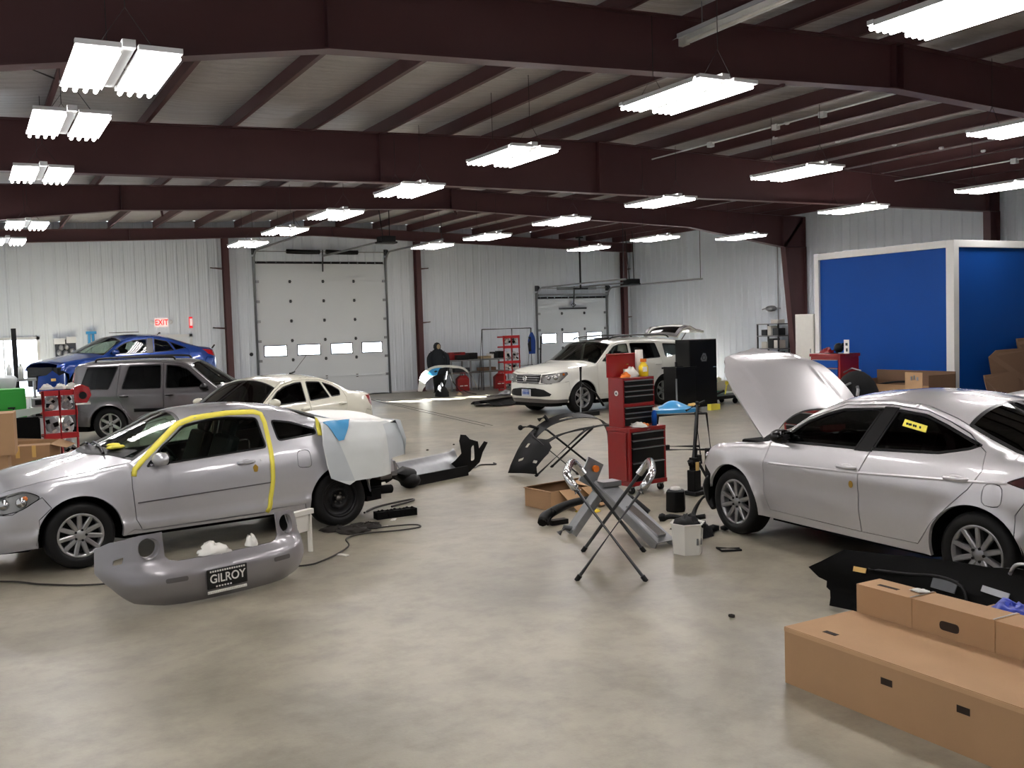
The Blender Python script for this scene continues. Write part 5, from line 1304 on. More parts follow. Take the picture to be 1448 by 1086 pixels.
t = thing('bumper_bracket', 'white plastic side bracket sticking out past the right end of the GILROY bumper', 'bracket', (2.60, 9.0, 0), R(30)); m = MB(); m.b2((.0, -.03, .36), (.26, .03, .41)); m.bar((.22, 0, .38), (.19, -.03, .0), .05, .02); m.bar((.03, 0, .38), (.0, 0, 0), .05, .02); m.b2((.0, -.01, .2), (.2, .01, .36)); m.build('bracket_body', ['off_white'], t, bev=.005)

# black bumper cover draped over a folding stand (centre)
arch = crv([(6.60, 0, .03), (6.66, 0, .18), (6.84, 0, .48), (7.12, 0, .70), (7.46, 0, .80), (7.85, 0, .80), (8.15, 0, .72), (8.34, 0, .52), (8.40, 0, .26)], 12)
AL = np.concatenate([[0], np.cumsum([(arch[i + 1] - arch[i]).length for i in range(len(arch) - 1)])]); AX = [p.x for p in arch]; AZ = [p.z for p in arch]; LT = AL[-1]
def archf(W):
    x = np.interp(W[:, 0], AL, AX); z = np.interp(W[:, 0], AL, AZ); f = W[:, 1]
    mid = np.sin(np.clip(W[:, 0] / LT, 0, 1) * PI)
    nx = np.gradient(AZ, AL); nxx = -np.interp(W[:, 0], AL, nx); nz = np.interp(W[:, 0], AL, np.gradient(AX, AL))
    d = -.24 * mid * f / .5 - .03 * np.cos(f * 9); x = x + np.where(W[:, 0] < LT / 2, .5, -.3) * f * (1 - mid) ** 1.5
    return np.stack([x + nxx * d, 12.15 - f - .15 * mid, z + nz * d], 1)
po = [(0, .02), (.35, .0), (1.3, -.05), (2.1, 0), (LT, .02), (LT - .02, .4), (LT - .3, .5), (LT - .42, .42), (1.4, .46), (.62, .42), (.55, .50), (.40, .52), (.12, .46), (-.02, .50)]
bf = thing('bumper_cover', 'black front bumper cover arched over a folding stand left of the red tool chest', 'bumper', (0, 0, 0))
sheet('cover_shell', 'black_plastic', po, archf, bf, .06, .008, [rnd([(.60, .17), (1.0, .13), (1.55, .12), (2.05, .15), (2.05, .40), (1.5, .425), (1.0, .42), (.64, .37)], .05), rnd([(.42, .1), (.5, .1), (.5, .16), (.42, .16)], .01), rnd([(.18, .12), (.22, .10), (.26, .2), (.21, .2)], .01), rnd([(.18, .38), (.23, .38), (.23, .44), (.18, .44)], .01), rnd([(1.15, .04), (1.4, .03), (1.4, .07), (1.15, .08)], .01)])
m = MB(); p = archf(np.array([(.55, .30)]))[0]; q = archf(np.array([(.85, .1)]))[0]
p = Vector(archf(np.array([(.80, .02)]))[0]); m.tube([p + Vector((-.26, .02, .03)), p + Vector((-.12, .02, .04)), p], .025, 6); m.ball(p + Vector((-.28, .02, .03)), .04, 8); p = Vector(archf(np.array([(1.0, .0)]))[0]); m.tube([p + Vector((-.14, .03, .03)), p + Vector((-.04, .02, .07)), p], .03, 6); m.build('mounting_tab', ['black_plastic'], bf)
def xstand(name, label, A, Bv, wdt, L, h, mt, pad):
    """two crossed frames: feet line A..A+L, second feet line offset by Bv"""
    t = thing(name, label, 'stand', (*A, 0)); u = Vector((L[0], L[1], 0)); v = Vector((Bv[0], Bv[1], 0))
    for s in (0, 1):
        f0 = v * s; top = v * (1 - s) + v * (.12 if s == 0 else -.12) + Vector((0, 0, h)); m = MB()
        k0, k1 = u * .06, u * .94; m.tube([f0, f0 + (top - f0) * .93 + k0 * .6, top + u * .16, top + u * .5, top + u * .84, u + f0 + (top - f0) * .93 - k0 * .6, f0 + u], .016, 8); m.build('leg_frame', [mt], t)
        for q in (f0, f0 + u): mm = MB(); mm.cyl(q, q + (top - f0) * .05, .021, n=8); mm.build('foot', ['rubber'], t)
        if pad: mm = MB(); mm.tube([f0 + (top - f0) * .84 + k0 * .5, f0 + (top - f0) * .95 + k0, top + u * .2, top + u * .8, f0 + u + (top - f0) * .95 - k0, u + f0 + (top - f0) * .84 - k0 * .5], .034, 10, smooth_path=3); mm.build('wrapped_pad', [pad], t)
    return t
xstand('folding_stand', 'dark folding X stand under the arched black bumper cover', (6.83, 11.7), (.56, -.25), 0, (.62, .6), .60, 'steel_black', None)
xstand('folding_stand', 'chrome topped folding X stand in the middle of the floor', (4.255, 6.675), (.445, -.353), 0, (.605, .83), .86, 'galv_dark', 'chrome')
# aluminium crash bar leaning under that stand
t = thing('crash_bar', 'grey aluminium crash bar propped in a tent shape behind the chrome topped stand', 'crash bar', (5.48, 8.09, 0))
def chan(a, b_, w, h, mt='galv'):
    m = MB(); m.bar(a, b_, w, .012); d = (Vector(b_) - Vector(a)).normalized(); f = frame(d); 
    for s in (-1, 1): m.bar(Vector(a) + f[0] * s * w / 2 - f[1] * h / 2, Vector(b_) + f[0] * s * w / 2 - f[1] * h / 2, .012, h)
    return m
chan((-.36, .06, .04), (.02, 0, .50), .16, .06).build('left_beam', ['galv'], t); chan((.02, 0, .52), (.10, -.90, .05), .22, .08).build('right_beam', ['galv'], t)
m = MB(); m.bar((.05, -.4, .30), (.09, -.85, .09), .10, .05); m.build('plastic_insert', ['chrome'], t)
m = MB(); m.box((-.05, .1, .60), (.2, .02, .26), rot=Matrix.Rotation(.5, 3, 'Y')); m.box((.05, -.05, .50), (.22, .16, .05)); m.build('mount_plate', ['galv'], t)
m = MB(); m.cyl((-.02, .07, .64), (-.02, .04, .64), .035, n=12); m.build('reflector', ['orange'], t)
m = MB(); m.tube([(-.45, .10, .03), (-.40, .07, .09), (-.33, .05, .07)], .03, 8); m.build('end_bracket', ['galv_dark'], t)
m = MB(); m.tube([(5.12, 8.66, .05), (5.2, 8.72, .10), (5.5, 8.80, .17), (5.8, 8.84, .19), (6.05, 8.80, .18)], [.05, .055, .045, .04, .035], 8, smooth_path=4); m.box((5.34, 8.70, .03), (.2, .09, .05)); m.tube([(5.18, 8.70, .04), (5.30, 8.72, .14)], .05, 8); one(m, 'bumper_beam', ['black_plastic'], 'black curved bumper beam lying beside the open cardboard carton', 'bumper')
m = MB(); m.tube([(6.15, 8.78, .22), (6.25, 8.65, .17), (6.36, 8.48, .04)], [.012, .045, .03], 8, smooth_path=4); one(m, 'trim_strip', ['black_plastic'], 'short black trim piece on the floor right of the aluminium crash bar', 'trim')
# open carton
t = carton('cardboard_carton', 'low open cardboard carton with folded flaps beside the folding stand', (5.66, 9.36, 0), R(6), (.85, .50, .22), open_top=True, flaps=[[(.0, .0, .22), (.0, .5, .22), (-.02, .5, .22), (-.02, 0, .22)], [(.12, 0, .22), (.34, 0, .22), (.40, -.2, .02), (.20, -.22, .01)], [(.44, 0, .22), (.84, 0, .22), (.92, -.16, .05), (.56, -.2, .02)], [(0, .5, .22), (.85, .5, .22), (.85, .40, .26), (0, .38, .25)], [(.55, .0, .22), (.85, .0, .22), (.85, .5, .23), (.58, .45, .23)]])
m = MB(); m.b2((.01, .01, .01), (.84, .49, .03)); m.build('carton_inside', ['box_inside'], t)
rag('yellow_cloth', 'yellow', 'flat yellow cloth at the front of the open cardboard carton', 'cloth', (5.98, 9.10, .0), .16, 4, .12)

# red tool cabinet and chest
tc = thing('tool_cabinet', 'red rolling tool cabinet with black drawers on casters', 'tool cabinet', (6.98, 9.647, 0), R(7))
W, Dp = .59, .41
sk = Matrix.Shear('XY', 3, (0, 0))
m = MB(); m.b2((0, .02, .12), (W, Dp, .80)); m.b2((-.012, -.012, .10), (W + .012, Dp + .01, .15)); m.b2((-.012, 0, .15), (.02, .03, .80)); m.b2((W - .02, 0, .15), (W + .012, .03, .80)); m.b2((-.012, -.005, .765), (W + .012, Dp + .01, .81)); m.build('cabinet_body', ['red_paint'], tc, bev=.004)
m = MB(); m.b2((-.016, .06, .17), (-.011, Dp - .03, .75)); m.build('side_panel', ['red_paint'], tc, bev=.003)
for z0, z1 in ((.155, .385), (.392, .565), (.572, .66), (.667, .755)):
    m = MB(); m.b2((.03, -.008, z0), (W - .03, .03, z1)); d = m.build('drawer', ['drawer_black'], tc, bev=.003); m = MB(); m.b2((.03, -.022, z1 - .014), (W - .03, -.006, z1 - .002)); m.build('drawer_pull', ['galv'], d)
for x, y in ((.05, .05), (W - .05, .05), (.05, Dp - .05), (W - .05, Dp - .05)):
    m = MB(); m.cyl((x - .018, y, .045), (x + .018, y, .045), .045, n=18); c = m.build('caster', ['rubber'], tc); m = MB(); m.b2((x - .03, y - .03, .08), (x + .03, y + .03, .10)); m.b2((x - .027, y - .015, .04), (x - .021, y + .015, .09)); m.b2((x + .021, y - .015, .04), (x + .027, y + .015, .09)); m.build('caster_fork', ['galv'], c)
m = MB(); m.b2((.28, -.009, .775), (.33, -.005, .785)); m.build('badge', ['chrome'], tc)
def cl(x, y, z): return Matrix.Translation((6.98, 9.647, 0)) @ Matrix.Rotation(R(7), 4, 'Z') @ Vector((x, y, z))
t = thing('tool_chest', 'tall red tool chest with open lid standing on the red rolling cabinet', 'tool chest', cl(.03, .14, .81), R(7)); W2, D2_ = .53, .27; H = .61
m = MB(); m.b2((0, .015, 0), (W2, D2_, H)); m.b2((0, 0, 0), (.02, .03, H)); m.b2((W2 - .02, 0, 0), (W2, .03, H)); m.b2((0, 0, H - .03), (W2, .03, H)); m.b2((0, 0, .25), (W2, .02, .29)); m.b2((0, 0, 0), (W2, .02, .015)); m.build('chest_body', ['red_paint'], t, bev=.004)
for z0, z1 in ((.02, .115), (.12, .175), (.18, .245), (.30, .385), (.39, .445), (.45, .51), (.515, .575)):
    m = MB(); m.b2((.025, -.008, z0), (W2 - .025, .02, z1)); d = m.build('drawer', ['drawer_black'], t, bev=.002); m = MB(); m.b2((.025, -.02, z1 - .012), (W2 - .025, -.006, z1 - .002)); m.build('drawer_pull', ['galv'], d)
m = MB(); m.b2((-.02, D2_ - .01, H), (.46, D2_ + .006, H + .29)); m.prism([(D2_ - .14, H + .02), (D2_, H), (D2_, H + .29), (D2_ - .05, H + .26)], lambda a, b: (.46, a, b), lambda a, b: (.47, a, b)); m.b2((-.02, D2_ - .03, H + .28), (.47, D2_ + .006, H + .295)); lid = m.build('lid', ['red_paint'], t, bev=.003)
m = MB(); m.b2((.30, D2_ - .018, H + .15), (.335, D2_ - .01, H + .16)); m.build('lid_latch', ['chrome'], lid)
m = MB(); m.cyl((-.005, .12, .42), (.0, .12, .42), .033, n=18); e = m.build('sticker', ['label_white'], t); m = MB(); m.cyl((-.007, .12, .42), (-.004, .12, .42), .014, n=12); m.build('sticker_mark', ['galv_dark'], e)
m = MB(); m.tube([(W2, .08, .52), (W2 + .04, .08, .50), (W2 + .04, .08, .36), (W2, .08, .34)], .01, 6); m.build('side_handle', ['black_trim'], t)
zt = .81 + H
rag('orange_rag', 'orange', 'crumpled orange rag on top of the red tool chest', 'rag', cl(.13, .20, zt), .075, 11, .8)
rag('white_rag', 'off_white', 'white mesh rag on top of the red tool chest behind the orange one', 'rag', cl(.27, .26, zt), .10, 12, 1.1)
rag('black_hose_coil', 'galv_dark', 'dark tangled fitting on top of the red tool chest', 'fitting', cl(.37, .27, zt), .06, 13, .9)
t = thing('spray_bottle', 'yellow bottle standing on the red tool chest', 'bottle', cl(.46, .22, zt)); m = MB(); m.lathe([(0, 0), (.055, 0), (.062, .02), (.06, .12), (.03, .17), (.02, .18), (0, .18)], n=16); m.build('bottle_body', ['yellow'], t); m = MB(); m.box((0, 0, .20), (.03, .09, .04)); m.build('bottle_cap', ['orange'], t); m = MB(); m.box((-.02, -.056, .09), (.06, .012, .06)); m.build('label', ['label_white'], t)
t = thing('spray_can', 'slim black can right of the yellow bottle on the red tool chest', 'can', cl(.535, .24, zt)); m = MB(); m.lathe([(0, 0), (.022, 0), (.022, .12), (.012, .14), (0, .14)], n=12); m.build('can_body', ['black_trim'], t); m = MB(); m.lathe([(.011, .14), (.011, .16), (0, .16)], n=10); m.build('can_cap', ['off_white'], t)
t = thing('paper_roll', 'white paper roll standing at the right end of the open chest lid', 'paper roll', cl(.505, .345, zt)); m = MB(); m.lathe([(.02, .0), (.05, 0), (.052, .2), (.048, .33), (.02, .33)], n=18); m.build('roll', ['off_white'], t); m = MB(); m.cyl((0, 0, .0), (0, 0, .335), .018, n=10); m.build('core', ['cardboard'], t)
rag('white_rag', 'off_white', 'white netted rag hanging over the front of the lower cabinet top', 'rag', cl(.20, .06, .812), .11, 21, .5)
rag('red_rag', 'orange', 'reddish rag behind the white rag on the lower cabinet top', 'rag', cl(.33, .10, .812), .07, 22, .5)
t = thing('spray_bottle', 'dark blue pump bottle on the lower cabinet top', 'bottle', cl(.47, .06, .812)); m = MB(); m.lathe([(0, 0), (.032, 0), (.034, .10), (.03, .16), (.012, .19), (0, .19)], n=14); m.build('bottle_body', ['booth_blue'], t); m = MB(); m.box((.02, 0, .205), (.08, .025, .03)); m.build('pump_head', ['label_white'], t)
# work stand with blue panel
t = thing('work_stand', 'black steel work stand holding the blue panel behind the tool chest', 'work stand', (8.45, 11.0, 0), R(-18)); m = MB()
for x in (0, .72):
    for y in (0, .42): m.tube([(x - (.08 if x == 0 else -.08), y, 0), (x, y, .78)], .017, 8)
m.build('stand_legs', ['steel_black'], t); m = MB(); m.tube([(0, 0, .78), (.72, 0, .78), (.72, .42, .78), (0, .42, .78)], .017, 8, closed=True); m.tube([(-.06, 0, .30), (.77, 0, .26)], .02, 8); m.tube([(-.06, .42, .30), (.77, .42, .26)], .02, 8); m.build('stand_frame', ['steel_black'], t)
m = MB(); m.b2((.05, -.03, .30), (.15, .03, .36)); m.build('clamp', ['black_plastic'], t)
m = MB(); VV, T, nn = cdt([('a', [(.36 * math.cos(u), .23 * math.sin(u)) for u in np.linspace(0, 2 * PI, 33)[:-1]])], .04); V, F, bd = region(VV, T, nn, 'a')
skin(m, V, F, bd, lambda W: np.stack([W[:, 0], W[:, 1], .075 * (1 - ((W[:, 0] / .37) ** 2 + (W[:, 1] / .24) ** 2)) ** 2 + .045 * np.exp(-((W[:, 0] + .02) ** 2 + (W[:, 1]) ** 2) / .02)], 1), thick=.05)
o = build_skin(m, 'fender_panel', 'sky_blue'); o.location = (8.80, 11.09, .85); o.rotation_euler = (0, 0, R(-18)); tag(o, 'sky blue painted panel lying on the black work stand', 'car panel')
rag('masking_paper', 'tan_label', 'bit of tan masking paper on the right end of the blue panel', 'paper', (9.06, 10.98, .88), .09, 31, .4)
# slim upright jack beside the silver sedan
t = thing('bumper_jack', 'black upright jack with two tall thin handles before the silver sedan', 'jack', (7.62, 9.2, 0), R(10)); m = MB(); m.b2((-.13, -.10, 0), (.22, .10, .05)); m.b2((-.10, -.06, .05), (.02, .06, .30)); m.b2((.0, -.03, .03), (.34, .03, .08)); m.build('jack_base', ['black_plastic'], t, bev=.01)
m = MB(); m.b2((-.07, -.05, .30), (.01, .05, .45)); m.tube([(-.14, -.02, .42), (-.10, 0, .36), (-.02, 0, .44), (.0, 0, .56)], .03, 6); m.b2((-.02, -.045, .40), (.06, .045, .48)); m.build('jack_head', ['black_plastic'], t, bev=.008)
m = MB(); m.b2((-.068, -.056, .26), (-.012, -.05, .40)); m.build('yellow_label', ['tan_label'], t); m = MB(); m.bar((.02, 0, .42), (.16, -.02, .20), .03, .02); m.build('lever', ['steel_black'], t)
m = MB(); m.tube([(-.05, 0, .45), (.0, .0, .8), (.05, .0, 1.08)], .016, 8); m.build('handle', ['galv_dark'], t); m = MB(); m.tube([(.02, .03, .45), (.07, .03, .8), (.09, .03, 1.06)], .013, 8); m.build('handle', ['steel_black'], t); m = MB(); m.tube([(-.1, .05, 1.02), (.07, .02, 1.08), (.16, -.02, 1.12)], .014, 6); m.ball((.07, .02, 1.10), .025, 8); m.build('cross_handle', ['steel_black'], t)
m = MB(); m.lathe([(0, 0), (.11, 0), (.12, .02), (.115, .22), (.09, .24), (0, .24)], n=6); o = one(m, 'black_container', ['black_plastic'], 'black plastic container with a white cap left of the sedan front wheel', 'container', (6.76, 8.52, 0), .3, bev=.008)
m = MB(); m.lathe([(.062, .238), (.06, .252), (.05, .268), (0, .272)], n=12); m.build('cap', ['off_white'], o)
# white six-sided bin with black plastic scraps
t = thing('waste_bin', 'dirty white six-sided bin full of black plastic scraps', 'bin', (5.60, 6.90, 0), .2); m = MB()
for a, b_, z0, z1 in ((.135, .155, 0, .27),): m.lathe([(a - .01, .006), (a, 0), (b_, z1), (b_ + .015, z1 + .005), (b_ + .01, z1 + .012), (b_ - .012, z1), (a - .012, .012), (0, .012)], n=6, smooth=False)
m.build('bin_body', ['off_white'], t); m = MB(); m.box((.0, -.131, .12), (.06, .014, .06)); m.build('label', ['galv'], t)
m = MB(); m.cyl((.03, -.15, .26), (.03, -.17, .26), .02, n=12); m.build('rim_knob', ['rubber'], t)
rag('plastic_scrap', 'black_plastic', 'crumpled black plastic heaped in the white bin', 'scrap', (5.62, 6.92, .22), .15, 41, .75)
m = MB(); m.tube([(5.9, 6.86, .01), (6.05, 6.72, .01), (6.02, 6.66, .01), (5.86, 6.74, .01)], .01, 6, closed=True); one(m, 'wire_loop', ['rubber'], 'small black loop on the floor behind the white bin', 'wire')
sc1 = crv([(6.28, 8.18, .0), (6.36, 8.12, .05), (6.5, 8.0, .03), (6.62, 7.86, .06)], 5); m = MB(); m.tube(sc1, .028, 6); m.ball((6.30, 8.17, .04), .045, 8); one(m, 'plastic_strip', ['black_plastic'], 'black plastic strip on the floor left of the scrap pile by the sedan wheel', 'strip')
m = MB()
for k, (x, y, r) in enumerate(((6.25, 7.5, .10), (6.36, 7.44, .08), (6.5, 7.42, .06), (6.6, 7.36, .05))): m.ball((x, y, r * .45), (r * 1.1, r * .7, r * .5), 7)
one(m, 'plastic_scrap', ['black_plastic'], 'row of broken black plastic just in front of the sedan front tyre', 'scrap')
rag('plastic_scrap', 'black_cloth', 'bigger black crumpled lining behind the white bin', 'scrap', (6.08, 7.42, 0), .20, 44, .8)
m = MB(); m.tube([(6.35, 7.7, .02), (6.5, 7.9, .10), (6.7, 8.0, .22), (6.9, 8.02, .28)], [.012, .025, .014, .02], 6, smooth_path=4); one(m, 'torn_trim', ['black_plastic'], 'torn black trim strip hanging from the sedan front down to the scraps', 'trim')
rag('paper_scrap', 'off_white', 'white scrap of paper among the black plastic by the white bin', 'paper', (6.22, 7.62, .02), .07, 46, .6)

# big flat cartons bottom right
t = carton('long_carton', 'long low cardboard carton in the right foreground', (4.0, 1.55, 0), 0, (.55, 2.53, .318), slots=[((-.002, 1.785, .20), (.004, 1.855, .235)), ((-.002, 1.345, .20), (.004, 1.415, .235)), ((.10, 2.25, .3255), (.135, 2.34, .3275))])
m = MB(); m.b2((-.003, -.01, .300), (.0, 2.53, .322)); m.build('box_edge', ['cardboard_light'], t)
t = carton('tall_carton', 'taller narrow cardboard carton strapped behind the long low one', (4.556, 1.5, 0), 0, (.20, 2.55, .485), slots=[((.07, 2.32, .4925), (.10, 2.46, .4945))])
for y in (1.65, 2.16):
    m = MB(); m.b2((-.004, y, .2), (.206, y + .022, .4965)); m.build('strap', ['cardboard'], t)
for y in (1.65, 2.16): 
    m = MB(); m.b2((.0, y + .006, .4965), (.2, y + .014, .499)); m.build('strap_tape', ['galv'], t)
m = MB(); m.prism(rnd([(1.86, .365), (1.98, .365), (1.98, .415), (1.86, .415)], .025), lambda a, b: (-.003, a, b), lambda a, b: (.004, a, b)); m.build('hand_hole', ['box_inside'], t)
# black bumper cover seen from its inside, behind the cartons
def insf(W):
    a, b_ = W[:, 0], W[:, 1]; y = 5.15 - a * .95; bow = .22 * np.sin(np.clip(a / 1.8, 0, 1) * PI)
    return np.stack([5.28 + bow * .6 + .16 * b_ + .03 * np.sin(b_ * 16), y, .015 + b_ * .96], 1)
po = [(.18, 0), (.15, .10), (.12, .12), (.13, .17), (.07, .19), (.0, .26), (.10, .32), (.24, .42), (.6, .44), (1.0, .475), (1.4, .505), (1.62, .55), (1.72, .56), (1.80, .50), (1.86, .38), (1.84, .1), (1.7, 0)]
t = thing('bumper_cover', 'black bumper cover showing its inside, standing behind the cardboard cartons', 'bumper', (0, 0, 0)); sheet('cover_shell', 'dull_black', po, insf, t, .06, .008)
for nm, mt, a, b_, w, h in (('clip', 'tan_label', .42, .31, .10, .035), ('foam_pad', 'galv_dark', 1.10, .34, .2, .08), ('paper_label', 'label_white', 1.22, .18, .07, .07), ('paper_label', 'label_white', 1.40, .18, .06, .08), ('clip', 'tan_label', 1.62, .20, .06, .03), ('foil_strip', 'galv', 1.5, .38, .22, .035)):
    q = insf(np.array([(a - w / 2, b_ - h / 2), (a + w / 2, b_ - h / 2), (a + w / 2, b_ + h / 2), (a - w / 2, b_ + h / 2)])); q[:, 0] -= .014; m = MB(); m.add(q, [(0, 1, 2, 3)]); o = m.build(nm, [mt], t); o.modifiers.new('t', 'SOLIDIFY').thickness = .006
m = MB(); q = [insf(np.array([(a, b_)]))[0] + np.array([-.03, 0, 0]) for a, b_ in ((.5, .33), (.8, .35), (1.05, .38), (1.25, .36), (1.32, .25), (1.36, .2))]; m.tube(q, .01, 6, smooth_path=4); m.build('inner_rib', ['black_plastic'], t)
m = MB(); q = [insf(np.array([(a, b_)]))[0] + np.array([-.02, 0, .0]) for a, b_ in ((1.58, .51), (1.64, .58), (1.74, .60), (1.82, .52))]; m.tube(q, .012, 6, smooth_path=4); m.build('wheel_lip', ['silver_paint'], t)
rag('blue_bag', 'blue_bag', 'crumpled blue bag behind the strapped cardboard carton', 'bag', (4.98, 3.35, .40), .14, 51, .5)
m = MB(); m.b2((0, 0, 0), (.3, .34, .40)); one(m, 'carton_stub', ['cardboard'], 'small plain carton under the blue bag', 'box', (4.82, 3.18, 0), .05)
rag('paper_scrap', 'off_white', 'white scrap lying on the strapped cardboard carton beside its handle slot', 'paper', (4.70, 3.72, .497), .05, 52, .3)

# blue and white booth
t = thing('paint_booth', 'large blue panelled booth with white frame posts by the right wall', 'booth', (15.5, 11.5, 0)); bx, by, bh = 6.6, 3.3, 3.4
m = MB(); m.b2((0, -.0, 0), (.14, .16, bh)); m.b2((-.0, .0, bh - .001), (.14, .14, bh)); m.build('corner_post', ['booth_white'], t, bev=.006)
m = MB(); m.b2((0, by - .12, 0), (.12, by, bh - .0)); m.build('end_post', ['booth_white'], t, bev=.006)
m = MB(); m.b2((.0, .16, bh - .13), (.12, by - .12, bh)); m.build('top_rail', ['booth_white'], t, bev=.006); m = MB(); m.b2((.14, 0, bh - .13), (bx, .12, bh)); m.build('top_rail', ['booth_white'], t, bev=.006)
m = MB(); m.b2((.05, .16, .1), (.08, by - .12, bh - .13)); m.build('blue_panel', ['booth_blue'], t); m = MB(); m.b2((.14, .05, .1), (bx, .08, bh - .13)); m.build('blue_panel', ['booth_blue'], t)
m = MB(); m.b2((.0, .16, 0), (.12, by - .12, .1)); m.b2((.14, 0, 0), (bx, .12, .1)); m.build('bottom_rail', ['booth_white'], t)
m = MB(); m.b2((.1, .1, bh - .05), (bx, by, bh - .02)); m.build('roof_panel', ['booth_white'], t)
for i, (lb, x0, x1, z, y) in enumerate((('broad flat cardboard sheet leaning on the right side of the booth', 15.9, 18.2, 1.40, 11.1), ('flat cardboard sheet behind, its top edge highest against the booth', 17.0, 18.6, 1.58, 11.3), ('low cardboard piece at the left of the leaning sheets', 15.55, 16.5, .98, 10.95))):
    m = MB(); m.add([(x0, y - .25, 0), (x1, y - .25, 0), (x1, y + .05, z + .03), (x0 + (.28 if i == 0 else .05), y + .05, z), (x0, y, z * .92)], [(0, 1, 2, 3, 4)]); o = one(m, 'cardboard_sheet', ['cardboard_dark'], lb, 'cardboard'); s = o.modifiers.new('t', 'SOLIDIFY'); s.thickness = .012
m = MB()
t = thing('trim_carton', 'long open cardboard carton with a black strip at the foot of the booth', 'box', (14.55, 11.3, 0)); 
m = MB(); m.b2((.7, .0, 0), (.72, 1.7, 1.06)); m.b2((0, 0, 0), (.72, .012, 1.02)); m.b2((0, 1.69, 0), (.72, 1.7, .9)); m.build('back_panel', ['cardboard_dark'], t); m = MB(); m.b2((0, 0.0, 0), (.012, 1.7, .84)); m.build('front_panel', ['cardboard'], t)
m = MB(); m.b2((-.014, .12, .0), (-.002, .48, 1.07)); f = m.build('flap', ['cardboard_light'], t); m = MB(); m.b2((-.02, .2, .93), (-.014, .24, .99)); m.b2((-.02, .27, .94), (-.014, .30, 1.02)); m.b2((-.02, .33, .93), (-.014, .36, 1.0)); m.build('printed_mark', ['galv'], f)
m = MB(); m.tube([(.1, .3, .9), (.06, .8, .88), (.02, 1.3, .78), (0, 1.7, .66)], .022, 6, smooth_path=4); m.build('black_strip', ['black_plastic'], t)
t = thing('gear_bag', 'round black bag with grey markings before the booth', 'bag', (13.9, 12.3, 0)); m = MB(); m.ball((0, 0, .60), (.34, .42, .52), 20); m.lathe([(.0, 0), (.30, 0), (.34, .3), (.33, .6)], n=20); m.build('bag_body', ['black_cloth'], t)
m = MB(); m.tube([(-.33, .1, .80), (-.35, -.02, .86), (-.33, -.16, .92)], .018, 6); m.tube([(-.28, -.26, .86), (-.30, -.3, .80), (-.3, -.28, .70)], .03, 6); m.tube([(-.05, .25, 1.08), (0, .1, 1.16), (.0, -.1, 1.12)], .014, 6); m.build('bag_marking', ['galv'], t)
def cart(name, label, loc, rz, d, mt, nd, dm='drawer_black'):
    t = thing(name, label, 'tool cart', loc, rz); w, l, h = d; m = MB(); m.b2((0, 0, .1), (w, l, h)); m.b2((-.02, -.02, h - .06), (w + .02, l + .02, h)); m.build('cart_body', [mt], t, bev=.005)
    for k in range(nd):
        z0 = .16 + (h - .26) * k / nd; z1 = .16 + (h - .26) * (k + 1) / nd - .012
        m = MB(); m.b2((-.012, .05, z0), (.01, l - .05, z1)); d_ = m.build('drawer', [dm], t); m = MB(); m.b2((-.024, .05, z1 - .014), (-.01, l - .05, z1)); m.build('drawer_pull', ['galv'], d_)
    for x in (.06, w - .06):
        for y in (.06, l - .06): m = MB(); m.cyl((x - .02, y, .05), (x + .02, y, .05), .05, n=14); m.build('caster', ['rubber'], t)
    return t
cart('tool_cart', 'red tool cart with blue-grey drawers in front of the booth', (14.2, 12.95, 0), 0, (.5, .72, 1.40), 'red_paint', 7, 'booth_blue')
rag('red_rag', 'red_paint', 'red cloth heap on the tool cart before the booth', 'rag', (14.45, 13.5, 1.40), .16, 61, .6)
t = thing('spray_gun', 'black handheld tool standing on the cart before the booth', 'tool', (14.5, 13.25, 1.40)); m = MB(); m.ball((0, 0, .10), (.09, .10, .10), 10); m.tube([(0, .05, .1), (.0, -.12, .16)], .04, 8); m.build('tool_body', ['black_plastic'], t)
t = thing('instruction_card', 'white marked card on a clip at the end of the red tool cart', 'card', (14.3, 12.98, 1.40)); m = MB(); m.b2((-.005, -.16, .0), (.005, -.04, .26)); m.build('card', ['label_white'], t); m = MB(); m.b2((-.008, -.13, .15), (-.005, -.08, .2)); m.b2((-.008, -.13, .04), (-.005, -.09, .1)); m.build('printed_mark', ['galv_dark'], t); m = MB(); m.b2((-.004, -.05, .0), (.004, .1, .02)); m.build('clip', ['galv'], t)
t = cart('tool_cart', 'dark red open tool cart seen under the raised sedan hood', (10.5, 9.9, 0), 0, (.45, .75, .84), 'red_paint', 3)
rag('shop_rag', 'tan', 'tan cloth on the tool cart under the raised hood', 'rag', (10.7, 10.45, .84), .1, 62, .4)
for y, nm in ((9.95, 'white can on the tool cart nearest its right end'), (10.2, 'white can on the tool cart near its middle')):
    m = MB(); m.lathe([(0, 0), (.035, 0), (.035, .09), (0, .09)], n=12); one(m, 'small_can', ['off_white'], nm, 'can', (10.62, y, .84))
# white wall cabinet, shelving and fan at the right wall
t = thing('wall_cabinet', 'tall white metal cabinet beside the booth post', 'cabinet', (20.8, 19.9, .0)); m = MB(); m.b2((0, 0, 0), (.5, .7, 2.2)); m.build('cabinet_body', ['off_white'], t, bev=.008); m = MB(); m.b2((-.012, .02, .02), (0, .68, 2.17)); d = m.build('door', ['off_white'], t, bev=.004); m = MB(); m.b2((-.03, .1, 1.1), (-.012, .13, 1.22)); m.build('handle', ['galv'], d)
t = thing('shelf_unit', 'grey steel shelving with boxes against the right wall', 'shelving', (21.85, 22.35, 0)); m = MB()
for x in (0, .45):
    for y in (0, .9): m.b2((x, y, 0), (x + .04, y + .04, 1.95))
m.build('upright', ['galv_dark'], t)
for z in (.3, .75, 1.15, 1.55, 1.92): m = MB(); m.b2((0, 0, z), (.49, .94, z + .03)); m.build('shelf', ['galv'], t)
bx0 = None
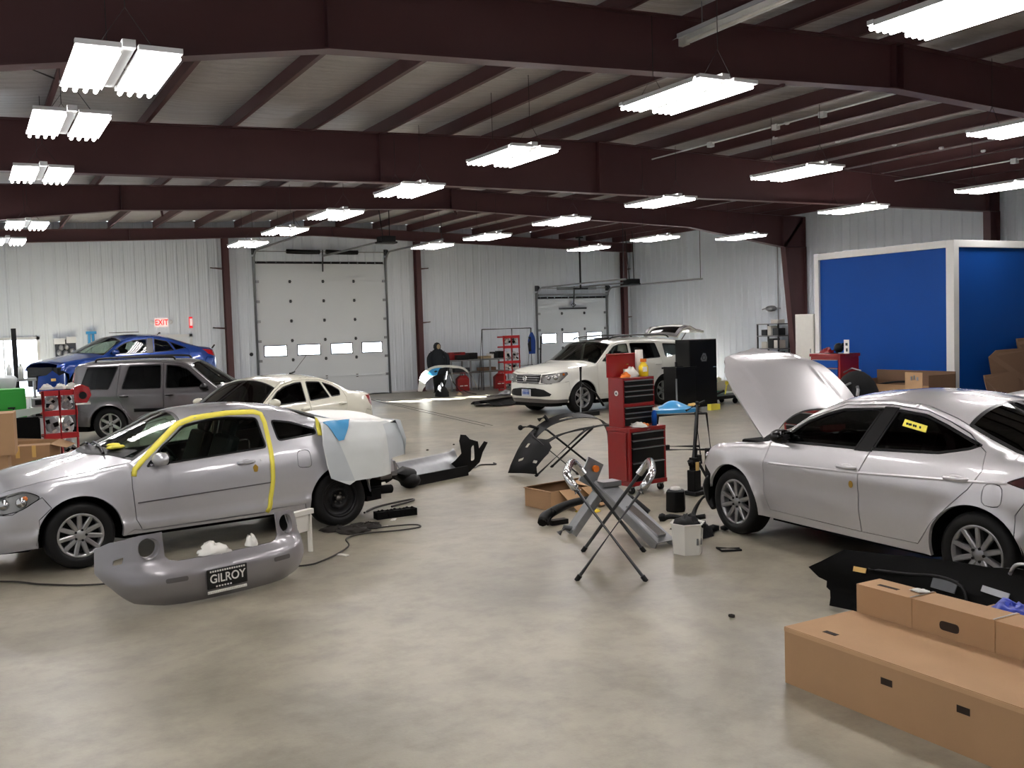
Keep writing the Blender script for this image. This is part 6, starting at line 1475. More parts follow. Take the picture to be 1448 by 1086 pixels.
for k, (y, z, w, h) in enumerate(((.08, 1.18, .2, .25), (.32, 1.18, .22, .3), (.60, 1.18, .22, .2), (.08, 1.58, .25, .22), (.4, 1.58, .15, .3), (.62, 1.58, .2, .18), (.1, 1.95, .3, .12), (.1, .78, .3, .3), (.5, .78, .3, .25))):
    m = MB(); m.b2((0, 0, 0), (.3, w, h)); one(m, 'parts_box', ['galv_dark' if k % 2 else 'off_white'], 'small storage box on the grey steel shelving', 'box', (21.93, 22.35 + y, z + .004), 0, 'boxes on the grey shelving', bev=.01)
t = thing('wall_fan', 'grey wall bracket arm above the steel shelving', 'wall fan', (22.5, 22.9, 2.42)); m = MB(); m.tube([(0, 0, 0), (-.3, .1, .05), (-.5, .3, -.02)], .02, 6); m.ball((-.35, .05, .0), (.18, .2, .10), 10); m.build('arm', ['galv'], t); m = MB(); m.cyl((.05, .15, -.6), (.05, .15, 2.2), .02, n=8); m.build('conduit', ['galv'], t)

# bumper cover standing in the sun near the end wall
wb = thing('bumper_cover', 'white and sky blue bumper cover standing in the sunlight by the end wall', 'bumper', (0, 0, 0))
ar = crv([(12.46, 0, .16), (12.50, 0, .40), (12.66, 0, .72), (13.03, 0, .90), (13.5, 0, .92), (13.95, 0, .87), (14.22, 0, .74), (14.42, 0, .45), (14.55, 0, .14)], 10); L2 = np.concatenate([[0], np.cumsum([(ar[i + 1] - ar[i]).length for i in range(len(ar) - 1)])]); X2 = [p.x for p in ar]; Z2 = [p.z for p in ar]
def wbf(W):
    a, b_ = W[:, 0], W[:, 1]; x = np.interp(a, L2, X2); z = np.interp(a, L2, Z2); dx = np.interp(a, L2, np.gradient(X2, L2)); dz = np.interp(a, L2, np.gradient(Z2, L2)); d = b_ * (.15 + .5 * np.abs(dx))
    return np.stack([x + dz * d, 28.55 - b_ * 1.0, z - dx * d], 1)
LL = L2[-1]; VV, T, nn = cdt([('w', [(0, 0), (.5, -.02), (1.2, -.03), (2.2, -.02), (LL, 0), (LL + .02, .14), (LL - .5, .2), (LL - .7, .2), (LL - .9, .1), (1.4, .07), (1.2, .1), (.9, .34), (.45, .36), (.3, .28), (.18, .34), (-.02, .2)]), ('b', [(.62, .12), (.9, .06), (1.4, .1), (1.5, .34), (.9, .36), (.66, .30)]), ('h', rnd([(.88, .18), (1.0, .15), (1.05, .22), (.92, .25)], .02)), ('k', [(LL - .72, .05), (LL - .46, .04), (LL - .40, .18), (LL - .62, .24)])], .05)
for nm, part, mt in (('w', 'cover_shell', 'white_paint'), ('b', 'blue_area', 'sky_blue'), ('k', 'black_area', 'black_plastic')):
    V, F, bd = region(VV, T, nn, nm); m = MB(); skin(m, V, F, bd, wbf, thick=.01); build_skin(m, part, mt, wb)
t = thing('folding_stand', 'dark stand carrying the white and blue bumper cover', 'stand', (13.3, 28.3, 0)); m = MB(); m.tube([(-.25, -.2, 0), (.05, 0, .5), (.15, .05, .84)], .018, 6); m.tube([(.45, -.25, 0), (.25, .0, .45), (.15, .05, .84)], .018, 6); m.tube([(.0, .3, 0), (.15, .05, .84)], .018, 6); m.build('legs', ['steel_black'], t)
rag('black_bag', 'black_cloth', 'black bag on the floor under the sunlit white bumper cover', 'bag', (12.92, 27.72, 0), .24, 71, 1.6)
rag('glove', 'tan', 'tan glove on the floor right of the black bag', 'glove', (13.6, 27.9, 0), .1, 72, .8)
m = MB(); m.tube([(13.75, 28.3, .25), (13.9, 28.0, .08), (14.1, 27.7, .01)], .014, 6, smooth_path=4); one(m, 'hose_end', ['hose'], 'short dark hose on the floor in front of the sunlit bumper', 'hose')
# parts on the floor in front of the white SUV
pol = [(0, .1), (.25, .25), (.4, .45), (.9, .55), (1.7, .5), (2.1, .35), (2.15, .1), (1.7, 0), (1.1, -.02), (.55, .02), (.5, .2), (.35, .22), (.25, .12)]
o = sheet('bumper_cover', 'black_plastic', pol, lambda W: np.stack([11.6 + W[:, 0] * .9 - W[:, 1] * .25, 22.7 + W[:, 1] * 2.0 + W[:, 0] * .1, .0 + .14 * np.sin(np.clip(W[:, 1] / .5, 0, 1) * PI) + .04 * W[:, 0]], 1), None, .08, .01); tag(o, 'black bumper cover lying flat on the floor before the white SUV', 'bumper')
m = MB(); m.add([(12.05, 22.95, .225), (12.9, 23.2, .235), (13.2, 23.9, .265), (12.3, 23.7, .255)], [(0, 1, 2, 3)]); m.box((12.45, 23.35, .262), (.5, .08, .03), .3); o = one(m, 'skid_panel', ['raw_steel'], 'shiny metal skid panel lying on the black bumper cover before the white SUV', 'panel')
rag('bolt_tray', 'galv', 'heap of small shiny fittings on the metal skid panel', 'fittings', (12.85, 23.5, .262), .22, 73, .5)
t = thing('pry_bar', 'long handled floor jack standing by the white SUV front wheel', 'jack', (12.2, 18.75, 0), .2); m = MB(); m.tube([(0, 0, .1), (.02, 0, .7)], .022, 8); m.build('handle', ['galv'], t); m = MB(); m.tube([(.02, 0, .68), (.035, 0, 1.14)], .032, 8); m.build('grip', ['rubber'], t); m = MB(); m.b2((-.1, -.12, 0), (.5, .12, .10)); m.tube([(.05, .0, .75), (.5, .0, .5), (.75, 0, .2)], .03, 6); m.build('jack_frame', ['steel_black'], t, bev=.01)
# tall black cabinet, cart and parts cart right of the SUV
t = thing('tall_cabinet', 'tall black cabinet with grey emblem on its door behind the tool chest', 'cabinet', (14.98, 18.25, .0), R(2)); m = MB(); m.b2((0, 0, .04), (.86, .5, 1.66)); m.build('cabinet_body', ['black_trim'], t, bev=.006); m = MB(); m.b2((.01, -.015, .06), (.85, 0, 1.64)); d = m.build('door', ['black_trim'], t, bev=.003)
m = MB(); m.prism([(.34, 1.19), (.42, 1.33), (.50, 1.32), (.54, 1.22), (.52, 1.13), (.38, 1.13)], lambda a, b: (a, -.022, b), lambda a, b: (a, -.015, b)); e = m.build('emblem', ['galv'], d); m = MB(); m.tube([(.44 + .05 * math.cos(q), -.024, 1.22 + .05 * math.sin(q)) for q in np.linspace(0, 2 * PI, 13)[:-1]], .008, 5, closed=True); m.build('emblem_ring', ['galv_dark'], e)
m = MB(); m.b2((.70, -.05, .98), (.80, -.015, 1.0)); m.build('handle', ['chrome'], d)
t = thing('utility_cart', 'black open topped cart with steel post left of the tall black cabinet', 'cart', (14.3, 17.9, 0), R(6)); m = MB(); m.b2((0, 0, .08), (.62, .42, .12)); m.b2((0, 0, .08), (.62, .02, 1.02)); m.b2((0, .4, .08), (.62, .42, 1.02)); m.b2((0, 0, .08), (.02, .42, 1.05)); m.b2((.6, 0, .08), (.62, .42, 1.02)); m.b2((-.03, -.03, 1.0), (.65, .0, 1.04)); m.b2((-.03, .42, 1.0), (.65, .45, 1.04)); m.b2((.02, .02, .88), (.6, .4, .91)); m.build('cart_body', ['black_trim'], t, bev=.004)
m = MB(); m.cyl((-.03, -.03, 0), (-.03, -.03, .78), .02, n=8); m.build('post', ['galv'], t); m = MB(); m.cyl((.2, .2, 1.0), (.2, .2, 1.16), .03, n=8); m.build('lever', ['steel_black'], t)
rag('parts_heap', 'galv', 'bright fittings heaped in the black open topped cart', 'parts', (14.59, 18.13, .915), .12, 74, .7)
t = thing('parts_dolly', 'low black rolling dolly carrying the cream bumper pieces', 'cart', (16.0, 18.6, 0), R(8)); m = MB(); m.b2((-.1, 0, .14), (1.9, .6, .22)); m.bar((-.08, 0, .24), (.5, .1, .34), .05, .05); m.build('platform', ['steel_black'], t, bev=.008)
for x in (.05, .9, 1.8):
    for y in (.08, .52): m = MB(); m.cyl((x - .02, y, .07), (x + .02, y, .07), .07, n=14); m.build('caster', ['rubber'], t)
def crf(W): return np.stack([16.05 + W[:, 0], 18.75 + .12 * W[:, 0] + .1 * np.cos(W[:, 1] * 5), .24 + W[:, 1]], 1)
o = sheet('bumper_cover', 'cream_paint', [(0, .2), (.06, .42), (.2, .47), (.32, .42), (.34, .36), (1.4, .36), (1.7, .30), (1.7, .08), (1.2, .02), (.5, .10), (.1, .12)], crf, None, .06, .02, [rnd([(.16, .33), (.22, .33), (.22, .38), (.16, .38)], .01)], True); tag(o, 'cream bumper piece with yellow tape on the black dolly', 'bumper')
m = MB(); m.bar((.36, -.02, .02), (.44, -.02, .34), .04, .01); m.box((.42, -.02, .3), (.1, .01, .08)); oo = m.build('yellow_tape', ['tape_yellow'], None, loc=(16.05, 18.66, .24)); tag(oo, 'strip of yellow tape hanging before the cream bumper piece', 'tape')
m = MB(); m.b2((0, 0, 0), (.85, .4, .30)); m.add([(0, .0, .30), (.85, .0, .30), (.85, .4, .32), (0, .4, .32)], [(0, 1, 2, 3)]); one(m, 'tool_case', ['teal'], 'flat teal case behind the cream bumper piece', 'case', (16.3, 19.35, .22), .1, bev=.02)
m = MB(); m.b2((0, 0, 0), (.3, .12, .14)); one(m, 'yellow_block', ['tape_yellow'], 'pale yellow block on the floor under the tall black cabinet', 'block', (15.15, 17.7, 0), .1)

# end wall: bench, coats, red rack
t = thing('work_bench', 'grey steel two-level bench against the end wall', 'bench', (14.2, 29.75, 0)); m = MB(); m.b2((0, 0, 1.0), (2.25, .75, 1.04)); m.build('bench_top', ['galv'], t); m = MB(); m.b2((0, 0, .58), (2.25, .75, .62)); m.build('lower_shelf', ['raw_steel'], t)
for x in (.02, .75, 1.5, 2.2): m = MB(); m.b2((x, .02, 0), (x + .05, .06, 1.0)); m.b2((x, .68, 0), (x + .05, .72, 1.0)); m.build('leg', ['galv'], t)
for nm, mt, lb, ct, x, w, h, z in (('red_case', 'red_paint', 'dull red case at the left end of the bench top', 'case', 14.3, .62, .26, 1.04), ('black_case', 'black_plastic', 'black box in front of the red case on the bench', 'box', 14.48, .45, .17, 1.041), ('black_case', 'black_plastic', 'black squarish case at the middle of the bench top', 'case', 15.05, .34, .22, 1.04), ('tan_box', 'tan', 'tan flat box right of the black case on the bench', 'box', 15.5, .42, .09, 1.04), ('small_carton', 'label_white', 'small white carton near the right end of the bench', 'box', 15.9, .12, .16, 1.04), ('battery', 'black_plastic', 'left black battery at the right end of the bench top', 'battery', 16.02, .17, .22, 1.04), ('battery', 'black_plastic', 'right black battery at the right end of the bench top', 'battery', 16.24, .18, .24, 1.04), ('parts_tray', 'galv_dark', 'dark tray at the left of the lower bench shelf', 'tray', 14.5, .6, .14, .62), ('parts_tray', 'cardboard_dark', 'brown tray at the right of the lower bench shelf', 'tray', 15.5, .6, .12, .62)):
    m = MB(); fr = nm == 'black_case' and x < 15; m.b2((0, 0, .002), (w, .2 if fr else .34, h)); o = one(m, nm, [mt], lb, ct, (x, 29.8 if fr else 30.04, z), 0, None, .015)
    m = MB(); m.b2((w * .3, -.02, h * .85), (w * .7, .0, h * .95)); m.build('handle', ['black_trim'], o)
for lb, x in (('red fuel can standing on the floor under the left end of the bench', 14.38), ('red fuel can standing on the floor under the right end of the bench', 15.82)):
    t = thing('fuel_can', lb, 'fuel can', (x, 29.6, 0), 0, 'red cans under the bench'); m = MB(); m.b2((0, 0, 0), (.44, .2, .42)); m.add([(0, 0, .42), (.44, 0, .42), (.44, .2, .42), (0, .2, .42), (.12, .05, .52), (.36, .05, .52), (.36, .15, .52), (.12, .15, .52)], [(0, 1, 5, 4), (1, 2, 6, 5), (2, 3, 7, 6), (3, 0, 4, 7), (4, 5, 6, 7)]); m.build('can_body', ['red_paint'], t, bev=.02)
    m = MB(); m.tube([(.15, .1, .52), (.17, .1, .60), (.31, .1, .60), (.33, .1, .52)], .018, 6); m.build('handle', ['red_paint'], t); m = MB(); m.b2((.08, -.004, .16), (.2, 0, .19)); m.b2((.24, -.004, .16), (.36, 0, .19)); m.build('label', ['label_white'], t)
# black hooded coat on a stand
t = thing('coat_stand', 'black hooded coat hanging on a stand left of the bench', 'coat', (13.72, 29.7, 0)); prof = [(.22, .14, .55), (.27, .17, .75), (.29, .18, 1.0), (.30, .18, 1.2), (.27, .16, 1.32), (.17, .13, 1.40), (.10, .10, 1.45)]
m = MB(); n = 20; vs = []
for i, (a, b_, z) in enumerate(prof):
    for k in range(n): q = 2 * PI * k / n; r = 1 + .05 * math.sin(5 * q + z * 6); vs.append((a * math.cos(q) * r, b_ * math.sin(q) * r, z))
m.add(vs, [(i * n + k, i * n + (k + 1) % n, (i + 1) * n + (k + 1) % n, (i + 1) * n + k) for i in range(len(prof) - 1) for k in range(n)], 0, True); m.build('coat_body', ['navy_cloth'], t)
for s in (-1, 1): m = MB(); m.tube([(s * .20, 0, 1.34), (s * .32, -.02, 1.15), (s * .33, -.04, .9), (s * .30, -.08, .70)], [.07, .085, .08, .06], 10, smooth_path=4); m.build('sleeve', ['navy_cloth'], t)
m = MB(); m.lathe([(.09, 1.42), (.125, 1.50), (.12, 1.58), (.07, 1.65), (0, 1.67)], (0, .03, 0), (0, 0, 1), 16); m.build('hood', ['navy_cloth'], t); m = MB(); m.ball((0, -.085, 1.53), (.065, .03, .085), 12); m.build('hood_lining', ['tan'], t)
m = MB(); m.cyl((0, 0, 0), (0, 0, 1.45), .02, n=8); m.cyl((-.2, 0, .01), (.2, 0, .01), .015, n=6); m.cyl((0, -.2, .01), (0, .2, .01), .015, n=6); m.build('stand_pole', ['steel_black'], t); m = MB(); m.tube([(.12, -.16, 1.22), (.15, -.165, 1.15)], .012, 6); m.build('badge', ['galv'], t)
for s, lb in ((-1, 'dark trouser leg hanging below'),): m = MB(); m.lathe([(.16, 0), (.18, .3), (.19, .6)], (0, 0, .02), (0, 0, 1), 14); m.build('lower_cover', ['black_cloth'], t)
def bagof(label, loc, w, h, seed, group):
    rn = random.Random(seed); m = MB(); n = 10; vs = []
    prof = [(.5, 0), (1, .12), (1.05, .4), (.85, .75), (.45, .95), (.2, 1)]
    for a, b in prof:
        for k in range(n): q = 2 * PI * k / n; r = a * w / 2 * (1 + rn.uniform(-.2, .2)); vs.append((r * math.cos(q), r * .45 * math.sin(q), b * h))
    m.add(vs, [(i * n + k, i * n + (k + 1) % n, (i + 1) * n + (k + 1) % n, (i + 1) * n + k) for i in range(5) for k in range(n)] + [tuple(range(n))], 0, True)
    for k in range(7):
        c = (rn.uniform(-.4, .4) * w, -w * .2 + rn.uniform(-.04, .0), rn.uniform(.1, .8) * h); s = [rn.uniform(.03, .09) for _ in range(3)]
        m.box(c, s, rn.uniform(0, 3), 1 + k % 3, Matrix.Rotation(rn.uniform(-1, 1), 3, 'Y'))
    return tag(m.build('parts_bag', ['film_grey', 'galv', 'dull_black', 'off_white'], None, None, 0, loc), label, 'bag', group)
def rack(name, label, loc, rz, w, h, shelves, seed, d=.35):
    t = thing(name, label, 'rack', loc, rz)
    for x in (0, w / 2, w):
        m = MB(); m.tube([(x, 0, .04), (x, 0, h)], .035, 6); m.build('upright', ['red_rack'], t)
    for z in shelves: m = MB(); m.bar((-.02, 0, z), (w + .02, 0, z), .05, .09); m.bar((-.02, d, z), (w + .02, d, z), .03, .05); m.bar((0, 0, z), (0, d, z), .03, .03); m.bar((w, 0, z), (w, d, z), .03, .03); m.build('cross_bar', ['red_rack'], t)
    for x in (0, w): m = MB(); m.bar((x, -.1, .04), (x, d, .04), .05, .05); m.cyl((x - .02, d, .04), (x + .02, d, .04), .04, n=10); m.build('foot', ['red_rack'], t)
    return t
rack('parts_rack', 'red metal parts rack with hanging bags right of the bench', (15.42, 28.2, 0), R(4), .60, 1.82, (.30, .62, .95, 1.45, 1.78), 3)
k = 0
for z in (.1, .66, 1.0, 1.50):
    for x in (.06, .36):
        k += 1; bagof('clear bag of parts hung in the red rack beside the bench', (15.57 + x * .93, 28.40, z + .04), .22, .25, 80 + k, 'parts bags in the end wall red rack')
t = thing('garment_rack', 'thin steel garment rail beside the red rack at the end wall', 'rail', (14.95, 29.4, 0)); t.location = (15.2, 29.3, 0); m = MB()
for x in (0, 1.15, 1.9): m.tube([(x, 0, 0), (x, 0, 2.05)], .018, 6)
m.tube([(0, 0, 2.05), (1.9, 0, 2.05)], .02, 6); m.tube([(0, .4, 0), (0, 0, 2.05)], .015, 6); m.tube([(1.9, .4, 0), (1.9, 0, 2.0)], .015, 6); m.tube([(1.15, 0, .75), (1.95, 0, .78)], .014, 6); m.build('rail_frame', ['galv_dark'], t)
t = thing('jacket', 'dark blue and black jacket hanging left of the small overhead door', 'jacket', (17.07, 29.2, 0)); m = MB(); n = 14; vs = []
for a, b_, z in ((.13, .08, 1.16), (.15, .09, 1.4), (.15, .09, 1.62), (.11, .07, 1.78), (.04, .04, 1.90)):
    for q in np.linspace(0, 2 * PI, n + 1)[:-1]: vs.append((a * math.cos(q) * (1 + .08 * math.sin(4 * q)), b_ * math.sin(q), z))
m.add(vs, [(i * n + k, i * n + (k + 1) % n, (i + 1) * n + (k + 1) % n, (i + 1) * n + k) for i in range(4) for k in range(n)], 0, True); m.build('jacket_body', ['blue_cloth'], t); m = MB(); m.tube([(-.10, -.04, 1.74), (-.13, -.06, 1.5), (-.12, -.07, 1.25)], [.05, .06, .05], 8); m.build('sleeve', ['navy_cloth'], t); m = MB(); m.tube([(0, 0, 1.86), (0, 0, 2.05)], .012, 6); m.build('hook', ['galv'], t)
m = MB(); m.cyl((0, 0, 0), (0, 0, .95), .03, n=8); m.cyl((0, 0, .95), (.04, 0, 1.75), .028, n=8); m.b2((-.12, -.12, 0), (.12, .12, .03)); one(m, 'steel_post', ['steel_black'], 'slim black post standing before the small overhead door', 'post', (17.7, 29.7, 0))
m = MB(); m.cyl((0, 0, 3.38), (0, 0, 5.25), .035, n=8); m.b2((-.1, -.1, 5.2), (.1, .1, 5.24)); m.bar((-.3, 0, 3.4), (.3, 0, 3.4), .05, .05); one(m, 'hanging_post', ['steel_black'], 'black post hanging from the roof to the small door rail', 'post', (19.4, 29.6, 0))

# left side: boxes, rack, green cart
t = carton('cardboard_carton', 'open cardboard carton with tape strips left behind the coupe hood', (.36, 17.6, 0), R(-14), (.76, .95, .43), open_top=True, flaps=[[(0, .95, .43), (.76, .95, .43), (.80, 1.15, .40), (-.02, 1.12, .47)], [(.76, .1, .43), (.76, .95, .43), (1.0, .95, .34), (1.0, .1, .36)], [(0, 0, .43), (.76, 0, .43), (.74, .22, .44), (0.02, .20, .44)]])
for x in (.26, .50): m = MB(); m.b2((x, -.004, .24), (x + .06, 0, .43)); m.build('tape', ['tan_label'], t)
m = MB(); m.lathe([(0, 0), (.07, 0), (.07, .004), (0, .004)], (.22, .11, .444), (0, 0, 1), 16); m.build('hand_hole', ['box_inside'], t)
carton('cardboard_carton', 'tall cardboard carton cut off by the left edge, leaning outward', (-.25, 16.4, .42), R(-6), (.82, .6, .62)); carton('cardboard_carton', 'lower carton under the tall one at the left edge', (-.25, 16.45, 0), R(-6), (.72, .6, .415))
carton('cardboard_carton', 'small flat carton on the floor right of the taped open carton', (1.30, 17.95, 0), R(-10), (.3, .4, .16), 'cardboard_light')
t = rack('parts_rack', 'red metal rack packed with bagged parts at the left behind the boxes', (1.12, 18.65, 0), R(3), .52, 1.24, (.45, .85, 1.2), 5)
k = 0
for z in (.12, .5, .9):
    for x in (.04, .30):
        k += 1; bagof('clear bag of parts hung in the left red rack', (1.22 + x * .96, 18.85, z), .2, .28, 100 + k, 'parts bags in the left red rack')
for k, (x, lb) in enumerate(((1.2, 'white crumpled plastic on the left end of the left red rack'), (1.42, 'white crumpled plastic on the middle of the left red rack'), (1.62, 'white crumpled plastic on the right end of the left red rack'))): rag('plastic_wrap', 'off_white', lb, 'plastic', (x, 18.85, 1.255), .13, 120 + k, .7)
t = thing('taillight_unit', 'loose red tail lamp with round opening on the left red rack', 'tail lamp', (1.72, 18.5, 1.02)); m = MB(); m.prism([(-.12, 0), (.08, -.02), (.16, .12), (.13, .26), (0, .32), (-.12, .28)], lambda a, b: (a, 0, b), lambda a, b: (a, .07, b)); m.build('lens', ['red_lens'], t, bev=.015); m = MB(); m.cyl((.02, -.006, .12), (.02, .01, .12), .065, n=18); m.build('opening', ['black_trim'], t); m = MB(); m.b2((-.1, -.01, -.04), (.14, .05, -.01)); m.build('lamp_trim', ['off_white'], t)
t = thing('steel_cabinet', 'bright green steel cabinet at the left edge', 'cabinet', (.0, 19.5, 0), R(2)); m = MB(); m.b2((0, 0, .1), (.9, .5, 1.27)); m.build('cabinet_body', ['green_paint'], t, bev=.008); m = MB(); m.b2((.45, -.012, .14), (.88, 0, 1.22)); d = m.build('door', ['green_paint'], t, bev=.004); m = MB(); m.b2((.60, -.02, .92), (.72, -.012, .95)); m.b2((.68, -.02, .84), (.70, -.012, .92)); m.build('handle', ['black_trim'], d)
for x in (.06, .84): m = MB(); m.b2((x - .04, .05, 0), (x + .04, .45, .1)); m.build('foot', ['steel_black'], t)
o = sheet('trim_panel', 'pale_green', [(0, 0), (.42, .06), (.50, .14), (.44, .17), (0, .14)], lambda W: np.stack([.66 + W[:, 0], 18.75 + .1 * W[:, 0], .80 + W[:, 1]], 1), None, .05, .03); tag(o, 'pale green trim panel resting before the green cabinet', 'car panel')
m = MB(); m.b2((-.06, 0, 0), (.34, .25, .77)); m.b2((-.04, .02, .77), (.32, .23, .80)); one(m, 'low_bench', ['dull_black'], 'dark low bench under the pale green trim panel', 'bench', (.72, 18.7, 0))
for k, (x, z, lb) in enumerate(((1.0, .92, 'upper'), (1.0, .72, 'lower'))):
    m = MB(); m.b2((0, 0, .002), (.32, .3, .155)); m.b2((.03, -.004, .04), (.13, 0, .12)); o = one(m, 'radio_unit', ['galv'], 'grey car radio unit, %s of two right of the green cabinet' % lb, 'radio', (x, 19.55, z), 0, None, .006); m = MB(); m.b2((.04, -.01, .04), (.27, .0, .13)); m.build('screen', ['black_trim'], o)
m = MB(); m.b2((0, 0, 0), (.45, .4, .715)); m.b2((0, 0, .885), (.4, .4, .92)); m.b2((0, .35, .7), (.4, .4, .9)); one(m, 'side_table', ['white_metal'], 'small stand holding the grey radio units', 'stand', (.97, 19.5, 0))
m = MB(); m.bar((.02, 0, 0), (0, 0, 2.38), .09, .09); m.b2((-.15, -.15, 0), (.15, .15, .03)); one(m, 'steel_post', ['steel_black'], 'dark upright post before the bright window', 'post', (.86, 22., 0))
t = thing('plastic_tub', 'white tub with dark contents on a stand before the window', 'tub', (.48, 20.95, 0)); m = MB(); m.lathe([(0, 1.12), (.3, 1.12), (.36, 1.42), (.32, 1.46), (.2, 1.48), (0, 1.48)], n=18); m.build('tub_body', ['film_grey'], t); m = MB(); m.lathe([(.0, 0), (.2, 0), (.05, .05), (.05, 1.1), (.25, 1.12), (0, 1.12)], n=12); m.build('tub_stand', ['galv_dark'], t); m = MB(); m.ball((-.1, -.33, 1.22), (.16, .04, .12), 12); m.build('tub_opening', ['dull_black'], t)
for k, (x, y) in enumerate(((.80, 21.9), (1.0, 21.8))):
    m = MB(); m.lathe([(0, 0), (.05, 0), (.05, .22), (.02, .27), (.03, .30), (0, .30)], n=12); one(m, 'clear_bottle', ['film'], 'pale plastic bottle %s of the dark post at the window' % ('left' if k == 0 else 'right'), 'bottle', (x - .07, y - .25, 1.38))
m = MB(); m.b2((0, 0, 1.33), (.6, .3, 1.38)); m.b2((.02, .02, 0), (.06, .28, 1.33)); m.b2((.54, .02, 0), (.58, .28, 1.33)); one(m, 'narrow_shelf', ['galv'], 'narrow metal shelf below the bottles at the window', 'shelf', (.6, 21.5, 0))
t = thing('parts_board', 'grey board with masks and parts hung on the end wall right of the window', 'board', (2.25, 30.9, 1.6)); m = MB(); m.b2((0, 0, 0), (.55, .05, .55)); m.build('board', ['galv_dark'], t); m = MB(); m.b2((-.03, -.08, .42), (.26, .05, .58)); m.b2((.30, -.08, .44), (.56, .05, .62)); m.build('shelf_box', ['white_metal'], t)
for k, (x, z) in enumerate(((.1, .18), (.26, .16), (.44, .22), (.3, .34), (.16, .32))): m = MB(); m.ball((x, -.04, z), (.07, .06, .09), 10); m.build('mask', ['galv'], t)
t = thing('wall_mounted_regulator', 'blue air filter manifold on the end wall above the blue sedan', 'air regulator', (3.22, 30.9, 2.0)); m = MB()
for x in (-.06, .05): m.cyl((x, -.04, .02), (x, -.04, .36), .035, n=12)
m.b2((-.14, -.08, .28), (.14, .0, .36)); m.b2((-.10, -.07, .0), (.16, .0, .05)); m.build('manifold', ['sky_blue'], t, bev=.006); m = MB(); m.cyl((.14, -.04, .02), (.22, -.04, .08), .015, n=8); m.build('valve', ['black_trim'], t)
t = thing('hose_reel', 'coil of dark hose on the floor at the column left of the large door', 'hose reel', (6.95, 30.0, .0)); m = MB()
for k in range(5): m.tube([(.30 * math.cos(q), -.12 + .05 * k, .45 + .30 * math.sin(q)) for q in np.linspace(0, 2 * PI, 25)[:-1]], .028, 6, closed=True)
m.build('coil', ['hose'], t); m = MB(); m.bar((-.2, 0, 0), (0, 0, .45), .04, .04); m.bar((.2, 0, 0), (0, 0, .45), .04, .04); m.cyl((0, -.2, .45), (0, .15, .45), .06, n=12); m.build('reel_stand', ['steel_black'], t)
t = thing('wooden_crate', 'tan wooden block beside the hose coil at the wall column', 'crate', (6.35, 29.9, 0)); m = MB(); m.b2((0, 0, 0), (.25, .3, .78)); m.build('crate_body', ['wood'], t, bev=.01)
# grey and black bumper lying on the floor behind the coupe
t = thing('bumper_cover', 'dark bumper cover with silver underside lying behind the coupe tail', 'bumper', (0, 0, 0))
def gbf(W):
    a, b_ = W[:, 0], W[:, 1]; x = 4.95 + a * .85 ; y = 12.0 + a * .42 + b_ * .55; rise = .42 * np.clip((a - 1.25) / .35, 0, 1) ** 2 * np.clip(b_ / .5, 0, 1)
    return np.stack([x, y, .03 + .30 * np.clip(b_ / .5, 0, 1) + .04 * np.sin(b_ * 7) + rise * .5], 1)
sheet('silver_underside', 'galv', [(.1, .02), (1.38, .0), (1.4, .5), (1.2, .62), (1.1, .5), (.95, .62), (.8, .52), (.3, .56), (.05, .5)], gbf, t, .06, .01)
def wing(W): a, b_ = W[:, 0], W[:, 1]; return np.stack([6.02 + a * .60, 12.62 - a * .22 - .06 * np.sin(b_ * 4), .01 + b_ + .0 * a], 1)
sheet('end_wing', 'black_plastic', [(0, 0), (.34, .02), (.56, .16), (.62, .30), (.74, .44), (.66, .46), (.54, .36), (.52, .46), (.34, .50), (.26, .56), (.14, .57), (.10, .48), (.14, .3), (.0, .2), (-.12, .14)], wing, t, .05, .012, [rnd([(.36, .18), (.44, .2), (.42, .42), (.36, .38)], .03)], True)
m = MB(); m.bar((5.05, 12.02, .07), (6.15, 12.44, .07), .03, .14); m.tube([(4.72, 11.94, .20), (4.95, 11.98, .18), (5.12, 12.0, .14)], [.10, .12, .10], 8); m.ball((5.05, 11.95, .10), (.15, .13, .10), 12); m.build('front_lip', ['black_plastic'], t)
m = MB(); m.box((4.70, 12.0, .22), (.18, .1, .2), .3); m.build('bracket', ['black_plastic'], t, bev=.01)
m = MB(); m.tube([(6.36, 12.75, .12), (6.5, 12.95, .02), (6.75, 13.2, .012), (6.95, 13.1, .012), (7.0, 13.25, .012)], .012, 6, smooth_path=4); one(m, 'cable_end', ['cable'], 'dark cable end lying right of the black bumper wing', 'cable')
# hoses and debris round the coupe
m = MB(); m.tube([(-.9, 10.2, .012), (.15, 9.58, .012), (.47, 9.23, .012), (.88, 8.93, .012), (1.6, 8.85, .012), (2.46, 8.53, .012), (2.75, 8.60, .012), (3.13, 9.0, .012), (3.24, 9.36, .012), (3.45, 9.5, .012), (3.85, 9.42, .012), (4.08, 9.44, .012), (4.10, 9.58, .012), (3.92, 9.66, .012), (3.5, 9.72, .012)], .008, 6, smooth_path=6); one(m, 'air_hose', ['hose'], 'long thin dark hose winding on the floor past the GILROY bumper', 'hose')
m = MB(); m.tube([(3.9, 10.6, .012), (4.15, 10.82, .02), (4.62, 11.02, .02), (4.66, 10.95, .02), (4.3, 10.76, .012)], .013, 6, smooth_path=5); one(m, 'bent_rod', ['cable'], 'thin bent rod on the floor behind the coupe rear wheel', 'rod')
m = MB()
for k in range(9): m.ball((3.92 + .05 * k, 10.20 + .02 * math.sin(k * 2.), .05), (.05, .06, .05), 7)
m.b2((3.88, 10.14, 0), (4.36, 10.26, .08)); one(m, 'black_bracket', ['dull_black'], 'lumpy black bracket on the floor behind the coupe rear wheel', 'bracket')
rn = random.Random(9)
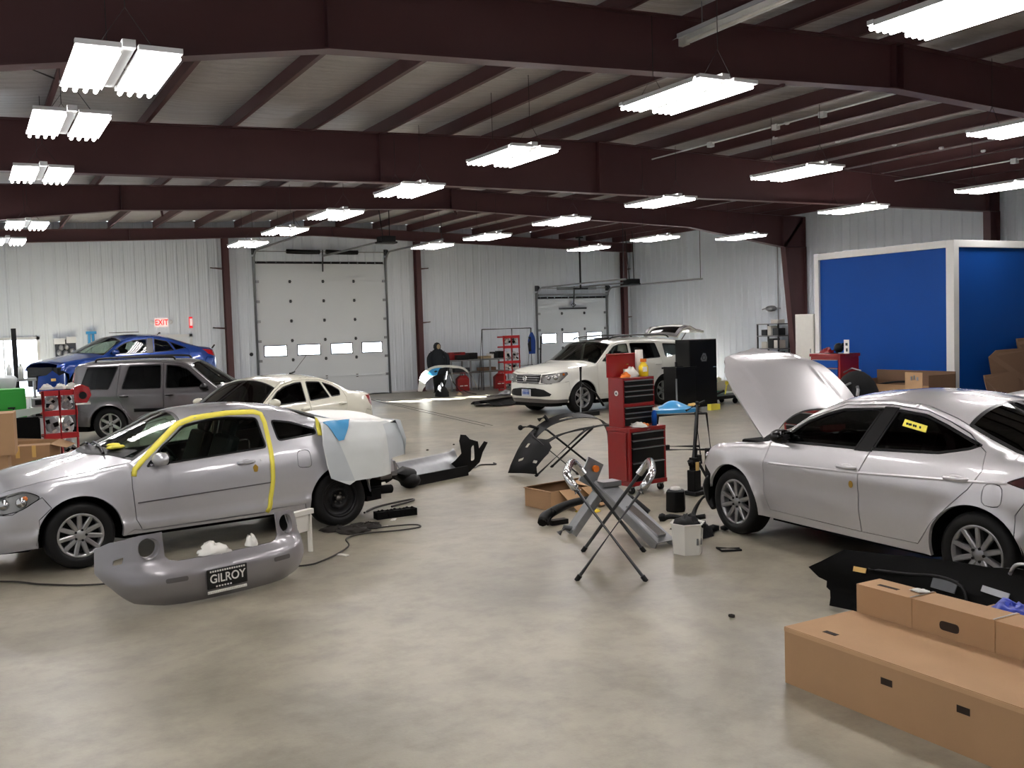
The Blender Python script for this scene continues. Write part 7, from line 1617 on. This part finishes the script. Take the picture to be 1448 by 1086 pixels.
for k, (x, y, s) in enumerate(((3.45, 9.75, .22), (3.6, 9.85, .20), (3.3, 9.95, .16), (3.72, 9.92, .14))): rag('dirt_clump', 'dirt', 'dark clump of dirt and broken plastic under the coupe rear wheel', 'debris', (x, y, 0), s, 140 + k, .22, 'dirt clumps under the coupe tail')
for k, (x, y) in enumerate(((3.78, 9.72), (4.02, 10.02), (2.98, 8.72))): m = MB(); m.box((0, 0, .006), (.12, .05, .01)); one(m, 'white_scrap', ['off_white'], 'white plastic sliver on the floor, %s' % ('lying on the air hose loop', 'near the black bracket', 'near the right end of the GILROY bumper')[k], 'scrap', (x, y, 0), k)
for k, (x, y) in enumerate(((6.9, 15.5), (7.6, 15.9), (6.3, 13.9), (10.9, 18.0), (10.6, 16.2), (4.6, 5.2), (.35, 3.6))): m = MB(); m.ball((0, 0, .01), (.03, .022, .014), 7); one(m, 'floor_crumb', ['dirt'], 'tiny dark crumb lying on the open concrete floor', 'debris', (x, y, 0), k, 'dark crumbs on the floor')
# ---------------------------------------------------------------- camera
cam = bpy.data.cameras.new('camera'); co = bpy.data.objects.new('camera', cam); COL.objects.link(co)
cam.sensor_width = 36; cam.lens = 36 * 1385 / 1448; cam.clip_start = .05; cam.clip_end = 300
yaw, pit, rol = R(29.076), R(-3.29), R(-1.818)
F_ = Vector((math.sin(yaw) * math.cos(pit), math.cos(yaw) * math.cos(pit), math.sin(pit)))
r0 = Vector((math.cos(yaw), -math.sin(yaw), 0)); u0 = r0.cross(F_)
r_ = r0 * math.cos(rol) + u0 * math.sin(rol); u_ = -r0 * math.sin(rol) + u0 * math.cos(rol)
co.matrix_world = Matrix(((r_.x, u_.x, -F_.x, 0), (r_.y, u_.y, -F_.y, 0), (r_.z, u_.z, -F_.z, 2.08), (0, 0, 0, 1)))
sc = bpy.context.scene; sc.camera = co
sc.view_settings.view_transform = 'Standard'; sc.view_settings.look = 'None'; sc.view_settings.gamma = 1
sc.view_settings.use_curve_mapping = False; sc.view_settings.exposure = .62
